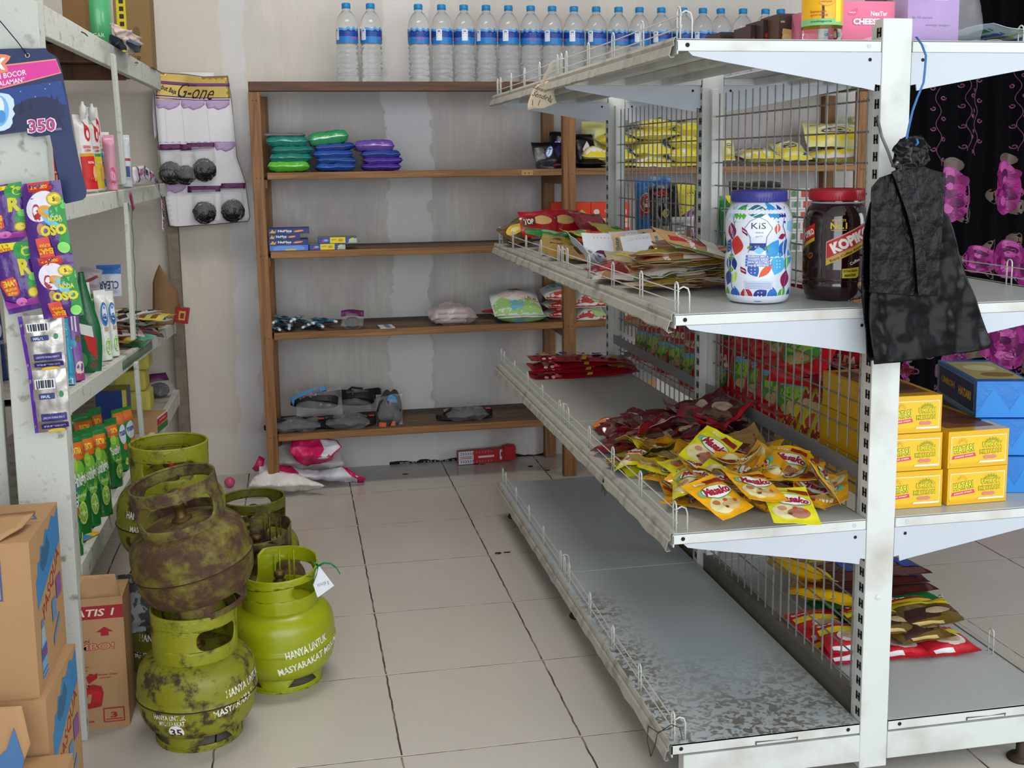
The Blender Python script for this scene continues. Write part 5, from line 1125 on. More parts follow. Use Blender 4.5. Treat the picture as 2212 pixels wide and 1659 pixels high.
# scourer hanging card
CARD = mat('hanger_card', '#e4e1e6', .35, 0, .03); cy = 2.285; cp = plane_y(cy)
hc = empty('scourer_card', ony(430, 160, cy), (0, 0, 0), 'tall hanging display card with a gold top and bagged steel scourers, beside the left rack', 'display card'); HI = Matrix.Translation(-hc.location)
def cf(u, v, off=0):
    k = (v - 160) / 330; q = cp(u, v); return Vector((q.x, cy - off - .010 * sin(max(0, min(1, k)) * pi * 1.1) - .012 * max(0, 1 - abs(u - 335) / 60) * max(0, 1 - k), q.z))
mb = MB(); O1 = [(336, 150), (352, 158), (400, 160), (440, 166), (492, 164), (500, 214), (512, 340), (530, 392), (540, 468), (536, 478), (470, 484), (380, 490), (366, 488), (352, 400), (342, 300), (334, 200)]
mb.poly(O1, cf, CARD, 0, 14)
GO = mat('gold_print', '#b79a48', .3, .4, .1, 14); PU = ink('#6a2f70'); LP = ink('#bda3cc')
mb.poly([(337, 152), (352, 159), (400, 161), (440, 167), (492, 165), (498, 213), (440, 219), (338, 214)], cf, GO, .001, 14)
for a, b_ in (((337, 174), (337, 181)), ((337, 205), (337, 211))): mb.poly([a, (420, a[1] + 6), (496, a[1] + 6), (496, b_[1] + 6), (420, b_[1] + 6), b_], cf, PU, .0016, 14)
mb.poly([(337, 208), (420, 213.5), (498, 213), (498, 215), (420, 215.5), (337, 210)], cf, ink('#f0ecf4'), .002, 14)
for r0, (u0, u1), v0 in ((0, (338, 498), 216), (1, (464, 510), 306), (2, (353, 404), 396)):
    n_ = max(1, round((u1 - u0) / 50)); w_ = (u1 - u0) / n_
    for k in range(n_):
        a = u0 + k * w_; mb.poly([(a, v0), (a + w_ - 2, v0), (a + w_ - 2, v0 + 10), (a + w_ * .8, v0 + 17), (a + w_ * .5, v0 + 22), (a + w_ * .3, v0 + 17), (a + w_ * .1, v0 + 19), (a, v0 + 12)], cf, LP, .0012, 14)
DS = ink('#8a8490')
for (u0, v0, u1, v1) in ((356, 224, 362, 306), (392, 224, 400, 306), (446, 224, 454, 306), (342, 307, 510, 306), (380, 400, 384, 480)):
    for k in range(24):
        if k % 2: continue
        a, b_ = k / 24, (k + 1) / 24; x0, y0_, x1, y1_ = u0 + (u1 - u0) * a, v0 + (v1 - v0) * a, u0 + (u1 - u0) * b_, v0 + (v1 - v0) * b_
        mb.poly([(x0, y0_), (x1 + .9, y1_), (x1 + .9, y1_ + .9), (x0, y0_ + .9)], cf, DS, .0014)
mb.text('G-one', 424, 198, 78, -32, cf, ink('#1d1420'), 4, .0024, 8, .0, .5); mb.text('Serabut Baja', 357, 192, 52, -14, cf, ink('#1d1420'), -24 * -1 - 4, .0024, 8, .02)
mb.tube([cf(u, v, .001) for u, v in O1] , .0008, ink('#2c2428'), 4)
o = mb.build('card', hc); o.matrix_parent_inverse = HI; solid(o, .001)
mb = MB(); mb.poly([(330, 164), (400, 156), (462, 157), (462, 166), (400, 168), (334, 300), (330, 250)], plane_y(cy + .008), CARD); o = mb.build('card_layer', hc); o.matrix_parent_inverse = HI; solid(o, .0008)
for k, (u, v, hx0, hx1, hv) in enumerate([(371, 374, 346, 392, 312), (403, 378, 390, 428, 312), (443, 367, 404, 464, 309), (443, 459, 406, 478, 402), (504, 455, 478, 530, 396)]):
    q = cf(u, v, .028); r = empty('scourer_pack', q, (0, 0, 0), '%s steel wool scourer in clear wrap pinned on the hanging display card' % ['leftmost upper', 'middle upper', 'right upper', 'lower left', 'lower right'][k], 'scourer', 'scourers on the hanging card')
    o = bpy.data.objects.new('steel_wool', SW if k % 2 else SW2); C.objects.link(o); o.parent = r; o.rotation_euler = (pi / 2, k, 0); o.scale = (1.75 if k != 1 else 1.5,) * 3
    IV = Matrix.Translation(-q)
    mb = MB(); mb.poly([(hx0, hv), (hx1, hv - 1), (hx1, hv + 11), (hx0, hv + 14)], lambda a, b, off=0: cf(a, b, .008 + off), PUR, 0, 14); h = mb.build('header', r); h.matrix_parent_inverse = IV; solid(h, .0008)
    me = sachet('clear_bag', .088, .12, .075, CF, CF, crumple=.005, seed=k + 60, n=12); b_ = put(me, 'clear_bag', (0, .005, .028), (90, 0, 0), parent=r)
# top of the rack: carton, green canister, rag, torn tape
y = 1.5; x0 = at(238, y, 1.64)
def topitem(u0, u1, vt, y, z, d, m, faces, label, name='cardboard_box', cat='box'):
    x0, x1 = at(u0, y, z), at(u1, y, z); return carton(name, x1 - x0, d, .26, m, faces, ((x0 + x1) / 2, y + d / 2, z), (0, 0, 0), label, cat)
ky = [('r', -.42, -.5, -.16, .5, '#d8c41c')] + [('r', -.34, -.46 + .1 * k, -.22, -.40 + .1 * k, '#2a2418') for k in range(10)] + [('e', .10, -.05, .10, .09, '#6e5430'), ('r', .0, -.36, .22, -.2, '#8a6a3c'), ('t', '130', .12, -.4, .2, .05, '#5a4222', 80)]
topitem(252, 330, 0, 1.98, 1.614, .14, mat('tan_carton', '#8d7046', .8, 0, .06, 6), {'front': ky}, 'brown carton with a yellow strip of black squares on top of the left rack')
topitem(140, 188, 0, 1.30, 1.614, .2, mat('dark_kraft_box', '#7b5a34', .8), {'front': [('e', 0, -.38, .2, .05, '#241a10'), ('e', .2, -.3, .1, .05, '#241a10')]}, 'brown carton with black print at the top-left behind the white fascia')
mb = MB(); GC = mat('green_canister', '#4fae72', .25, 0, .08, 12, coat=.5); xx, yy = at(212, 1.42, 1.66), 1.42
mb.lathe([(.0001, 0), (.036, .001), (.042, .008), (.042, .30), (.0001, .31)], GC, 28, xx, yy)
mb.v = [(a, b, c + 1.614) for a, b, c in mb.v]; mb.text('SEGAR', 0, 0, .05, .012, lambda a, b, o=0: Vector((xx - .0 + a, yy - .0425 - o, 1.66 + b)), ink('#e2f0e4'), 0, .0005)
tag(mb.build('canister'), 'green plastic canister standing on top of the left rack', 'canister')
mb = MB(); xx2 = at(236, 1.5, 1.66); mb.lathe([(.0001, 0), (.012, .001), (.015, .02), (.015, .035), (.011, .05), (.011, .3)], mat('dark_green_bottle', '#1f7a44', .25), 18, xx2, 1.5); mb.v = [(a, b, c + 1.614) for a, b, c in mb.v]
mb.lathe([(.0114, 1.66), (.0118, 1.661), (.0118, 1.69), (.0114, 1.691)], ink('#e8e8e8'), 18, xx2, 1.5); tag(mb.build('bottle'), 'slim dark green bottle beside the green canister on the left rack', 'bottle')
RAG = mat('dark_blue_plastic', '#3f5168', .35, 0, .1, 40, .8, 50)
me = sachet('plastic_wrap', .09, .22, .022, RAG, RAG, crumple=.012, seed=4, n=14, bend=-.6); put(me, 'plastic_wrap', (-.652, 1.30, 1.628), (0, 14, 8), 'crumpled dark blue plastic wrap lying over the top edge of the left rack', 'plastic wrap')
PKT = mat('pale_torn_tape', '#d8c6bd', .7, 0, .08, 60, .4, 60); mb = MB()
tpts = [(233, 50), (248, 52), (262, 62), (276, 66), (284, 64), (283, 72), (296, 78), (306, 82), (299, 90), (310, 96), (298, 98), (292, 112), (282, 117), (272, 114), (270, 98), (262, 86), (250, 78), (240, 64)]
mb.poly(tpts, lambda u, v, off=0: onx(u, v, -.640) + Vector((.006 * noise.noise(Vector((u / 9, v / 9, 0))) + .003, 0, 0)), PKT, 0, 5); o = mb.build('torn_tape'); solid(o, .0008); tag(o, 'torn pinkish packing tape hanging off the fascia of the left rack', 'tape')
NL = MB(); 
for (u, v, u2, v2) in ((250, 96, 268, 86), (176, 69, 189, 78), (292, 136, 298, 136)):
    a, b_ = onx(u, v, -.63), onx(u2, v2, -.668); n_ = MB(); n_.tube([a, (a + b_) / 2 + Vector((0, 0, .002)), b_], .0016, NAIL, 5); tag(n_.build('nail'), 'bent rusty nail sticking out of the top fascia, %s' % {250: 'below the torn tape', 176: 'left of the blue plastic wrap', 292: 'near the far end'}[u], 'nail', 'nails in the top fascia')
# pouches of dish soap on the second shelf: seen from their ends
WHP = foil('#e9e6e2', .3); 
def pouch2(u0, u1, vb, vt, y, front, ds, label, seed, zs, rz=0, spout=None, t=.035, lean=84, name='pouch', cat='pouch', group=None, turn=38):
    x0, x1 = at(u0, y, zs), at(u1, y, zs); xc = (x0 + x1) / 2; zt = zat(xc, y, vt); h = zt - zs; rz += turn
    me = sachet('pouch_body', (x1 - x0) / cos(rad(turn)), h / sin(rad(lean)), t, front, front, ds, (), .002, seed, n=12, wav=12, seal=.05, gusset=.8)
    r = empty(name, (xc, y, zs + .001), (0, 0, rz), label, cat, group)
    b_ = put(me, 'pouch_body', (0, 0, h / 2), (lean, 0, 0), parent=r)
    if spout:
        mb = MB(); mb.lathe([(.0001, h - .012), (.008, h - .010), (.008, h + .004), (.0095, h + .006), (.0095, h + .022), (.005, h + .026), (.004, h + .034), (.0001, h + .036)], mat('white_spout', '#eeeeea', .4), 18); o = mb.build('spout', r)
    return r
soap = lambda c1, c2: [('r', -.46, -.46, .46, -.04, c1), ('r', -.46, -.04, .46, .0, c2), ('e', .02, .26, .17, .11, '#c02028'), ('p', [(-.08, .30), (.02, .42), (.12, .30)], '#c02028'), ('e', .02, .24, .08, .05, '#f0dcd8'), ('t', 'SERBU', -.1, .08, .44, .035, '#c8403c', 0, .03), ('t', 'LEBIH', -.08, .035, .36, .03, '#c8403c', 0, .03), ('e', .16, -.26, .18, .10, '#e8b070'), ('t', 'ROYAL', 0, -.12, .4, .03, '#f6e0d8', 0, .03)]
z2 = LS[1][0]
pouch2(104, 120, 405, 300, .95, foil('#b8262c'), soap('#c8202a', '#d89a28'), 'red pouch mostly hidden behind the blue sign on the left rack', 70, z2, 8)
pouch2(122, 134, 405, 320, .99, foil('#2c3a86'), [], 'dark blue pouch edge behind the blue sign on the left rack', 71, z2, 8)
pouch2(172, 207, 404, 248, 1.02, WHP, soap('#cf1f26', '#d8a01c'), 'white and red dish soap pouch with a white spout on the second left shelf', 72, z2, 14, True)
pouch2(196, 222, 402, 252, 1.12, WHP, soap('#e8c81e', '#3f9a48'), 'white and yellow dish soap pouch with a white spout behind the red one', 73, z2, 10, True)
pouch2(202, 226, 396, 232, 1.20, WHP, soap('#2f9ac0', '#3f9a48'), 'taller white pouch without a spout behind the two spouted ones', 74, z2, 6)
pouch2(211, 242, 398, 286, 1.22, WHP, soap('#e0cc22', '#3f9a48'), 'small white pouch with a red emblem left of the stick', 75, z2, -6)
pouch2(232, 252, 396, 292, 1.16, foil('#dfa0b8'), [('e', 0, -.24, .3, .16, '#d85a88'), ('e', 0, -.24, .14, .08, '#f0a8c0')], 'pink rose pouch just left of the wooden stick', 76, z2, -14)
pouch2(266, 284, 388, 292, 1.62, foil('#d4d9e2'), [('r', -.4, -.3, .4, -.1, '#3c5a9c'), ('r', -.4, 0, .4, .05, '#b0384c')], 'small white and blue pouch right of the wooden stick', 77, z2, -20)
# draped strip of purple and white sachets at the far end
mb = MB(); STR = foil('#ded8e0', .25); dr = [(288, 380, 1.7, 26), (312, 372, 1.85, 26), (330, 382, 1.98, 26), (342, 402, 2.08, 25), (348, 430, 2.12, 22), (352, 462, 2.14, 18), (352, 498, 2.14, 12)]
P = [onx(u, v, -.640) for u, v, _, _ in dr]
def dm(a, b, off=0):
    k = max(0, min(.9999, a)) * (len(P) - 1); i = int(k); f = k - i; q = P[i] * (1 - f) + P[i + 1] * f; w_ = .05 * (1 - .4 * a)
    return q + Vector((.006 * noise.noise(Vector((a * 8, b * 4, 0))) + off, b * w_ * (.2 + .8 * a), -b * w_ * (1 - .6 * a)))
mb.grid(lambda u, v: dm(u, v - .5), 30, 5, STR)
for k in range(9):
    a = .06 + k * .105; mb.poly([(a, -.5), (a + .012, -.5), (a + .012, .5), (a, .5)], dm, ink('#5a2a6a'), .0015, .1); mb.poly([(a + .03, -.3), (a + .07, -.3), (a + .07, .1), (a + .03, .1)], dm, ink('#3c3848' if k % 2 else '#b85a78'), .0015, .1)
o = mb.build('sachet_strip'); solid(o, .002); tag(o, 'purple and white sachet strip draped over the far end of the second left shelf', 'sachet strip')
mb = MB(); mb.poly([(280, 412), (285, 420), (288, 440), (291, 450), (287, 456), (283, 440), (279, 424)], lambda u, v, off=0: onx(u, v, -.636), ink('#8a1c4a'), 0, 6); o = mb.build('plastic_shred'); solid(o, .0008); tag(o, 'dark pink plastic shred hanging from the second left shelf by the stick', 'shred')
# third shelf
y_ = lambda i, y: lz(i, y)
bot = [('p', [(-.46, -.48), (.46, -.48), (.46, -.1), (-.46, .0)], '#2f6e2e'), ('p', [(-.1, .12), (.46, .06), (.46, -.30), (.1, -.16)], '#d02a28'), ('p', [(-.3, .30), (.3, .24), (.36, .06), (-.2, .12)], '#e8ece4'), ('e', -.05, .34, .10, .05, '#dff0e0'), ('t', 'GREEN', .26, -.02, .3, .03, '#f2e2d8', 0, .03), ('e', .30, -.38, .14, .06, '#7a4a38'), ('e', -.2, -.3, .22, .12, '#3d8a3a')]
pouch2(138, 158, 826, 690, .50, foil('#3aa3c8'), [('e', 0, -.44, .4, .05, '#e8eef4'), ('e', -.1, .3, .2, .08, '#2c78b8'), ('e', .2, .1, .2, .06, '#8ad0e8')], 'slim light blue softener pouch next to the hanging sachet strips', 80, y_(2, .5), 0)
pouch2(150, 178, 812, 640, .56, foil('#8a5aa8'), [('e', .1, -.34, .3, .08, '#f0dcd0'), ('r', -.46, -.48, .46, -.40, '#b03a6a'), ('e', -.2, -.05, .2, .05, '#5ab0d8'), ('r', .0, .08, .1, .3, '#f4e8f4'), ('r', -.2, .1, -.12, .3, '#f4e8f4'), ('e', .1, .0, .14, .04, '#7a5a28')], 'tall purple and pink softener pouch on the third left shelf', 81, y_(2, .56), -6)
gb = empty('spray_bottle', (at(190, .74, .8), .74, y_(2, .74) + .001), (0, 0, 0), 'dark green bottle-shaped pouch with a red patch on the third left shelf', 'pouch')
mb = MB(); hh = zat(gb.location.x, .74, 588) - gb.location.z
mb.grid(lambda u, v: Vector(((.030 + .006 * sin(v * 5) - .026 * max(0, v - .45) * 1.2) * cos(2 * pi * u) - .01 * max(0, v - .5), (.018 - .012 * max(0, v - .5)) * sin(2 * pi * u), v * hh)), 24, 18, foil('#17663c', .25), cu=True)
mb.draw(bot[1:3] + bot[5:], lambda a, b, o=0: Vector((a, -.0185 - o, b + hh * .32)), .055, hh * .62, .0006); mb.build('bottle_body', gb)
swt = [('p', [(-.46, -.48), (.46, -.48), (.46, -.12), (-.46, -.16)], '#dfe8d8'), ('e', .1, -.3, .24, .12, '#7ab82e'), ('e', .16, -.34, .12, .06, '#e4f0d0'), ('e', 0, .16, .30, .17, '#2f7ac0'), ('e', .02, .18, .20, .11, '#dbe8f4'), ('e', .0, .10, .14, .07, '#1c4f98'), ('r', -.1, -.08, .2, -.02, '#c0a088')]
for k, (u0, u1, vt, y, c, lb) in enumerate([(182, 206, 612, .90, '#dfe4dc', 'tallest white and blue pouch standing behind the dark green bottle pouch'), (204, 222, 636, 1.02, '#5a8a3a', 'dark-sided green pouch left of the white pouch pair'), (216, 238, 628, 1.00, '#eceee8', 'white pouch with blue bowl and green fruit, left one of a pair'), (234, 254, 630, 1.10, '#eceee8', 'white pouch with blue bowl and green fruit, right one beside the wooden stick')]):
    pouch2(u0, u1, 760, vt, y, foil(c), swt, lb, 84 + k, y_(2, y), -4)
# loose sachets behind and beside the stick
LOO = [('#2a2326', '#7b1c30'), ('#d8d2ce', '#2b2b33'), ('#cfae2a', '#5a4a10'), ('#ccd3d8', '#2f4f9a'), ('#101014', '#444'), ('#8e1f28', '#c9a040'), ('#b8bfc6', '#22242c'), ('#e0cc60', '#8a5a18'), ('#c2b6ae', '#4a2030')]
rnd = random.Random(41)
loose = []
for k in range(30):
    c1, c2 = LOO[k % 9]; y = 1.30 + .76 * rnd.random(); u = rnd.random(); lay = k // 8
    x = -.705 - .10 * rnd.random() + (.045 if k % 4 == 0 else 0); z = y_(2, y) + .012 + lay * .026 + (.012 if y < 1.6 else 0)
    c2 = '#444444' if c2 == '#444' else c2
    me = sachet('sachet', .075, .11, .012, foil(c1), foil(c1), [('r', -.4, .1, .4, .34, '#e6e4e2' if k % 2 else c2), ('r', -.4, -.3, .2, -.1, c2), ('e', .1, 0, .16, .1, '#c83030' if k % 3 == 0 else '#d8dce0')] + [('r', -.3 + q * .08, .12, -.26 + q * .08, .3, '#22242a') for q in range(6) if k % 2], (), .004, 100 + k, n=8)
    o = put(me, 'sachet', (x, y, z), (rnd.uniform(-14, 14), rnd.uniform(-16, 10), rnd.uniform(40, 130)), None, 'sachet', 'loose sachets on the third left shelf'); loose.append((k % 9, y, k, o))
for j in range(9):
    for i, (_, _, _, o) in enumerate(sorted([q for q in loose if q[0] == j], key=lambda q: q[1:3])): o['label'] = '%s sachet in the third left shelf heap, %s from the near end' % (['black and maroon', 'white barcode', 'yellow', 'silver-blue', 'black', 'dark red', 'grey', 'pale yellow', 'beige'][j], ORD[i + 1])
standp = [(212, 265, 640, 572, 1.72, '#d9e2ee', 0, 'white packet with blue top band standing at the back of the third left shelf', [('t', 'CLEAR', 0, -.15, .8, .26, '#2a3a5c', 180, .02), ('r', -.5, .2, .5, .5, '#3f78c4')]), (174, 222, 622, 578, 1.55, '#b8aeb0', 14, 'grey packet leaning left of the white blue-banded packet', [('p', [(-.4, -.4), (.3, .2), (.4, .1), (-.2, -.45)], '#8a2030')])]
for k, (u0, u1, vb, vt, y, c, ry, lb, ds) in enumerate(standp):
    x0, x1 = at(u0, y, .8), at(u1, y, .8); xc = (x0 + x1) / 2; zb, zt = zat(xc, y, vb), zat(xc, y, vt)
    me = sachet('packet', x1 - x0, zt - zb, .02, foil(c), foil(c), ds, (), .003, 130 + k); put(me, 'packet', (xc, y, (zb + zt) / 2), (80, ry, 0), lb, 'packet')
BP_ = mat('brown_paper', '#8a6a48', .8, 0, .06, 10, .3, 40); mb = MB()
mb.poly([(345, 570), (358, 590), (372, 612), (384, 630), (387, 660), (376, 700), (340, 704), (330, 680), (330, 610), (336, 590)], lambda u, v, off=0: Vector((ony(u, v, 2.2).x, 2.2 - .02 * sin((u - 330) / 16), ony(u, v, 2.2).z)), BP_, 0, 10); o = mb.build('paper_flap'); solid(o, .0012); tag(o, 'brown paper bag flap rising at the far end of the third left shelf', 'paper bag')
o = carton('sachet_box', .05, .02, .062, foil('#9c1d22'), {'front': [('r', -.24, -.3, .24, .26, '#c9a03c'), ('r', -.14, -.2, .14, .14, '#7a2418')]}, (at(390, 2.2, .72), 2.2, zat(-.6, 2.2, 697)), (0, 10, 0), 'red sachet with a gold square hanging over the far end of the third left shelf', 'sachet')
me = sachet('packet', .10, .05, .02, foil('#6fc8ae', .15, .4), foil('#6fc8ae', .15, .4), crumple=.004, seed=150); put(me, 'packet', (-.675, 1.50, y_(2, 1.5) + .018), (8, 0, 70), 'mint green clear packet at the edge of the third left shelf right of the stick', 'packet')
me = sachet('packet', .10, .05, .02, foil('#23713c'), foil('#23713c'), crumple=.004, seed=151); put(me, 'packet', (-.680, 1.38, y_(2, 1.4) + .010), (4, 0, 88), 'dark green packet under the mint one on the third left shelf', 'packet')
# fourth shelf (the lowest board): sponges, blue carton, green pouches
zl = LS[3][0]; SPY = mat('yellow_sponge', '#d3c860', .85, 0, .08, 60, .4, 120)
x0, x1 = at(252, 1.9, .5), at(322, 1.9, .5); zc = zl
for k, (dx, hh, lb) in enumerate([(0, .085, 'yellow foam sponge pack at the bottom behind the wooden stick'), (-.012, .075, 'yellow foam sponge pack in the middle of the stack behind the stick'), (.03, .06, 'pale yellow sponge topmost of the stack behind the stick')]):
    o = carton('sponge', (x1 - x0) * (1 if k < 2 else .5), .12, hh, SPY, {}, ((x0 + x1) / 2 + dx, 1.96, zc), (0, 0, 0), lb, 'sponge'); bevel(o, .012, 3); zc += hh + .001
x0, x1 = at(205, 1.62, .5), at(272, 1.62, .5); zt = zat((x0 + x1) / 2, 1.62, 846)
carton('box', x1 - x0, .10, zt - zl, mat('royal_blue_card', '#1c3c86', .45), {'front': [('r', .36, -.5, .5, .5, '#cfc65a'), ('t', 'R', .28, -.1, .05, .1, '#c8c050')], 'top': [('r', -.5, -.5, .5, .5, '#cfc65a')]}, ((x0 + x1) / 2, 1.68, zl + .001), (0, 0, 0), 'dark blue and yellow box on the lowest left shelf behind the green pouches', 'box')
x0, x1 = at(262, 1.66, .45), at(330, 1.66, .45); ot = carton('pouch_carton', .14, .12, zat(x0, 1.6, 905) - zl, KRAFT2, {'right': [('r', -.5, .1, .5, .5, '#e8e2de'), ('p', [(-.5, -.05), (.5, .0), (.5, .4), (-.5, .36)], '#c8282c'), ('r', -.5, -.5, .5, -.12, '#2f7a3c'), ('t', 'SUNLIGHT', .0, .2, .6, .08, '#f4e0dc', 0, .03)]}, (at(300, 1.6, .45), 1.66, zl + .001), (0, 0, -10), 'open display carton with red, white and green sides holding green pouches', 'box')
sun = [('r', -.44, .24, .44, .40, '#e06a1c'), ('t', 'EXTRA', 0, .33, .5, .06, '#f6e040', 0, .03), ('e', 0, .04, .42, .20, '#7cc23a'), ('p', [(-.44, .0), (.44, .14), (.44, -.02), (-.44, -.14)], '#2b8a3a'), ('t', 'Sunlight', 0, .04, .80, .16, '#f2f6ea', 14, .03), ('e', -.22, .20, .16, .07, '#a8d83a'), ('e', .0, -.26, .24, .11, '#d8e88a'), ('e', .0, -.26, .20, .09, '#8ac83a'), ('e', .0, -.26, .06, .03, '#e8f0b0'), ('t', 'JERUK NIPIS', 0, -.10, .5, .035, '#e8f4c8', 0, .02)]
for k in range(6): a = k * pi / 3; sun.append(('p', [(.02 * cos(a), -.26 + .01 * sin(a)), (.18 * cos(a - .1), -.26 + .085 * sin(a - .1)), (.18 * cos(a + .1), -.26 + .085 * sin(a + .1))], '#e0eca0'))
GRN = foil('#1f7a35', .22, .3)
gp_ = [(132, 156, 1088, 920, .34, 'darkest green dish soap pouch, partly behind the white post'), (160, 190, 1060, 936, .52, 'green dish soap pouch with lime slices, first beside the post'), (188, 212, 1052, 928, .60, 'green dish soap pouch, second from the post'), (211, 237, 1042, 920, .68, 'green dish soap pouch, third from the post'), (172, 206, 1000, 895, .95, 'dark green dish soap pouch behind the front row, left'), (206, 228, 985, 882, 1.0, 'dark green dish soap pouch behind the front row, right'),
       (238, 262, 1000, 905, .95, 'green dish soap pouch turned edge-on right of the front row'), (252, 275, 982, 885, 1.12, 'green and orange pouch left in the pair by the stick'), (266, 292, 982, 880, 1.22, 'green and orange pouch right in the pair by the stick'), (158, 172, 1092, 965, .38, 'narrow green pouch edge nearest the camera beside the post')]
for k, (u0, u1, vb, vt, y, lb) in enumerate(gp_):
    pouch2(u0, u1, vb, vt, y, GRN if k not in (7, 8) else foil('#2f8a40'), sun if k < 6 or k == 6 else [('r', -.44, .26, .44, .44, '#e0762a'), ('e', 0, .1, .3, .16, '#dfe8f4'), ('t', 'mama', 0, .12, .5, .08, '#3a5ab0', 10, .03), ('e', .1, -.1, .2, .06, '#e08a3a'), ('e', .1, -.34, .16, .06, '#c8e06a')], lb, 160 + k, zl, -8 if k < 6 else 6, None, .03, 86, 'dish_soap_pouch', 'pouch', 'green pouches on the lowest left shelf', 46)
scp = scourer_pack(-.69, 2.14, zl + .10, 60, 'bagged steel wool scourer with purple tag near the far end of the left rack'); scp.scale = (1.3,) * 3
scp.location = Vector((at(345, 2.2, zl + .02), 2.2, zl + .001))
# small bright sachets on the lowest shelf by the post
for k, (u, v, c1, c2, rz_, lb) in enumerate([(172, 1136, '#7a4aa0', '#e05a78', 20, 'small purple and red sachet lying near the post on the lowest left shelf'), (176, 1162, '#f0c020', '#3a8ad0', -24, 'small yellow and blue sachet lying near the post on the lowest left shelf')]):
    q = onz(u, v, zl); me = sachet('sachet', .065, .065, .006, foil(c1), foil(c1), [('p', [(-.5, -.5), (.5, -.5), (.5, 0), (-.5, -.2)], c2), ('e', .1, .1, .2, .16, '#e8e8f0')], (), .002, 180 + k); put(me, 'sachet', (q.x, q.y, zl + .006), (0, 0, rz_), lb, 'sachet')
# goods glimpsed beyond the left post
for k, (u0, u1, zi, vt, y, c, lb) in enumerate([(-40, 10, 2, 640, .62, '#23386c', 'dark blue and white pouch cut off by the left edge of the picture, third shelf'), (-44, 16, 3, 900, .62, '#1c5c34', 'dark green pouch cut off by the left edge of the picture, lowest shelf')]):
    pouch2(u0, u1, 0, vt, y, foil(c), [('e', .2, .1, .2, .1, '#d8dce8'), ('t', 'KING', .3, -.05, .3, .05, '#b8c4e0')] if k == 0 else [('e', .3, -.3, .14, .06, '#d8c840')], lb, 190 + k, y_(zi, y), 0)
# ================================================================== GOODS ON THE GONDOLA
G1, G2, G3, G4 = GZ
# ---- top shelf
def stand_box(name, cat, u0, u1, vt, y, z, d, base, faces, label, rz=0, group=None):
    x0, x1 = at(u0, y, z + .05), at(u1, y, z + .05); xc = (x0 + x1) / 2; h = zat(xc, y, vt) - z
    return carton(name, x1 - x0, d, h, mat('card_' + base.strip('#'), base, .42), faces, (xc, y + d / 2, z + .0006), (0, 0, rz), label, cat, group)
CH = '#38211f'
chd = [('t', 'CHOCOLATE', .0, -.30, .80, .12, '#c8bdb4', 0, .03), ('t', 'nextar', -.1, -.12, .4, .08, '#a89890'), ('p', [(-.40, .12), (-.24, .18), (-.2, .06), (-.34, .04)], '#b8283a')]
stand_box('biscuit_box', 'box', 1556, 1622, 70, .30, G4, .10, CH, {'front': [('p', [(.0, .1), (.3, .3), (.34, .0), (.1, -.2)], '#b8283a'), ('t', 'nabati', .18, .04, .24, .2, '#e8d8d0')]}, 'low dark brown biscuit box leftmost on the top gondola shelf', 0, 'dark brown chocolate biscuit boxes')
stand_box('biscuit_box', 'box', 1621, 1650, 55, .16, G4, .10, CH, {'front': chd}, 'short dark brown biscuit box between the low one and the lettered one', 0, 'dark brown chocolate biscuit boxes')
stand_box('biscuit_box', 'box', 1648, 1684, 43, .12, G4, .10, CH, {'front': chd}, 'dark brown biscuit box lettered CHOCOLATE on the top gondola shelf', 0, 'dark brown chocolate biscuit boxes')
stand_box('biscuit_box', 'box', 1682, 1725, 30, .06, G4, .10, '#4a3022', {'front': [('r', -.46, -.48, .46, .48, CH), ('t', 'mini', -.3, .32, .2, .06, '#c8bdb4')] + [('p', [(-.34 + dx, -.34 + dy), (.24 + dx, -.38 + dy), (.28 + dx, -.26 + dy), (-.30 + dx, -.22 + dy)], c) for dx, dy, c in ((0, 0, '#d8b878'), (.02, .13, '#e8e0d0'), (.0, .26, '#d8b878'), (.0, .38, '#c8a868'))]}, 'tallest dark brown biscuit box with a wafer picture, beside the pink boxes', 0, 'dark brown chocolate biscuit boxes')
stand_box('biscuit_box', 'box', 1727, 1752, 28, .02, G4, .10, '#c8708c', {'front': [('t', 'CHEESE', -.02, -.3, .8, .12, '#f6e8ee', 0, .03), ('t', 'nextar', -.1, -.1, .5, .06, '#f0d0dc')]}, 'narrow pink biscuit box partly behind the yellow-labelled bottle', 0)
ck = [('t', 'NexTar', .22, .24, .30, .10, '#fbe8f0', 0, .03), ('p', [(-.34, .24), (-.24, .32), (-.17, .36), (-.16, .28), (-.2, .2), (-.32, .2)], '#e85a84'), ('t', 'nabati', -.26, .26, .12, .03, '#fbe8f0', 0, .03), ('t', 'CHEESECAKE', .18, .07, .86, .16, '#d84a78', 0, .08), ('t', 'CHEESECAKE', .18, .07, .84, .135, '#fdf4f8', 0, .05), ('t', 'PINK', .28, -.09, .34, .14, '#d84a78', 0, .08), ('t', 'PINK', .28, -.09, .33, .12, '#fdf4f8', 0, .05), ('e', .22, -.40, .34, .16, '#f6a8c0'), ('p', [(-.04, -.42), (.4, -.36), (.46, -.44), (.3, -.5), (-.02, -.5)], '#e0b070')]
stand_box('biscuit_box', 'box', 1811, 1932, 3, -.14, G4, .06, '#f07a9c', {'front': ck}, 'pink CHEESECAKE biscuit box standing on the top gondola shelf', 0)
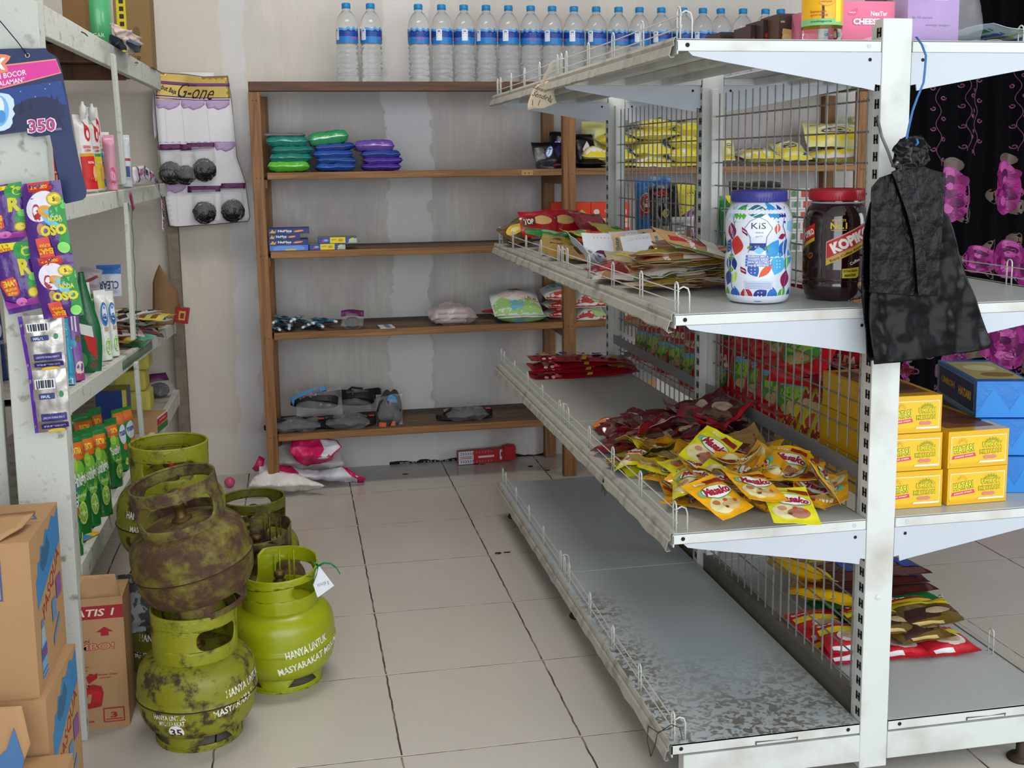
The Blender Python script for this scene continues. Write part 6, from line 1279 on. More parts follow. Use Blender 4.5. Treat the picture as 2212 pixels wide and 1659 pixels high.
# bottle with yellow label
bx, by = at(1776, -.20, G4 + .05), -.20; bt = empty('cooking_bottle', (bx, by, G4 + .0006), (0, 0, -20), 'clear bottle with a yellow label standing in front of the pink CHEESECAKE box', 'bottle')
R = .0385
mb = MB(); mb.lathe([(.0001, 0), (.032, 0), (.037, .006), (R, .014), (R - .002, .022), (R, .03), (R, .20), (.03, .22), (.015, .25), (.0001, .25)], mat('pale_oil', '#e8ece4', .05, 0, 0, 20, trans=1, ior=1.3), 40); mb.build('bottle_body', bt)
def ym(s, z, off=0): t = s / (R + .0008) - pi / 2; return Vector(((R + .0008 + off) * cos(t), (R + .0008 + off) * sin(t), z))
mb = MB(); W_ = 2 * pi * R; mb.poly(rct(0, .034, W_, .18), ym, foil('#f0b41a', .3), 0, .012); mb.poly(rct(-W_ / 4, .034, W_ * .17, .046), ym, ink('#86c486'), .0004, .012)
mb.poly(rct(.022, .040, .036, .18), ym, ink('#f6d41c'), .0006, .01); mb.poly(rct(-.04, .088, .018, .097), ym, ink('#8cc4e0'), .0005, .01); mb.poly(rct(-.04, .097, .018, .18), ym, ink('#dfe9ee'), .0005, .01)
mb.poly(ell(.004, .077, .015, .008), ym, ink('#d89018'), .0006, .01); mb.poly(ell(.004, .077, .0135, .0065), ym, ink('#f4b820'), .0008, .01); mb.text('minyak', .004, .077, .022, .006, ym, ink('#b8481c'), 0, .0010, .01, .02); mb.text('kemasan', -.012, .0595, .030, .005, ym, ink('#c86a1c'), 0, .0010, .01, .02); mb.text('goreng', -.010, .052, .034, .004, ym, ink('#c86a1c'), 0, .0010, .01, .02); mb.text('multiguna', -.006, .0405, .04, .005, ym, ink('#1e6a3a'), 0, .0010, .01, .02)
mb.build('label', bt)
# right-hand part of the top shelf
LAV = mat('lavender_packet', '#b08acb', .35, 0, .06, 16, .3, 30)
x0, x1 = at(1952, -.16, G4 + .05), at(2076, -.16, G4 + .05)
pb = empty('wrapped_box', ((x0 + x1) / 2, -.13, G4 + .0006), (0, 0, 0), 'lavender box inside a crinkled clear plastic bag right of the gondola post', 'box')
mb = MB(); mb.box(-.055, .058, -.03, .03, 0, .17, LAV); mb.draw([('t', 'TokoBima', .1, -.44, .6, .05, '#5a3f8c', 180, .03), ('r', .02, .05, .3, .14, '#dfc8ec'), ('t', 'isi 10 sachet', -.2, -.15, .4, .03, '#7a5a9c'), ('t', 'wangi segar', .1, -.24, .5, .03, '#7a5a9c')], lambda a, b, o=0: Vector((a, -.03 - o, .085 + b)), .113, .17, .0004); mb.build('box_body', pb)
me = sachet('clear_bag', .19, .24, .10, CF, CF, crumple=.014, seed=77, n=22, wav=22, seal=.02, sq=5); put(me, 'clear_bag', (.018, .0, .115), (88, 0, 0), parent=pb)
stand_box('biscuit_box', 'box', 1905, 1958, -40, .02, G4, .08, '#5c4a62', {'front': [('r', -.5, -.5, .5, -.2, '#8a6a88'), ('t', 'nextar', .2, .1, .4, .1, '#c8a8d8')]}, 'dusky purple box standing behind the top of the gondola post')
BLI = foil('#1f2a34', .2, .4); BLC = foil('#b9c6cc', .15, .6)
for k, (x, y, z, a, cm_, lb) in enumerate([(1.20, .02, .010, -6, BLC, 'lowest blister pack of blue and green razors on the top right shelf'), (1.23, .10, .026, 4, BLC, 'second blister pack of razors under the dark ones on the top right shelf'), (1.20, .28, .040, -12, BLI, 'dark blister pack of razors lying aslant at the back left'), (1.31, .22, .054, 8, BLI, 'dark blister pack of razors topmost at the right edge of the picture'), (1.33, .04, .040, 16, BLC, 'blister pack of blue razors at the right edge above the lowest one')]):
    ds = [('r', -.46, .3, .46, .48, '#2c5fa8')] + [('r', -.42 + q * .18, -.40, -.34 + q * .18, .24, ['#2f7a5a', '#2a5fb0', '#8fc04a', '#1f3f78', '#5aa8c0'][q]) for q in range(5)] + [('r', -.44 + q * .18, .10, -.32 + q * .18, .22, '#dfe6ea') for q in range(5)]
    me = sachet('razor_card', .20, .24, .016, cm_, BLC, ds, ds, .005, 200 + k, n=14, wav=20, sq=5); put(me, 'razor_card', (x, y, G4 + z), (4 if k % 2 else -3, a * .4, a), lb, 'razor pack', 'razor blister packs on the top right shelf')
mb = MB(); mb.box(1.03, 1.12, -.06, .03, G4 + .0005, G4 + .014, mat('brown_flat_parcel', '#4a2f26', .6)); o = mb.build('flat_parcel'); bevel(o, .004); tag(o, 'flat dark brown parcel beneath the razor cards on the top right shelf', 'parcel')
# handwritten note taped to the front rail
NP = mat('cream_note_paper', '#cfc0a4', .8, 0, .05, 20); ny = 1.02; npm = lambda u, v, off=0: (lambda q: Vector((q.x - .012 * sin((v - 180) / 22), q.y - off, q.z)))(ony(u, v, ny))
q = onx(1178, 200, .49); ny = q.y
mb = MB(); mb.poly([(1160, 184), (1196, 168), (1203, 196), (1212, 222), (1180, 234), (1162, 234), (1144, 238), (1154, 210)], npm, NP, 0, 8)
for st, u, v, w_, h_, r_ in (('Layani', 1172, 193, 34, -10, 20), ('Diri', 1196, 188, 12, -8, 20), ('Sendiri', 1178, 207, 40, -11, 18)): mb.text(st, u, v, w_, h_, npm, ink('#3a2c24'), r_, .001, 10, 0, .3)
for (u0, v0, u1, v1) in ((1198, 206, 1197, 220), (1193, 215, 1198, 222), (1202, 214, 1198, 222), (1176, 216, 1170, 228), (1160, 216, 1158, 228)): mb.tube([npm(u0, v0, .001), npm(u1, v1, .001)], .0007, ink('#3a2c24'), 4)
o = mb.build('handwritten_note'); solid(o, .0006); tag(o, 'cream handwritten paper note taped under the front rail of the top gondola shelf', 'note')
mb = MB(); mb.poly([(1176, 140), (1190, 128), (1194, 134), (1182, 150), (1176, 166), (1176, 188), (1166, 188), (1168, 160)], lambda u, v, off=0: npm(u, v, off + .004), clear('yellowed_tape', .5, .3, '#c9bda8'), 0, 8); o = mb.build('adhesive_tape'); solid(o, .0004); tag(o, 'strip of yellowed sticky tape holding the handwritten note to the wire guard', 'tape')
# ---- third shelf: jars
def lathe_map(prof, x0=0):
    def rr(z):
        for (r0, z0), (r1, z1) in zip(prof, prof[1:]):
            if z1 > z0 and z0 <= z <= z1: return r0 + (r1 - r0) * (z - z0) / (z1 - z0)
        return prof[-1][0]
    def f(s, z, off=0):
        r = rr(z) + off; t = s / .062 - pi / 2; return Vector((r * cos(t), r * sin(t), z))
    return f
def jar(u, v, y, lid, label, body, prof, H_, name='candy_jar'):
    x = at(u, y, G3); r = empty(name, (x, y, G3 + .0006), (0, 0, math.degrees(math.atan2(CAM.x - x, y - CAM.y))), label, 'jar')
    mb = MB(); mb.lathe(smooth_prof2(prof), body, 48); mb.build('jar_body', r)
    mb = MB(); nr = prof[-1][0]; zt = prof[-1][1]; mb.lathe([(nr + .001, zt - .012), (nr + .0035, zt - .011), (nr + .0035, zt - .009), (nr, zt - .008)], CLR, 40)
    L_ = [(nr - .004, zt - .006), (nr + .004, zt - .006), (nr + .006, zt - .004), (nr + .006, zt + .014), (nr + .004, zt + .017), (nr - .003, zt + .0175), (nr - .004, zt + .015), (.0001, zt + .015)]
    mb.lathe(L_, lid, 48)
    for k in range(60): mb.box(nr + .0058, nr + .0065, -.0008, .0008, zt - .003, zt + .012, lid, Matrix.Rotation(2 * pi * k / 60, 4, 'Z'))
    mb.build('lid', r); return r
def smooth_prof2(P, k=4):
    o = []
    for i in range(len(P) - 1):
        p0, p1, p2, p3 = P[max(0, i - 1)], P[i], P[i + 1], P[min(len(P) - 1, i + 2)]
        for j in range(k):
            t = j / k; q = lambda a: .5 * (2 * p1[a] + (p2[a] - p0[a]) * t + (2 * p0[a] - 5 * p1[a] + 4 * p2[a] - p3[a]) * t * t + (3 * p1[a] - p0[a] - 3 * p2[a] + p3[a]) * t ** 3)
            o.append((max(q(0), .0001), q(1)))
    return o + [P[-1]]
CLR = mat('clear_jar_plastic', '#e8ebee', .08, 0, 0, 20, alpha=.4)
jy = -.17; xk = at(1636, jy, G3); sc_ = (at(1705, jy, G3 + .1) - at(1570, jy, G3 + .1)) / 2
Hk = zat(xk, jy - sc_, 432) - G3 + .012
k_ = sc_ / .064
KP = [(.0001, .001), (.045, .001), (.056, .006), (.061, .020), (.0635, .05), (.0635, .085), (.060, .10), (.0595, .11), (.062, .125), (.0635, .15), (.062, .170), (.055, .185), (.048, .193), (.047, .200)]
KP = [(r * k_, z / .200 * (Hk - .012)) for r, z in KP]; hz_ = (Hk - .012) / .2
WJ = foil('#dfe6f2', .22, .6)
kj = jar(1636, 655, jy, foil('#3a3c8c', .3), 'white candy jar with a colourful leafy label and a dark blue lid', WJ, KP, Hk)
fk = lathe_map(KP); mb = MB(); AS = .064
def kd(pts, c, o=1): mb.poly([(a * (.064 if o > 1 else AS), b * hz_) for a, b in pts], fk, ink(c), .0003 + .00018 * o, .010)
NV, MG, CYN, GR, OR_, RD, SKY = '#27348a', '#8a1c48', '#2a9ad0', '#5aa83c', '#e0572c', '#c8342c', '#7fc4ec'
def leaf(cx, cy_, L_, W_, rot):
    o = []; c, s = cos(rad(rot)), sin(rad(rot))
    for i in range(9): t = i / 8; o.append((-L_ / 2 + L_ * t, W_ / 2 * sin(pi * t)))
    for i in range(1, 8): t = 1 - i / 8; o.append((-L_ / 2 + L_ * t, -W_ / 2 * sin(pi * t)))
    return [(cx + (a * c - b * s) / .064 * 1, cy_ + (a * s + b * c)) for a, b in o]
art = [(-.82, .172, .030, .016, 70, '#a8c8e8'), (-.50, .172, .032, .018, 50, GR), (-.54, .180, .026, .010, 40, '#1f8a6a'), (-.05, .178, .034, .018, 0, '#2f6a78'), (.38, .176, .036, .016, -60, '#2c8ac8'), (.66, .172, .030, .014, -70, NV), (-.78, .140, .026, .018, 95, MG), (.98, .150, .02, .02, 30, SKY), (-.62, .113, .030, .022, 80, RD), (.50, .145, .016, .009, 80, OR_), (.66, .130, .014, .008, 20, MG), (.40, .105, .034, .02, 60, '#3a9ad8'), (.74, .108, .030, .016, 60, '#2c6ab8'),
       (-.98, .110, .024, .014, 60, '#1f5a98'), (-.80, .090, .016, .010, 0, GR), (-.90, .078, .020, .012, 90, NV), (-.66, .078, .02, .010, 100, '#1f2f80'), (.54, .078, .034, .024, 70, '#4ab0e4'), (.84, .080, .022, .012, 70, GR), (-.80, .066, .014, .008, 0, '#7ab828'), (-.90, .050, .026, .016, 70, '#2c4a8a'), (-.66, .052, .020, .010, 60, '#b8d84a'), (.78, .048, .028, .018, 80, MG), (-.66, .018, .026, .018, 90, '#2a62b8'), (-.30, .018, .026, .018, 90, '#a8243c'), (.06, .018, .026, .018, 40, NV), (.40, .018, .026, .016, 90, '#2c70c0'), (.70, .02, .022, .014, 60, GR), (.20, .066, .028, .010, 45, OR_), (-.12, .068, .024, .016, -60, '#3a5ab0'), (-.38, .066, .014, .008, -50, MG), (-1.0, .018, .022, .014, 80, GR), (1.02, .018, .02, .012, 80, '#1f5a98'), (-.36, .140, .016, .007, -60, MG), (1.0, .09, .022, .012, 90, CYN)]
for i, (a, b, L_, W_, r_, c) in enumerate(art):
    L_ *= 1.30; W_ *= 1.35; a *= 1.12
    kd(leaf(a, b, L_, W_, r_), c)
    n_ = 3
    if i % 3 == 0:
        for q in range(3): kd(leaf(a, b - .006 + q * .006, L_ * .7, .0016, r_ + 25), '#e8eef8', 2)
    elif i % 4 == 1:
        for q in range(6): mb.poly(ell((a + (q % 2 - .5) * .10) * .064, (b + (q // 2 - 1) * .006) * hz_, .0011, .0011, 8), fk, ink('#f0f2f8'), .0008)
for i, (a, b, L_, W_, r_, c) in enumerate(art[:28]): kd(leaf(2.35 * (1 if a > 0 else -1) - a * .9, b, L_ * 1.2, W_ * 1.25, r_ + 60), art[(i * 7) % 28][5])
for s_ in (-1, 1):
    mb.tube([fk(s_ * a * .064, b * hz_, .001) for a, b in ((.96, .186), (.80, .165), (.74, .150), (.84, .138), (.94, .120), (.86, .090), (.92, .06), (.84, .030))], .0008, ink(NV), 4)
    mb.tube([fk(s_ * a * .064, b * hz_, .001) for a, b in ((.0, .168), (.24, .160), (.40, .146), (.24, .130), (.22, .112), (.30, .10))], .0006, ink('#5a64a8'), 4)
kd([(-.22, .160), (.22, .160), (.38, .146), (.22, .130), (-.22, .130), (-.38, .146)], '#e8edf6', 1)
mb.text('KiS', 0, .151 * hz_, .026, .012, fk, ink('#2a3a5c'), 0, .0009, .01); mb.text('mint', .002, .1385 * hz_, .014, .0038, fk, ink('#5a6a8c'), 0, .0009, .01); mb.text('Barley', .002, .131 * hz_, .015, .004, fk, ink('#8aa09a'), 8, .0009, .01, 0, .3)
kd([(-.26, .118), (.22, .118), (.22, .104), (-.26, .104)], NV, 2); mb.text('KiS', -.002, .111 * hz_, .009, .005, fk, ink('#cfe0f4'), 0, .001, .01); kd(leaf(.03, .104, .02, .012, 0), SKY, 3); kd(leaf(-.26, .11, .012, .006, 20), GR, 3); kd(leaf(.26, .11, .012, .006, 20), GR, 3)
for q, st in enumerate(('SEGERNYA MINT &', 'WANGINYA BARLEY', 'BIKIN MULUTMU', 'HARUM MEWANGI')): kd([(-.36, .095 - q * .0055), (.34, .095 - q * .0055), (.34, .0905 - q * .0055), (-.36, .0905 - q * .0055)], '#4a6fc0', 3); mb.text(st, 0, (.0928 - q * .0055) * hz_, .038, .0033, fk, ink('#eef2fb'), 0, .0012, .012, .03)
kd([(-.40, .030), (.44, .030), (.44, .046), (-.40, .046)], '#c8d0e8', 2)
for q in range(4): kd([(-.36, .042 - q * .003), (.38, .042 - q * .003), (.38, .0412 - q * .003), (-.36, .0412 - q * .003)], '#8a94b8', 3)
mb.build('label', kj)
ky_ = -.165; KQ = [(.0001, .001), (.048, .001), (.057, .006), (.061, .018), (.0635, .03), (.062, .038), (.0635, .046), (.0635, .12), (.0635, .150), (.061, .168), (.054, .183), (.049, .190), (.048, .200)]
KQ = [(r * k_, z * hz_) for r, z in KQ]
DJ = mat('dark_coffee_jar', '#24090b', .10, 0, .1, 20, coat=1.0)
kq = jar(1803, 650, ky_, foil('#b01c2c', .3), 'dark coffee candy jar with red banner and red lid beside the black bags', DJ, KQ, Hk)
fq = lathe_map(KQ); mb = MB(); GLD = ink('#d9b62c')
Hq = lambda b: b * hz_
def slant(a0, a1, b0, th, c, off, s_=.50): mb.poly([(a0, Hq(b0)), (a1, Hq(b0) + (a1 - a0) * s_), (a1, Hq(b0 + th) + (a1 - a0) * s_), (a0, Hq(b0 + th))], fq, ink(c), off, .009)
slant(-.018, .072, .082, .034, '#d8b0a8', .0005); slant(-.017, .072, .0835, .031, '#c41f26', .0008); slant(-.018, .072, .070, .0115, '#c9a52c', .0006)
slant(-.070, -.042, .112, .026, '#c41f26', .0006); slant(-.072, -.042, .103, .007, '#c9a52c', .0006); mb.text('OPIKO', -.056, Hq(.131), .026, .013, fq, ink('#f2eadf'), 26, .0011, .01, .04)
mb.text('KOPIKO', .030, Hq(.099) + .022, .085, .022, fq, ink('#f4efe6'), 26.5, .0012, .010, .06)
mb.text('Enjoy Coffee Anytime', .024, Hq(.0755) + .020, .076, .0062, fq, ink('#3a1a10'), 26.5, .0012, .01, .02); mb.text('Coffee', .036, Hq(.078), .022, .006, fq, ink('#efe8dc'), 26, .0011, .01, .02)
mb.text("WORLD'S", .004, Hq(.1575), .026, .0052, fq, GLD, 0, .0008, .01, .02); mb.text('No.1', .004, Hq(.147), .030, .0125, fq, GLD, 0, .0008, .01, .04); mb.poly(rct(-.010, Hq(.138), .018, Hq(.139)), fq, GLD, .0008, .01)
mb.poly([(.012, Hq(.064)), (.045, Hq(.067)), (.045, Hq(.050)), (.040, Hq(.046)), (.012, Hq(.046))], fq, ink('#c9b02c'), .0006, .009); mb.text('EXTRA BESAR', .028, Hq(.060), .028, .0042, fq, ink('#2a160c'), 3, .001, .01, .03); mb.text('MANTAP', .028, Hq(.0515), .022, .0052, fq, ink('#2a160c'), 3, .001, .01, .04)
mb.poly(ell(-.052, Hq(.088), .008, .006, 16, 30), fq, ink('#7a4a22'), .0006, .01); mb.poly(ell(-.052, Hq(.088), .005, .0022, 16, 30), fq, ink('#3a1a0c'), .0009, .01); mb.poly(ell(.052, Hq(.034), .010, .006, 16, 40), fq, ink('#a87a20'), .0006, .01)
mb.poly(rct(-.018, Hq(.035), .010, Hq(.062)), fq, ink('#33161a'), .0004, .01)
mb.build('label', kq)
# ---- sachet kit for piles
def pile(names, n, xr, yr, z0, zfun, rnd, meshes, label, cat='sachet', name='sachet', group=None, rot=(25, 25), a0=0, ar=180, sc=1.0):
    out = []
    for k in range(n):
        x = rnd.uniform(*xr); y = rnd.uniform(*yr); z = z0 + zfun(x, y) * ((k + .5) / n)
        o = put(meshes[k % len(meshes)], name, (x, y, z), (rnd.uniform(-rot[0], rot[0]), rnd.uniform(-rot[1], rot[1]), a0 + rnd.uniform(-ar, ar)), None, cat, group, None, sc); out.append((x, y, z, o))
    return out
# Masako-type seasoning sachets
def seasoning(base, alt, art_, seed, bend=0, crumple=.004, tw=0):
    ds = [('r', -.5, -.5, .5, .5, base)] if 0 else []
    ds = [('e', -.10, -.20, .36, .20, '#d9cf9a', 10), ('e', .1, -.26, .24, .12, art_[0]), ('e', -.22, -.14, .10, .06, art_[1]), ('e', .05, -.14, .05, .04, '#c8502c'), ('e', .26, -.22, .05, .04, '#c8502c'), ('e', -.1, -.30, .05, .03, '#7a3a2c'), ('e', -.32, .12, .10, .08, '#6fae90'), ('e', .06, .08, .40, .16, '#3c8a4c', -8), ('e', .06, .08, .38, .145, '#e9e6dc', -8),
          ('t', 'Masako', .06, .09, .70, .19, '#a01c38', -8, .05, .25), ('p', [(.05, .30), (.47, .22), (.47, .34), (.08, .43)], '#8f2424'), ('t', 'BARU', -.10, .36, .30, .07, '#f4ecd4', -10, .05)]
    return sachet('seasoning_sachet', .108, .128, .013, foil(base, .2, .5), foil('#a78a52', .25, .3), ds, [('r', -.4, -.3, .4, .3, '#c8b898'), ('r', .1, -.2, .34, .2, '#e8e4d8'), ('t', 'kaldu', -.2, .1, .3, .08, '#a01c38')], crumple, seed, bend, n=16, wav=30, seal=.08, maxlen=.007, twist=tw)
OG, YG = '#eeae14', '#e3dc1c'
SM = [seasoning(OG, 0, ('#c8b070', '#b8703c'), 301, .6, .0045), seasoning(OG, 0, ('#a87848', '#d8c890'), 302, -.9, .005, 2), seasoning(YG, 0, ('#a8705a', '#c88a70'), 303, .3, .004), seasoning('#d89a1c', 0, ('#8a5a3c', '#c8a878'), 304, 1.6, .005, -3), seasoning(YG, 0, ('#a8705a', '#c88a70'), 305, -1.5, .005), seasoning('#e0a41a', 0, ('#c8b070', '#b8703c'), 306, 2.4, .006)]
MB_ = [sachet('seasoning_sachet', .108, .128, .013, foil('#9c7c46', .22, .5), foil(OG), [('r', -.5, .36, .5, .48, OG), ('e', .0, .0, .4, .25, '#8a5a3a'), ('e', .1, -.1, .2, .12, '#d8c8a0'), ('p', [(-.4, -.2), (.0, -.3), (.2, -.1), (-.2, .0)], '#6a2a20')], (), .006, 310 + k, 1.2 - k, n=12, wav=34, maxlen=.01) for k in range(3)]
REDS = [sachet('seasoning_sachet', .108, .128, .013, foil('#5d1a22', .15, .8), foil('#a01c28', .2, .5), [('e', .0, .1, .4, .2, '#7a5a4a'), ('e', .1, -.2, .3, .14, '#c8b098'), ('r', -.5, -.5, -.42, .5, '#c01c2c'), ('e', -.2, .2, .12, .1, '#30282c')], (), .007, 320 + k, 1.5 - k * 1.2, n=14, wav=34, maxlen=.01) for k in range(3)] + \
       [sachet('seasoning_sachet', .108, .128, .013, foil('#8c2632', .14, .9), foil('#4a1c20', .2, .5), [('r', -.2, -.3, .4, -.1, '#d8a8b8'), ('e', -.1, .2, .3, .16, '#2f5a48'), ('p', [(-.5, -.5), (-.38, -.5), (.1, .5), (-.05, .5)], '#c02030')], (), .006, 330, 1, n=14, wav=30, maxlen=.01)]
GB_ = [sachet('seasoning_sachet', .108, .128, .013, foil('#8f8a2a', .2, .5), foil('#3a3c18', .25, .3), [('r', -.5, -.5, .5, -.42, '#e3dc1c'), ('e', .0, .0, .34, .2, '#5a4a2c'), ('e', .1, .1, .16, .1, '#c8b88c')], (), .006, 340 + k, 1.4 - 2 * k, n=12, wav=32, maxlen=.01) for k in range(2)]
rnd = random.Random(77); cnt = {}
def lab(o, s): cnt[s] = cnt.get(s, 0) + 1; o['label'] = s % ORD[cnt[s]] if '%s' in s else s
def heap(n, box, zmax, meshes, names, group, a0=0, tilt=22, seed=1, jit=60):
    r = random.Random(seed); (xa, xb), (ya, yb) = box; rows = 4; items = []
    for k in range(n):
        lay = k / n; s_ = 1 - .22 * lay
        x = (xa + xb) / 2 + (r.random() - .5) * (xb - xa) * s_; y = (ya + yb) / 2 + (r.random() - .5) * (yb - ya) * s_
        items.append((k, x, y, .010 + zmax * lay * (1 - .30 * abs(2 * (x - xa) / (xb - xa) - 1))))
    for k, x, y, z in items:
        m_i = k % len(meshes); tl = tilt * (.35 + .65 * k / n); o = put(meshes[m_i], 'seasoning_sachet', (x, y, G2 + z), (r.uniform(-tl, tl), r.uniform(-tl, tl), a0 + r.uniform(-jit, jit)), None, 'sachet', group)
        side = 'rail side' if x < xa + (xb - xa) / 3 else 'mesh side' if x > xb - (xb - xa) / 3 else 'centre'
        lay = 'deep' if k < n / 3 else 'midway' if k < 2 * n / 3 else 'high'
        yield_.setdefault('%s sachet %s in the %s, %s, %%s from the near end' % (names[m_i % len(names)], lay, group, side), []).append((y, k, o))
yield_ = {}
heap(60, ((.60, .875), (-.225, .10)), .060, [SM[0], MB_[0], SM[1], SM[3], MB_[1], SM[5], MB_[2], SM[2]], ['orange-yellow', 'brown-backed'], 'orange heap', 200, 26, 5, 70)
heap(18, ((.565, .80), (.09, .25)), .040, [GB_[0], SM[4], GB_[1], MB_[0]], ['olive-yellow', 'bright yellow'], 'yellow-green heap', 160, 22, 9, 60)
heap(34, ((.57, .885), (.22, .46)), .060, REDS, ['dark red', 'maroon foil'], 'dark red heap', 120, 30, 13, 80)
heap(10, ((.76, .875), (.28, .44)), .085, REDS, ['crumpled red', 'crumpled maroon'], 'red crest', 60, 30, 15, 90)
for s_, L_ in yield_.items():
    for k, (_, _, o) in enumerate(sorted(L_, key=lambda q: q[:2])): o['label'] = s_ % ORD[k + 1]
# the clearly seen ones on top
def top(me, u, v, z, rx, ry, rz_, lb, sc_s=.86):
    q = onz(u, v, G2 + z); return put(me, 'seasoning_sachet', q, (rx, ry, rz_), lb, 'sachet', None, None, sc_s)
FRONT = [SM[0], seasoning(OG, 0, ('#c8b070', '#b8703c'), 351, .3, .003), seasoning(YG, 0, ('#a8705a', '#c88a70'), 352, .2, .003), seasoning(OG, 0, ('#c8b070', '#b8703c'), 353, .5, .0035)]
top(FRONT[1], 1548, 1075, .070, 24, -4, 30, 'orange-yellow seasoning sachet face up at the near left of the heap')
top(FRONT[2], 1706, 1092, .050, 22, 4, -6, 'bright lemon-yellow seasoning sachet face up at the near edge of the shelf')
top(FRONT[3], 1778, 1035, .065, 52, 6, 62, 'orange-yellow seasoning sachet propped upright against the wire mesh, lettering sideways')
top(SM[0], 1628, 1052, .078, 16, 10, 12, 'orange-yellow seasoning sachet lying just behind the near left one')
top(SM[2], 1535, 972, .085, 30, 18, -50, 'lemon-yellow BARU sachet at the crest of the heap, pointing up')
top(SM[1], 1700, 1000, .078, 26, 8, -24, 'orange BARU sachet sloping down towards the mesh at the back right')
top(SM[4], 1500, 1035, .058, 12, -6, -20, 'lemon-yellow seasoning sachet half buried left of the crest')
top(SM[4], 1368, 985, .040, 8, -14, -30, 'lemon-yellow sachet folded near the aisle rail', .74)
# folded orange packet strip at the back left of the heap
mb = MB(); OF = foil('#d8741a', .25, .4)
mb.grid(lambda u, v: Vector((.570 + .16 * u + .012 * sin(v * 3), .520 + .05 * (v - .5) + .01 * sin(u * 9), G2 + .006 + .020 * abs(sin(u * 5.2)) + .006 * sin(v * 7 + u * 4))), 30, 8, OF)
mb.grid(lambda u, v: Vector((.572 + .15 * u, .508 + .05 * (v - .5), G2 + .004 + .010 * abs(sin(u * 5.2 + .4)))), 24, 6, foil('#a84a18')); o = mb.build('sachet_strip'); solid(o, .002); tag(o, 'folded strip of bright orange sachets at the far left of the seasoning heap', 'sachet strip')
# stack of red sachet strips in the far bay
RS = foil('#a41626', .2, .5); rsd = []
r_ = random.Random(4)
for k in range(30): rsd.append(('e', r_.uniform(-.46, .46), r_.uniform(-.42, .42), .02, .06, r_.choice(['#d8606a', '#e8b8b0', '#7a0c18', '#c83a44']), r_.uniform(0, 90)))
rsd += [('p', [(-.38, .1), (-.33, .5), (-.28, .5), (-.33, .1)], '#d8b02c'), ('r', -.18, .0, -.10, .3, '#3a5ab0'), ('p', [(.0, -.5), (.05, -.1), (.1, -.1), (.05, -.5)], '#d8b02c'), ('r', .18, .1, .26, .4, '#3a5ab0'), ('p', [(.30, -.3), (.34, .1), (.4, .1), (.36, -.3)], '#d8b02c'), ('r', -.38, -.2, -.30, .04, '#e0a8a0')]
for k, lb in enumerate(['bottom red sachet strip of the flat stack in the far bay', 'second red sachet strip from the bottom of the stack in the far bay', 'third red sachet strip of the stack in the far bay', 'topmost red sachet strip of the stack in the far bay']):
    me = sachet('sachet_strip', .36 - .01 * k, .105, .017, RS, RS, rsd, rsd, .003, 360 + k, n=26, wav=22, maxlen=.015); put(me, 'sachet_strip', (.745 - .006 * k, 1.30 + .004 * k, G2 + .012 + k * .0145), (10 - 3 * k, (-3, 2, -2, 3)[k], (-2, 1, 2, -1)[k]), lb, 'sachet strip', 'red sachet strips in the far bay')
# ---- third shelf, near and middle: coffee and wafer packets
def pk(w_, h, front, ds, seed, cr=.004, back='#b5895a', bend=0, t=.014, ml=.008): return sachet('snack_packet', w_, h, t, foil(front, .25, .4), foil(back, .25, .4), ds, (), cr, seed, bend, n=14, wav=22, maxlen=ml)
kup = [('p', [(-.5, -.5), (-.1, -.5), (.0, .5), (-.5, .5)], '#c89a68'), ('p', [(-.44, -.30), (.10, -.26), (.12, .10), (-.40, .0)], '#c02430'), ('t', 'Kupnes', -.16, -.10, .50, .24, '#f0dcd8', -76, .04), ('r', -.5, -.5, .2, -.42, '#1f8a44'), ('t', 'KOPI', .1, .1, .3, .1, '#1e2a3c', -76, .03), ('p', [(.1, -.4), (.5, -.4), (.5, .5), (.2, .5)], '#d9d3c8')]
KU = [pk(.16, .105, '#c39a6a', kup, 400, .003), pk(.16, .105, '#b98c58', kup, 401, .005, bend=.4), pk(.16, .105, '#9a6c3a', [('r', -.5, .3, .5, .5, '#6a4420'), ('p', [(-.4, -.3), (.3, -.2), (.2, .1), (-.3, 0)], '#e0d8cc')], 402, .006), pk(.16, .105, '#c8b48c', [('r', -.5, -.5, .5, -.3, '#8a7a24'), ('e', .1, .1, .2, .1, '#8a5a34')], 403, .004), pk(.16, .105, '#d6d2ca', [('r', -.5, .1, .5, .3, '#a47848'), ('r', -.5, -.5, .5, -.4, '#3a7a44')], 404, .006)]
nm_ = ['tan coffee', 'light brown coffee', 'bronze coffee', 'olive-edged coffee', 'white-tan coffee']
r_ = random.Random(8); zz = {0: 0, 1: 0, 2: 0}
for k in range(21):
    c = k % 3; x = (.610, .705, .790)[c] + r_.uniform(-.012, .012); y = (.06, .07, .09)[c] + r_.uniform(-.02, .02); z = G3 + .010 + (k // 3) * .0125
    o = put(KU[k % 5], 'snack_packet', (x, y, z), (r_.uniform(-5, 5), r_.uniform(-6, 6), r_.uniform(-16, 16) + 6), '%s packet, %s from bottom in the %s pile by the white jar' % (nm_[k % 5], ORD[k // 3 + 1], ('rail-side', 'middle', 'jar-side')[c]), 'packet', 'coffee packet piles on the third gondola shelf')
put(KU[0], 'snack_packet', (.655, .02, G3 + .104), (18, 16, 10), 'tan coffee packet with red and green print, open face showing on top of the pile', 'packet')
put(KU[2], 'snack_packet', (.72, .22, G3 + .085), (-6, 6, -8), 'bronze packet draped behind the top of the coffee pile', 'packet'); put(KU[2], 'snack_packet', (.80, .20, G3 + .07), (-8, -4, 4), 'second bronze packet behind the coffee pile, nearer the mesh', 'packet')
mb = MB()       # rolled-open sleeve
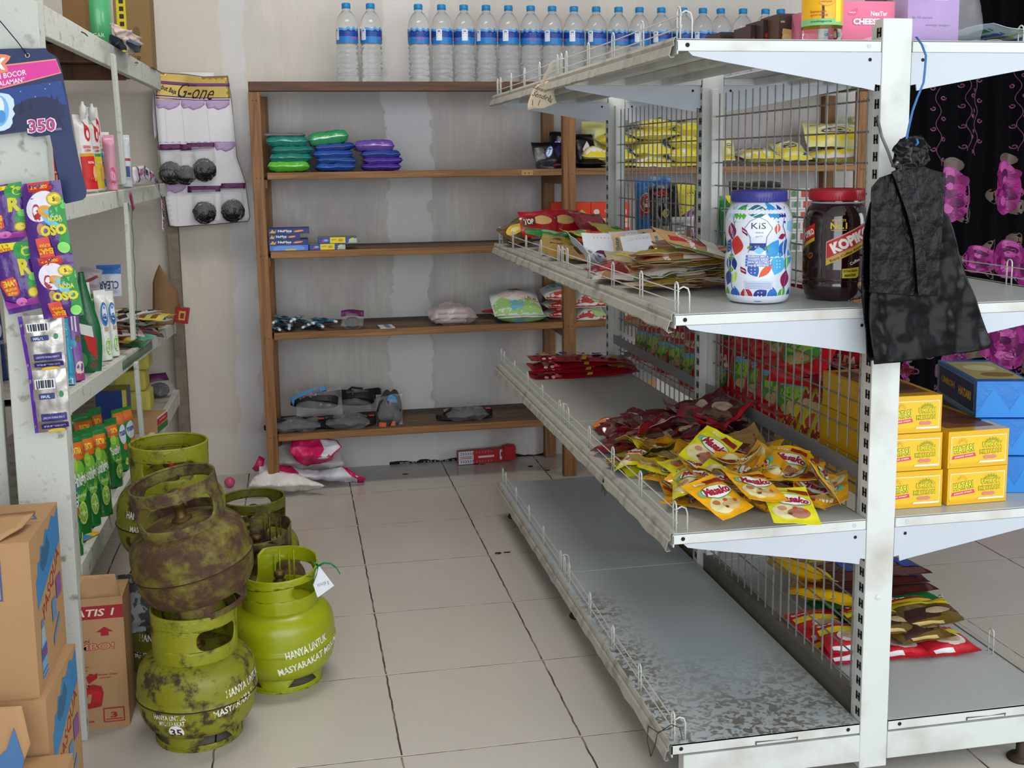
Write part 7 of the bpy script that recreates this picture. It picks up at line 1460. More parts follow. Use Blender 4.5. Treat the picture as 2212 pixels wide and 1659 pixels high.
mb.grid(lambda u, v: Vector((.59 + .11 * v, .10 + .030 * cos(2 * pi * u), G3 + .075 + .022 * sin(2 * pi * u))), 20, 8, foil('#8f6436', .2, .5), cu=True); o = mb.build('open_wrapper'); solid(o, .001); o.rotation_euler = (0, 0, 0); tag(o, 'curled empty bronze wrapper lying open at the aisle end of the coffee pile', 'wrapper')
put(pk(.11, .10, '#7c1a24', [('e', 0, .1, .3, .1, '#a8424a')], 410, .006), 'snack_packet', (.575, .36, G3 + .022), (10, -12, 30), 'dark red packet lying by the aisle rail left of the coffee pile', 'packet')
put(KU[4], 'snack_packet', (.56, .27, G3 + .012), (4, 0, 70), 'white and brown packet flat by the aisle rail under the dark red one', 'packet')
# wafer packets standing edge-on
wf = [('p', [(-.5, -.5), (.16, -.5), (.16, .5), (-.5, .5)], '#dfe2e8'), ('p', [(.16, -.5), (.5, -.5), (.5, .5), (.16, .5)], '#e0b98c'), ('e', -.12, -.32, .18, .16, '#5a2440'), ('t', 'White', .26, -.02, .50, .14, '#3f8a98', 90, .03), ('t', 'coffee', .38, -.14, .3, .1, '#7a4a30', 70, .02)]
WPK = [pk(.125, .085, '#e2c098', wf, 420, .003, '#d8b080', ml=.012), pk(.125, .085, '#e2c098', wf, 421, .004, '#d8b080', ml=.012)]
for k, (x, y, z, rx, ry, rz_, lb) in enumerate([(.642, .66, .05, 56, 4, 4, 'white and tan wafer packet leaning at the bay joint, nearer the rail'), (.742, .62, .05, 58, -6, -4, 'white and tan wafer packet leaning at the bay joint, nearer the mesh'), (.66, .72, .055, 40, 2, 8, 'tan wafer packet behind the rail-side white one'), (.74, .72, .06, 42, -3, 0, 'tan wafer packet behind the mesh-side white one'), (.80, .74, .05, 30, -8, 30, 'tan wafer packet tilted towards the wire mesh'), (.69, .80, .045, 20, 0, -12, 'tan wafer packet lying at the back of the wafer group')]):
    put(WPK[k % 2], 'snack_packet', (x, y, G3 + z), (rx, ry, rz_), lb, 'packet', 'white and tan wafer packets')
put(pk(.13, .12, '#c9ccd8', [('e', -.2 + .12 * q, .1 * (-1) ** q, .05, .06, ['#2c3f8a', '#b8324a', '#3a6ab8'][q % 3]) for q in range(5)] + [('e', .1, -.3, .2, .1, '#8a8f9c')], 423, .006, '#b8bcc4', .8), 'snack_packet', (.575, .58, G3 + .040), (20, 30, 20), 'blue, red and white patterned packet sagging against the rail at the bay joint', 'packet')
put(pk(.12, .12, '#c9b88c', [('e', 0, 0, .3, .2, '#e0c84a')], 424, .007, '#a89a8c'), 'snack_packet', (.66, .50, G3 + .035), (8, 6, -10), 'crumpled beige and yellow packet in front of the wafer group', 'packet')
put(pk(.13, .12, '#a89a88', [('e', 0, 0, .2, .1, '#6a5a4a')], 425, .009, '#a89a8c'), 'snack_packet', (.72, .42, G3 + .03), (8, 6, 14), 'crumpled grey-brown packet between the coffee pile and the wafers', 'packet')
me = sachet('blue_packet', .15, .13, .05, CF, CF, (), (), .012, 426, n=16, wav=24); bp_ = empty('blue_packet', (.845, .50, G3 + .028), (0, 0, 0), 'shiny blue items in a clear crinkled bag beside the wire mesh on the third shelf', 'packet')
put(me, 'clear_bag', (0, 0, .004), (4, 0, 0), parent=bp_)
for k in range(4): mb = MB(); mb.box(-.055, .05, -.014, .014, -.006, .008, foil('#1f74c8', .2, .5), Matrix.Translation((0, -.036 + k * .024, .002 * k)) @ Matrix.Rotation(rad(6 - 4 * k), 4, 'X') @ Matrix.Rotation(rad(5 * k - 8), 4, 'Z')); o = mb.build('blue_item', bp_); bevel(o, .003)
# far bay sachets
FS = [('#b01c28', 'red', [('e', .1, .1, .26, .16, '#d8b070'), ('r', -.45, -.1, -.1, .2, '#5a2a20'), ('t', 'TOP', -.28, .05, .26, .2, '#e8e0d8', 0, .04)]), ('#1f8a3c', 'green', [('e', .2, .0, .3, .2, '#7ac888')]), ('#5a4426', 'brown and yellow', [('e', -.1, .1, .3, .2, '#d8b83a'), ('e', -.1, .1, .14, .1, '#e8dca0')]), ('#a89238', 'olive-gold', [('e', .0, .0, .26, .2, '#5a4a18')]), ('#d8c828', 'yellow', [('e', .2, .1, .2, .1, '#2f8a3c')]), ('#b08a4a', 'kraft-gold', [('e', 0, 0, .2, .14, '#3a2a1c')]), ('#96242e', 'wine red', [('r', -.3, -.2, .3, .2, '#b84a50')])]
FM = [pk(.13, .10, c, ds, 430 + k, .006, '#5a4a2a', ml=.012) for k, (c, _, ds) in enumerate(FS)]
fb = [(0, .62, 1.40, .075, 55, 0, 6), (2, .56, 1.42, .055, 30, -20, 30), (2, .555, 1.44, .02, 6, -8, 80), (1, .60, 1.22, .055, 10, 10, -8), (1, .66, 1.16, .05, 8, -6, 12), (4, .70, 1.12, .05, 14, 12, 40), (3, .60, 1.06, .03, 10, -20, 70), (3, .62, .95, .03, 12, 10, 60), (5, .58, .90, .028, 16, -20, 80), (5, .60, .80, .026, 12, -16, 96), (0, .70, 1.42, .075, 60, 3, -2), (6, .79, 1.38, .08, 36, 8, 20), (4, .82, 1.22, .06, 20, 10, 20), (3, .66, 1.30, .02, 4, 0, 20), (2, .70, 1.20, .02, 4, 4, 50), (6, .74, 1.0, .02, 5, 0, 10), (5, .68, .88, .02, 6, 0, 40)]
cn = {}
for k, (i, x, y, z, rx, ry, rz_) in enumerate(fb):
    cn[i] = 1 + sum(1 for q in fb if q[0] == i and (q[2], q[1]) > (y, x))
    put(FM[i], 'snack_packet', (x, y, G3 + z), (rx, ry, rz_), '%s packet in the far heap on the third shelf, %s of its colour' % (FS[i][1], ORD[cn[i]]), 'packet', 'mixed packets at the far end of the third shelf')
# ================================================================== RIGHT-HAND SIDE OF THE GONDOLA
# biscuit bricks
def hat(base, pic):
    d = [('r', -.46, -.40, .46, .36, '#f3ead2'), ('r', -.45, -.38, .45, .34, pic), ('p', [(-.46, -.42), (.10, -.42), (.16, -.36), (-.46, -.36)], base), ('t', 'HATARI', -.24, .02, .34, .22, '#2a6a2c', 6, .08), ('t', 'HATARI', -.24, .02, .33, .19, '#f0e23a', 6, .02), ('p', [(-.44, -.26), (-.04, -.20), (-.06, -.10), (-.42, -.16)], '#d8485c'), ('t', 'peanut cream', -.24, -.18, .30, .06, '#f6e0dc', 6, .02), ('t', 'UMROH', .22, .10, .32, .16, '#8a8a1c', 0, .06), ('t', 'UMROH', .22, .10, .31, .13, '#e8d838', 0, .02), ('t', 'MILYARAN', .20, -.08, .36, .13, '#6a7a1c', 2, .04), ('t', 'MILYARAN', .20, -.08, .35, .10, '#e8d838', 2, .01), ('e', .14, -.24, .06, .05, '#d8847c'), ('e', .24, -.24, .06, .05, '#d8847c'), ('p', [(.0, -.385), (.40, -.385), (.45, -.34), (.02, -.34)], '#f0ece0')]
    for a in range(7): t = rad(20 + a * 23); d.append(('p', [(-.26 + .06 * cos(t - .2), .14 + .10 * sin(t - .2)), (-.26 + .10 * cos(t), .14 + .20 * sin(t)), (-.26 + .06 * cos(t + .2), .14 + .10 * sin(t + .2))], '#e8b83a')); d.append(('p', [(.22 + .10 * cos(t - .2), .16 + .06 * sin(t - .2)), (.22 + .14 * cos(t), .16 + .16 * sin(t)), (.22 + .10 * cos(t + .2), .16 + .06 * sin(t + .2))], '#8aa82c'))
    return d
def brick(x0, x1, y, z, h, d_, base, ds, topd, label, rz=0, grp='wrapped biscuit bricks on the right-hand shelf', side=None):
    o = carton('biscuit_pack', x1 - x0, d_, h, foil(base, .3, .4), {'front': ds, 'top': topd, **({'left': side} if side else {})}, ((x0 + x1) / 2, y + d_ / 2, z), (0, 0, rz), label, 'biscuits', grp, eps=.0004)
    bevel(o, .006, 3); 
    return o
TP = [('r', -.4, -.4, .4, .4, '#7a4a2c'), ('e', -.1, .1, .3, .12, '#9a6a44'), ('e', .1, -.2, .3, .12, '#5a3020')]
hb = .0765
for k in range(3): brick(.965 + .006 * k, 1.097 - .002 * k, -.262 + .003 * k, G2 + .001 + k * (hb + .001), hb, .30, '#e8b41c', hat('#e8b41c', '#ecc02c'), TP if k == 2 else [], 'yellow wrapped biscuit brick in the stack against the gondola post, %s' % ('at the bottom', 'in the middle', 'on top')[k], -1)
for k in range(2): brick(1.104 - .002 * k, 1.240, -.262, G2 + .001 + k * (hb + .001), hb, .30, '#e8b41c', hat('#e8b41c', '#ecc02c'), TP if k == 1 else [], 'yellow wrapped biscuit brick in the two-high stack, %s' % ('lower one', 'upper one')[k], 1)
for k in range(3):
    o = brick(1.262 - .006 * k, 1.366, -.215 + .01 * k, G2 + .001 + k * (hb + .003), hb + .001, .26, '#1f7ad0', [('p', [(-.5, -.4), (-.2, .3), (.1, -.3), (.3, .2), (.5, -.2), (.5, -.5), (-.5, -.5)], '#2a88dc')], [('r', -.44, -.4, .44, .4, '#b8a868'), ('e', 0, .1, .3, .14, '#d8cfa0'), ('e', .1, -.2, .3, .1, '#8a6a38')] if k == 2 else [], 'blue wrapped biscuit brick, %s of the stack at the right picture edge' % ('bottom', 'middle', 'top')[k], -14, side=[('r', -.45, -.42, .45, .40, '#9aa8c0'), ('r', -.44, -.40, .44, .38, '#1c3c6c'), ('t', 'HATARI', .22, .0, .3, .24, '#d8b83a', 0, .05), ('t', 'UMROH', -.2, .04, .34, .2, '#d8b83a', 0, .04)])
NOO = foil('#e0d420', .3, .3)
for k in range(10):
    me = sachet('noodle_packet', .12, .14, .028, NOO, NOO, [('e', .1, .1, .3, .16, '#c8472c'), ('t', 'Mi', -.1, -.1, .3, .2, '#b02828', 0, .04), ('e', -.1, -.24, .3, .1, '#e8c890')], (), .003, 460 + k, n=10, maxlen=.02)
    put(me, 'noodle_packet', (1.03 + (k // 5) * .03, .08 + .052 * (k % 5), G2 + .062 + .075 * (k // 5)), (66, 0, -88 + (k % 3) * 8), 'yellow noodle packet behind the near mesh, %s %s from the near end' % (('lower row', 'upper row')[k // 5], ORD[k % 5 + 1]), 'packet', 'yellow packets behind the near wire mesh')
# red snack bags: a dense rank leaning behind the mesh
RSN = foil('#c9141c', .18, .6); rsn = [('e', 0, -.12, .34, .20, '#4a9a3a', 10), ('e', .02, -.06, .30, .10, '#a8d04a', 20), ('e', -.12, -.26, .08, .05, '#c8b078'), ('e', -.02, -.28, .08, .05, '#bca468'), ('e', .08, -.26, .08, .05, '#c8b078'), ('e', .16, -.22, .07, .04, '#b89c60'), ('e', .02, -.20, .07, .04, '#c8b078'), ('t', 'GARUDA', 0, .22, .6, .12, '#f0d8b8', 0, .05), ('p', [(-.3, .05), (.3, .08), (.26, .0), (-.28, -.02)], '#7ac0d8'), ('e', .28, .12, .05, .04, '#f0f0f0')]
def rbag(x, y, z, rx, rz_, lb, s_=1, seed=0, me=None, name='snack_bag', grp='red peanut bags behind the wire mesh'): return put(me, name, (x, y, z), (rx, 0, rz_), lb, 'snack bag', grp, None, s_)
RB3 = [sachet('snack_bag', .135, .20, .05, RSN, RSN, rsn, rsn, .006, 480 + k, n=16, wav=16, seal=.05, maxlen=.015) for k in range(3)]
gr = [(1.015, 1.46, .10), (1.02, 1.34, .11), (1.015, 1.22, .10), (1.02, 1.10, .11), (1.015, .98, .10), (1.02, .86, .11), (1.015, .75, .10), (1.015, .60, .12), (1.02, .50, .12), (1.015, .40, .12), (1.02, .31, .11), (1.11, .66, .17), (1.11, .56, .18), (1.11, .46, .17), (1.12, .36, .15), (1.12, .26, .13), (1.03, .22, .26), (1.04, .30, .27), (1.05, .40, .28), (1.05, .52, .29), (1.06, 1.40, .24), (1.05, 1.26, .23), (1.06, 1.12, .24), (1.05, .98, .23), (1.06, .84, .22)]
for k, (x, y, z) in enumerate(gr):
    zz_ = min(z, .30); lie = 78 if k < 16 or k > 19 else 50
    rbag(x + (.03 if 6 < k < 16 else 0), y, G2 + zz_ + (.03 if 6 < k < 16 else 0), lie, -78 + (k * 13 % 24), 'red and green peanut bag %s, %s from the %s' % ('behind the far mesh' if (k < 7 or k > 19) else 'low behind the near mesh' if k < 16 else 'slumped high behind the near mesh', ORD[(k + 1 if k < 7 else k - 6 if k < 16 else k - 15 if k < 20 else k - 19)], 'far end' if k < 7 or k > 19 else 'mid post' if k < 16 else 'near end') + (', upper' if k > 19 else ', lower' if k < 7 else ''), .92 if k < 7 or k > 19 else 1.12, me=RB3[k % 3])
RF = [sachet('sachet', .10, .12, .014, foil('#8a1420', .2, .6), foil('#5a1018'), [('e', 0, 0, .3, .2, '#c8606a'), ('e', .1, .2, .16, .1, '#d8a888')], (), .006, 500 + k, n=10, maxlen=.015) for k in range(2)]
for k in range(18): put(RF[k % 2], 'sachet', (1.04 + (k % 3) * .07, .12 + .055 * (k // 3) + .01 * (k % 2), G2 + .19 + .012 * (k % 3)), (20 - 8 * (k % 4), 14 * (k % 2), 30 * k), 'dark red foil sachet behind the near mesh, %s row, %s from the near end' % (('mesh-side', 'middle', 'outer')[k % 3], ORD[k // 3 + 1]), 'sachet', 'dark red sachets behind the mesh')
BKT = carton('carton_tray', .22, .40, .165, mat('black_card', '#1c1a20', .5), {'left': [('r', -.4, -.2, .4, .3, '#2f2c38'), ('t', 'PREMIUM', 0, .1, .6, .14, '#8c8a98')]}, (1.085, .32, G2 + .001), (0, 0, 0), 'dark carton tray beneath the red bags and sachets behind the near mesh', 'box')
BKT.location = (1.10, .42, G2 + .001); BKT.scale = (.5, .9, .62)
# third shelf right side
SG = foil('#1d78c8', .35); sgd = [('r', -.5, -.08, .5, .16, '#c02030'), ('e', 0, .12, .34, .16, '#e8dcd8'), ('e', 0, .12, .31, .145, '#c8202c'), ('t', 'sari', 0, .17, .3, .08, '#f4ece4', 0, .05), ('t', 'sari', 0, .09, .3, .08, '#f4ece4', 0, .05)]
def gstand(u0, u1, vb, vt, y, front, ds, lb, seed, t=.05, rx=82, rz=0, z=G3, name='snack_bag', sq=2.2): 
    x0, x1 = at(u0, y, z + .1), at(u1, y, z + .1); xc = (x0 + x1) / 2; h = (zat(xc, y, vt) - z) / sin(rad(rx))
    me = sachet(name, x1 - x0, h, t, foil(front, .25, .4), foil(front, .25, .4), ds, (), .004, seed, n=14, wav=14, maxlen=.015, sq=sq); return put(me, name, (xc, y, z + h / 2 * sin(rad(rx)) + .002), (rx, 0, rz), lb, 'snack bag', 'snack bags on the right-hand third shelf')
gstand(1372, 1412, 522, 388, 1.44, '#1d78c8', sgd, 'tall blue snack bag with a red round emblem behind the far mesh', 520, .045, 86, 0, sq=5)
gstand(1406, 1450, 525, 382, 1.50, '#1a66b8', sgd, 'second blue snack bag right of the one with the emblem', 521, .045, 86)
blk = [('t', 'WASUKA', .0, .36, .7, .12, '#c8323c', 8, .05), ('e', .1, .02, .16, .08, '#c8b83a', -40), ('t', 'potato', .1, .26, .4, .05, '#8a8a90', 8, .02), ('e', .0, -.16, .14, .1, '#3a3a44'), ('r', -.1, -.4, .24, -.2, '#b8b8b4')]
gstand(1404, 1452, 535, 402, 1.34, '#141318', blk, 'black chip bag with red lettering behind the far mesh', 522, .05, 82, 4)
gstand(1446, 1486, 540, 396, 1.24, '#101014', [('e', 0, .1, .2, .2, '#2c2c34')], 'plain black chip bag right of the lettered one', 523, .05, 84, -4)
gstand(1466, 1520, 540, 398, 1.12, '#6a1a6c', [('p', [(-.5, .5), (.3, .5), (-.1, .1), (-.5, .0)], '#d8c82c'), ('p', [(.1, .2), (.3, .2), (.3, -.2), (.0, -.1)], '#a01c3c')], 'purple and yellow snack bag behind the far mesh', 524, .05, 80, 8)
gstand(1452, 1500, 548, 470, .98, '#c8c4c0', [('e', .22, -.05, .2, .3, '#5a2014', 8), ('e', .24, .0, .1, .18, '#8a3a20', 8)] + [('r', -.4, .3 - q * .1, -.05, .33 - q * .1, '#7a7a80') for q in range(6)], 'grey-white snack packet with a brown almond behind the far mesh', 525, .04, 84, 0)
gstand(1502, 1524, 560, 400, .90, '#1c7a34', [('e', 0, -.2, .3, .1, '#c8d838')], 'green snack bag beside the middle gondola post, far bay', 526, .05, 84)
gstand(1556, 1592, 570, 425, .62, '#1f8a3c', [('e', .2, .1, .3, .12, '#c8b83a'), ('p', [(-.1, .5), (.3, .5), (.2, .3)], '#e0d020')], 'green snack bag just right of the middle gondola post', 527, .05, 80, 10)
gstand(1560, 1600, 575, 450, .56, '#20663a', [('e', 0, 0, .2, .2, '#48a058')], 'darker green snack bag in front of the other green one by the middle post', 528, .05, 84)
gstand(1576, 1690, 560, 392, 1.45, '#161418', [('p', [(-.4, .3), (.4, .4), (.2, .1), (-.2, .2)], '#2c2c34')], 'wide black bag at the far end behind the white candy jar', 529, .06, 84)
for k in range(6):
    z = G3 + .001 + k * .032; x0, x1 = at(1700, .9, 1.05), at(1752, .9, 1.05)
    carton('noodle_pack', x1 - x0, .14, .031, foil('#cfcac6', .4), {'front': [('r', -.4, -.3, .0, .3, '#8a8f98'), ('r', .1, -.34, .44, .3, '#b8342c'), ('e', -.2, 0, .1, .3, '#4a7a4a')]}, ((x0 + x1) / 2, .97, z), (0, 0, 3 * (-1) ** k), 'grey and red instant pack, %s from the bottom of the stack between the two jars' % ORD[k + 1], 'pack', 'stacked packs between the jars')
# lowest right shelf: coffee and cereal packs
ENG = foil('#e8b818', .25, .4); eng = [('r', -.46, -.46, .46, -.28, '#2c4a9c'), ('r', -.46, -.28, .46, -.10, '#e8e0a0'), ('t', 'ENERGEN', 0, -.19, .80, .12, '#7a1c18', 0, .04), ('e', -.1, .14, .20, .12, '#e8dcc8'), ('e', -.1, .14, .13, .07, '#c8a870'), ('e', .2, .2, .16, .12, '#c87a3c')]
for k, (x, y, z, rx, ry, rz_, lb) in enumerate([(1.045, .27, .10, 26, -16, 152, 'yellow cereal pack with blue and cream bands nearest the mesh on the lowest right shelf'), (1.12, .36, .085, 14, 6, 170, 'yellow cereal pack behind the banded one'), (1.20, .30, .09, 18, 10, 160, 'yellow cereal pack to the right near the post'), (1.10, .24, .055, 8, -4, 150, 'yellow cereal pack underneath the banded one'), (1.20, .40, .05, 4, 0, 175, 'yellow cereal pack furthest back on the lowest right shelf')]):
    me = sachet('cereal_pack', .17, .20, .034, ENG, ENG, eng, (), .006, 540 + k, n=16, wav=18, maxlen=.014); put(me, 'cereal_pack', (x, y, G1 + z), (rx, ry, rz_), lb, 'cereal pack', 'yellow cereal packs')
BRN = foil('#4a2320', .2, .6); brn = [('r', .0, -.3, .34, .2, '#3a5ab8'), ('r', -.4, .2, .4, .3, '#8a6a60'), ('e', -.2, .0, .16, .2, '#6a4438')]
GRP = foil('#0f7a38', .2, .6); RDP = foil('#c81e30', .22, .5); OLV = foil('#6a5418', .2, .6)
top_ = [('p', [(-.5, -.5), (.5, -.5), (.5, -.12), (-.5, -.2)], '#c82030'), ('e', .1, -.1, .30, .22, '#e8dcd0'), ('e', .1, -.08, .22, .15, '#c8a888'), ('r', -.46, .05, .46, .22, '#d8c428'), ('t', 'TOP', -.28, .36, .30, .16, '#f0f0f0', 180, .05), ('t', 'MOCHA', .1, .36, .36, .13, '#e8e0d8', 180, .04), ('r', -.4, -.44, .0, -.36, '#e8e8e8')]
def edge_stack(x, y, zs, n, th, w_, d_, film, ds, names, rz0=0, seed=0, name='coffee_pack', grp=None, jit=.008):
    for k in range(n):
        me = sachet(name, w_, d_, th * 1.15, film, film, ds, ds, .003, seed + k, n=14, wav=20, maxlen=.014)
        r2 = random.Random(seed + k * 3); put(me, name, (x + r2.uniform(-jit, jit), y + r2.uniform(-jit, jit), G1 + zs + th * (k + .5)), (r2.uniform(-2, 2), r2.uniform(-3, 3), rz0 + r2.uniform(-4, 4)), names[k], 'coffee pack', grp)
edge_stack(1.135, .215, .0, 3, .020, .15, .14, GRP, [('e', .2, .1, .2, .1, '#2f9a58')], ['green coffee pack at the bottom left, beside the wire mesh', 'green coffee pack second in the left stack', 'green coffee pack third in the left stack, under the brown ones'], 0, 600, grp='green coffee packs')
edge_stack(1.135, .225, .060, 3, .021, .14, .13, BRN, brn, ['brown and blue coffee pack just above the green ones, left stack', 'brown and blue coffee pack in the middle of the left stack', 'brown and blue coffee pack on top of the left stack'], 0, 610, grp='brown and blue coffee packs')
edge_stack(1.275, .205, .0, 3, .020, .15, .14, GRP, [('e', .2, .1, .2, .1, '#2f9a58')], ['green coffee pack at the bottom right by the wire guard', 'green coffee pack second in the right stack', 'green coffee pack third in the right stack, under the brown ones'], 0, 620, grp='green coffee packs')
edge_stack(1.280, .215, .060, 3, .021, .135, .13, BRN, brn, ['brown and blue coffee pack just above the green ones, right stack', 'brown and blue coffee pack in the middle of the right stack', 'brown and blue coffee pack on top of the right stack'], 0, 630, grp='brown and blue coffee packs')
def toppack(x, y, z, rx, ry, rz_, lb, film=RDP, ds=top_, seed=0, w_=.125, d_=.13, t=.026): me = sachet('coffee_pack', w_, d_, t, film, film, ds, ds, .004, seed, n=14, wav=20, maxlen=.012); put(me, 'coffee_pack', (x, y, G1 + z), (rx, ry, rz_), lb, 'coffee pack', 'red coffee packs')
for k, (x, y, z, rx, ry, rz_, lb) in enumerate([(1.02, -.005, .016, 2, 0, 2, 'red coffee pack at the near left against the wire mesh'), (1.145, -.01, .016, 2, 0, -2, 'red coffee pack in the middle of the near row beside the post'), (1.265, -.015, .016, 2, 0, 1, 'red coffee pack at the right end of the near row'), (1.015, .10, .030, 8, 0, 4, 'red coffee pack with a cup picture behind the near left one'), (1.15, .09, .040, 8, 0, 0, 'red coffee pack second row, right of the post'), (1.27, .10, .045, 10, 0, -3, 'red coffee pack with a cup picture at the right of the second row'), (1.03, .0, .040, 6, 0, -6, 'red coffee pack lying over the near left one')]): toppack(x, y, z, rx, ry, rz_, lb, seed=650 + k)
oli = [('r', -.5, .2, .5, .46, '#d8c020'), ('p', [(-.4, -.4), (.2, -.3), (.3, .1), (-.3, .0)], '#3a1c14'), ('e', .2, -.1, .2, .12, '#c8b090'), ('r', -.3, -.46, .2, -.38, '#d8b878')]
for k, (x, y, z, ry, rz_, lb) in enumerate([(1.13, .02, .062, 4, 4, 'dark brown and yellow coffee pack lying across the red ones beside the post'), (1.245, .035, .066, -6, -8, 'dark brown and yellow coffee pack jutting out towards the wire guard'), (1.20, .0, .046, 2, 10, 'brown-gold coffee pack wedged between the dark ones and the red row')]): toppack(x, y, z, 4, ry, rz_, lb, OLV, oli, 670 + k, .15, .12, .024)
# ================================================================== HANGING BLACK BAGS
BK = mat('black_plastic_bag', '#08080a', .24, 0, .1, 20, .45, 22, spec=.2); BK2 = mat('black_embossed_bag', '#09090b', .30, 0, .1, 20, .6, 80, spec=.24)
bb = empty('plastic_bag_bundle', ony(1965, 320, -.37), (0, 0, 0), 'bundle of black plastic carrier bags hanging by blue string from the near gondola post', 'plastic bags'); BI = Matrix.Translation(-bb.location)
def bagsheet(poly, y, m, seed, amp, name='bag_sheet', wav=24, vert=0, thick=.0012, shape=None):
    pm_ = plane_y(y)
    def f(u, v, off=0):
        q = pm_(u, v); n_ = amp * .55 * noise.noise(Vector((u / wav / 1.5, v / (wav * (2.2 if not vert else 5)), seed))) + amp * .10 * noise.noise(Vector((u / wav * 1.6, v / wav * 1.4, seed + 4)))
        return Vector((q.x, y - n_ - off - (shape(u, v) if shape else 0), q.z))
    mb = MB(); mb.poly(poly, f, m, 0, 5.5); o = mb.build(name, bb); o.matrix_parent_inverse = BI; solid(o, thick); return o
bagsheet([(1880, 600), (1905, 470), (1945, 395), (1990, 400), (2043, 470), (2058, 520), (2075, 580), (2100, 660), (2128, 735), (2122, 748), (2060, 760), (1990, 768), (1930, 778), (1873, 782), (1866, 700), (1868, 640)], -.345, BK, 1, .012, wav=30, shape=lambda u, v: .012 + .012 * max(0, (v - 560) / 220))
bagsheet([(1862, 640), (1864, 500), (1878, 440), (1900, 400), (1925, 420), (1935, 500), (1940, 640), (1930, 770), (1874, 780)], -.338, BK, 5, .010, wav=26)
bagsheet([(1995, 470), (2030, 500), (2062, 560), (2096, 640), (2126, 735), (2110, 730), (2072, 650), (2034, 580), (2005, 530)], -.352, BK, 2, .008, vert=1)
bagsheet([(1882, 405), (1900, 384), (1934, 372), (1948, 360), (1990, 356), (2012, 366), (2043, 374), (2040, 440), (2030, 560), (2026, 640), (1980, 640), (1877, 632), (1879, 520)], -.372, BK2, 3, .0045, wav=14)
bagsheet([(1925, 372), (1950, 358), (1978, 392), (1990, 450), (1996, 500), (2004, 638), (1984, 640), (1974, 520), (1952, 440)], -.380, BK2, 6, .005, wav=12)
bagsheet([(1938, 372), (1930, 350), (1936, 335), (1928, 325), (1940, 305), (1958, 294), (1985, 292), (1998, 305), (2010, 318), (2006, 330), (2012, 345), (2000, 358), (1980, 362), (1960, 366)], -.378, BK, 7, .016, wav=10)
bagsheet([(1925, 360), (1932, 330), (1945, 300), (1960, 300), (1955, 340), (1950, 370)], -.366, BK, 9, .012, wav=8)
mb = MB(); BLS = mat('blue_string', '#3f78b8', .6, 0, .1, 60)
pts = [(1978, 80, -.312), (1990, 96, -.335), (1999, 120, -.345), (1997, 150, -.347), (1994, 178, -.35), (1980, 212, -.36), (1970, 240, -.365), (1962, 275, -.372), (1957, 300, -.385)]
for d_ in (0, 2.2): mb.tube([plane_y(y)(u + d_, v) for u, v, y in pts], .0013, BLS, 6)
mb.tube([plane_y(-.40)(1980, 300), plane_y(-.405)(1983, 308), plane_y(-.40)(1978, 314)], .0022, BLS, 6)
tag(mb.build('string'), 'blue twisted string from the top of the gondola post down to the black bags', 'string')
mb = MB(); HK = mat('galvanised_hook', '#8f9492', .35, .8, .1, 60)
hp = [(1893, 262, -.285), (1896, 252, -.31), (1899, 270, -.33), (1905, 296, -.34), (1918, 326, -.35), (1926, 350, -.365), (1932, 360, -.38), (1938, 350, -.40)]
mb.tube([plane_y(y)(u, v) for u, v, y in hp], .0028, HK, 8); tag(mb.build('wire_hook'), 'bent galvanised wire hook in the post slots that carries the black bags', 'hook')
# thin black wire tied to the lowest shelf, and a tuft under the second
mb = MB(); BW = mat('black_tie_wire', '#1c1a1c', .5)
mb.tube([Vector(onx(u, v, x)) for u, v, x in ((1452, 1572, .50), (1420, 1582, .495), (1400, 1568, .49), (1398, 1600, .49), (1406, 1634, .49), (1414, 1612, .49), (1420, 1585, .492), (1450, 1565, .50), (1468, 1572, .51), (1474, 1596, .51))], .0009, BW, 4); tag(mb.build('tie_wire'), 'loop of thin black wire dangling from the near corner of the lowest gondola shelf', 'wire')
mb = MB(); b0 = onx(1303, 1034, .492)
for k in range(6): mb.tube([b0, b0 + Vector((0, .012 * (k - 2.5) * .4, -.015)), b0 + Vector((.002, .009 * (k - 2.5), -.028 - .006 * (k % 3)))], .0006, BW, 3)
tag(mb.build('tie_wire'), 'small tuft of black wire ends under the rail of the second gondola shelf', 'wire')
# ================================================================== CURTAIN
def curtain_mat():
    m = mat('curtain_black', '#06060b', .9, 0, .1, 30, .3, 90, spec=.15); return m
CB = curtain_mat(); cyy = 2.27
def cm2(u, v, off=0):
    q = ony(u, v, cyy); return Vector((q.x, cyy - .022 * sin(q.x * 42 + .5 * sin(q.x * 9)) - .008 * sin(q.x * 97) - off, max(q.z, .02)))
cu = empty('curtain', ony(2100, 400, cyy), (0, 0, 0), 'black curtain printed with magenta roses hanging to the right behind the gondola', 'curtain'); CI = Matrix.Translation(-cu.location)
mb = MB(); u0, u1 = 1900, 2420
q0, q1 = ony(1930, 905, cyy), ony(2090, 905, cyy)
def cg(xa, xb, zb):
    def f(u, v):
        x = xa + (xb - xa) * u; z = zb + (2.05 - zb) * v; return Vector((x, cyy - .022 * sin(x * 42 + .5 * sin(x * 9)) - .008 * sin(x * 97), z))
    mb.grid(f, 150, 24, CB)
xm = ony(2084, 700, cyy).x
cg(2.38, xm, .085); cg(xm, xm + .9, .20)
ROSE = [ink('#b0308e'), ink('#83206a'), ink('#cf62b2'), ink('#5e1450'), ink('#de8ac8')]; LF = ink('#6a5a50'); LACE = ink('#7c4a66')
rn = random.Random(9)
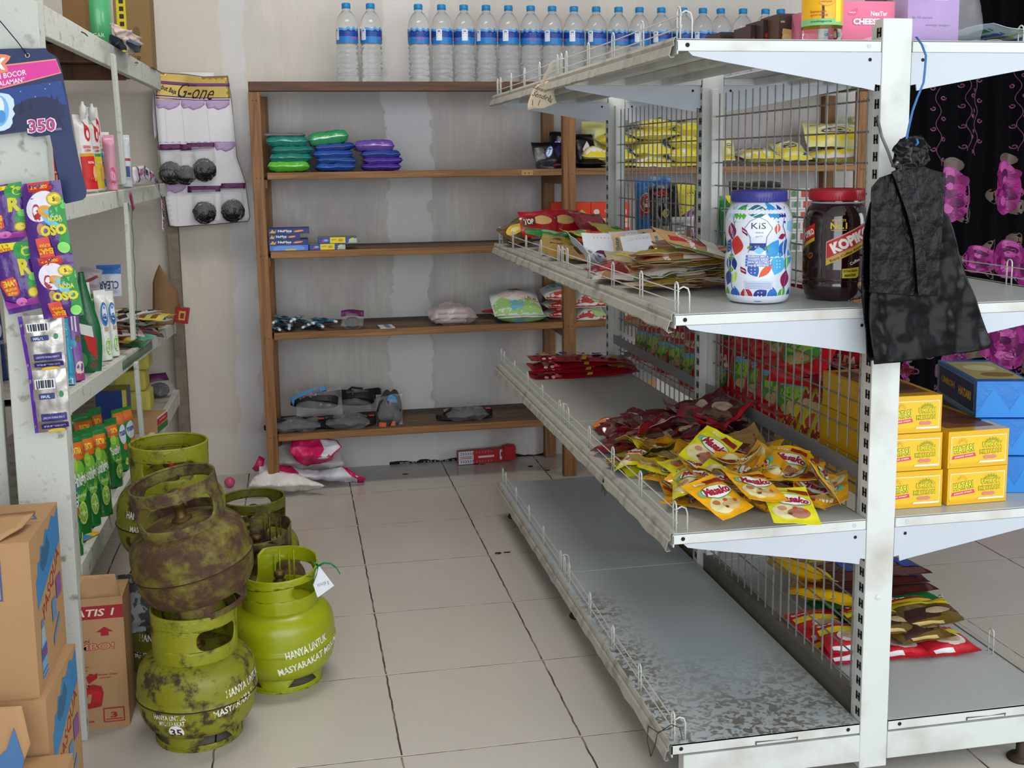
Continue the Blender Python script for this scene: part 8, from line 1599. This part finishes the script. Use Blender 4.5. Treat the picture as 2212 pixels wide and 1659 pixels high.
def rose(u, v, r, sx=1, rot=0):
    for a in (30, 150, 270): 
        t = rad(a + rot); mb.poly(ell(u + r * 1.15 * sx * cos(t), v + r * 1.05 * sin(t), r * .5 * sx, r * .30, 14, a + rot), cm2, LF, .0022, 12)
    mb.poly(ell(u, v, r * sx, r, 24), cm2, ROSE[0], .003, 12); o = .0034
    for ring, (rr, n_) in enumerate(((.72, 7), (.48, 6), (.26, 5))):
        for k in range(n_):
            t = rad(k * 360 / n_ + rot + ring * 25); mb.poly(ell(u + rr * r * sx * cos(t), v + rr * r * sin(t), r * .40 * sx * (1 - .2 * ring), r * .24 * (1 - .15 * ring), 12, math.degrees(t) + 90), cm2, ROSE[(ring + k) % 3 if k % 2 else 1 + (ring % 2) * 2], o, 12); o += .00025
    mb.poly(ell(u, v, r * .14 * sx, r * .16, 10), cm2, ROSE[3], o, 12)
for u, v, r, sx in ((2052, 420, 62, .55), (2172, 405, 60, .45), (2110, 560, 30, 1.3), (2178, 560, 42, .8), (2170, 735, 62, 1), (2062, 795, 50, .55), (1958, 800, 24, .6), (2230, 580, 50, 1), (2290, 420, 60, .8), (2300, 780, 60, 1), (2050, 60, 40, .5)): rose(u, v, r, sx, u % 40)
def swirl(u, v, s_, mir=1):
    P = []
    for k in range(14): t = k * .5; r = s_ * (1 - k / 15); P.append(cm2(u + mir * (r * cos(t)), v + r * sin(t), .003))
    mb.tube(P, .0032, LACE, 4)
for u in range(1956, 2340, 22):
    for j, v in enumerate((838, 862, 800, 780)):
        if (u // 22 + j) % 2: swirl(u, v + 14 * sin(u / 14), 9, 1 if j % 2 else -1)
for u, top_v, bot_v in ((2022, 190, 360), (2086, 140, 330), (2110, 150, 340), (2200, 140, 330), (2260, 140, 330)):
    mb.tube([cm2(u + 4 * sin(v / 9), v, .003) for v in range(top_v, bot_v, 6)], .0018, LACE, 4)
    for v in range(top_v, bot_v, 22): swirl(u + (8 if (v // 22) % 2 else -8), v, 6, 1 if (v // 22) % 2 else -1)
for u in range(1960, 2340, 46):
    for k in range(6): a = rad(30 * k + 15); mb.poly(ell(u + 13 * cos(a), 880 + 8 * sin(a) - (14 if u > 2084 else 0) * 4, 5, 2.4, 8, 30 * k + 15), cm2, LACE, .003, 12)
o = mb.build('curtain_cloth', cu); o.matrix_parent_inverse = CI
mb = MB(); mb.tube([(2.3, cyy, 2.06), (3.5, cyy, 2.06)], .009, mat('curtain_rod', '#8a8a88', .3, .8), 10); o = mb.build('curtain_rod', cu); o.matrix_parent_inverse = CI
WC = mat('white_cotton', '#d9d8dc', .8, 0, .03, 10, .3, 50)
mb = MB(); xa = ony(2040, 905, 2.2).x
mb.grid(lambda u, v: Vector((xa + .55 * u, 2.06 + .16 * v, .004 + (.20 + .02 * sin(u * 7)) * sin(pi * min(1, max(0, v))) ** .5 * min(1, 6 * u + .15) * (1 if u < .97 else .5))), 30, 16, WC); o = mb.build('white_sack'); tag(o, 'white cloth sack lying on the floor under the curtain', 'sack')
mb = MB(); mb.box(xm - .12, xm + .95, WY - .016, WY - .001, .02, .30, mat('purple_skirt_cloth', '#4a2058', .7)); tag(mb.build('purple_cloth'), 'purple cloth strip showing under the right-hand part of the curtain', 'cloth')
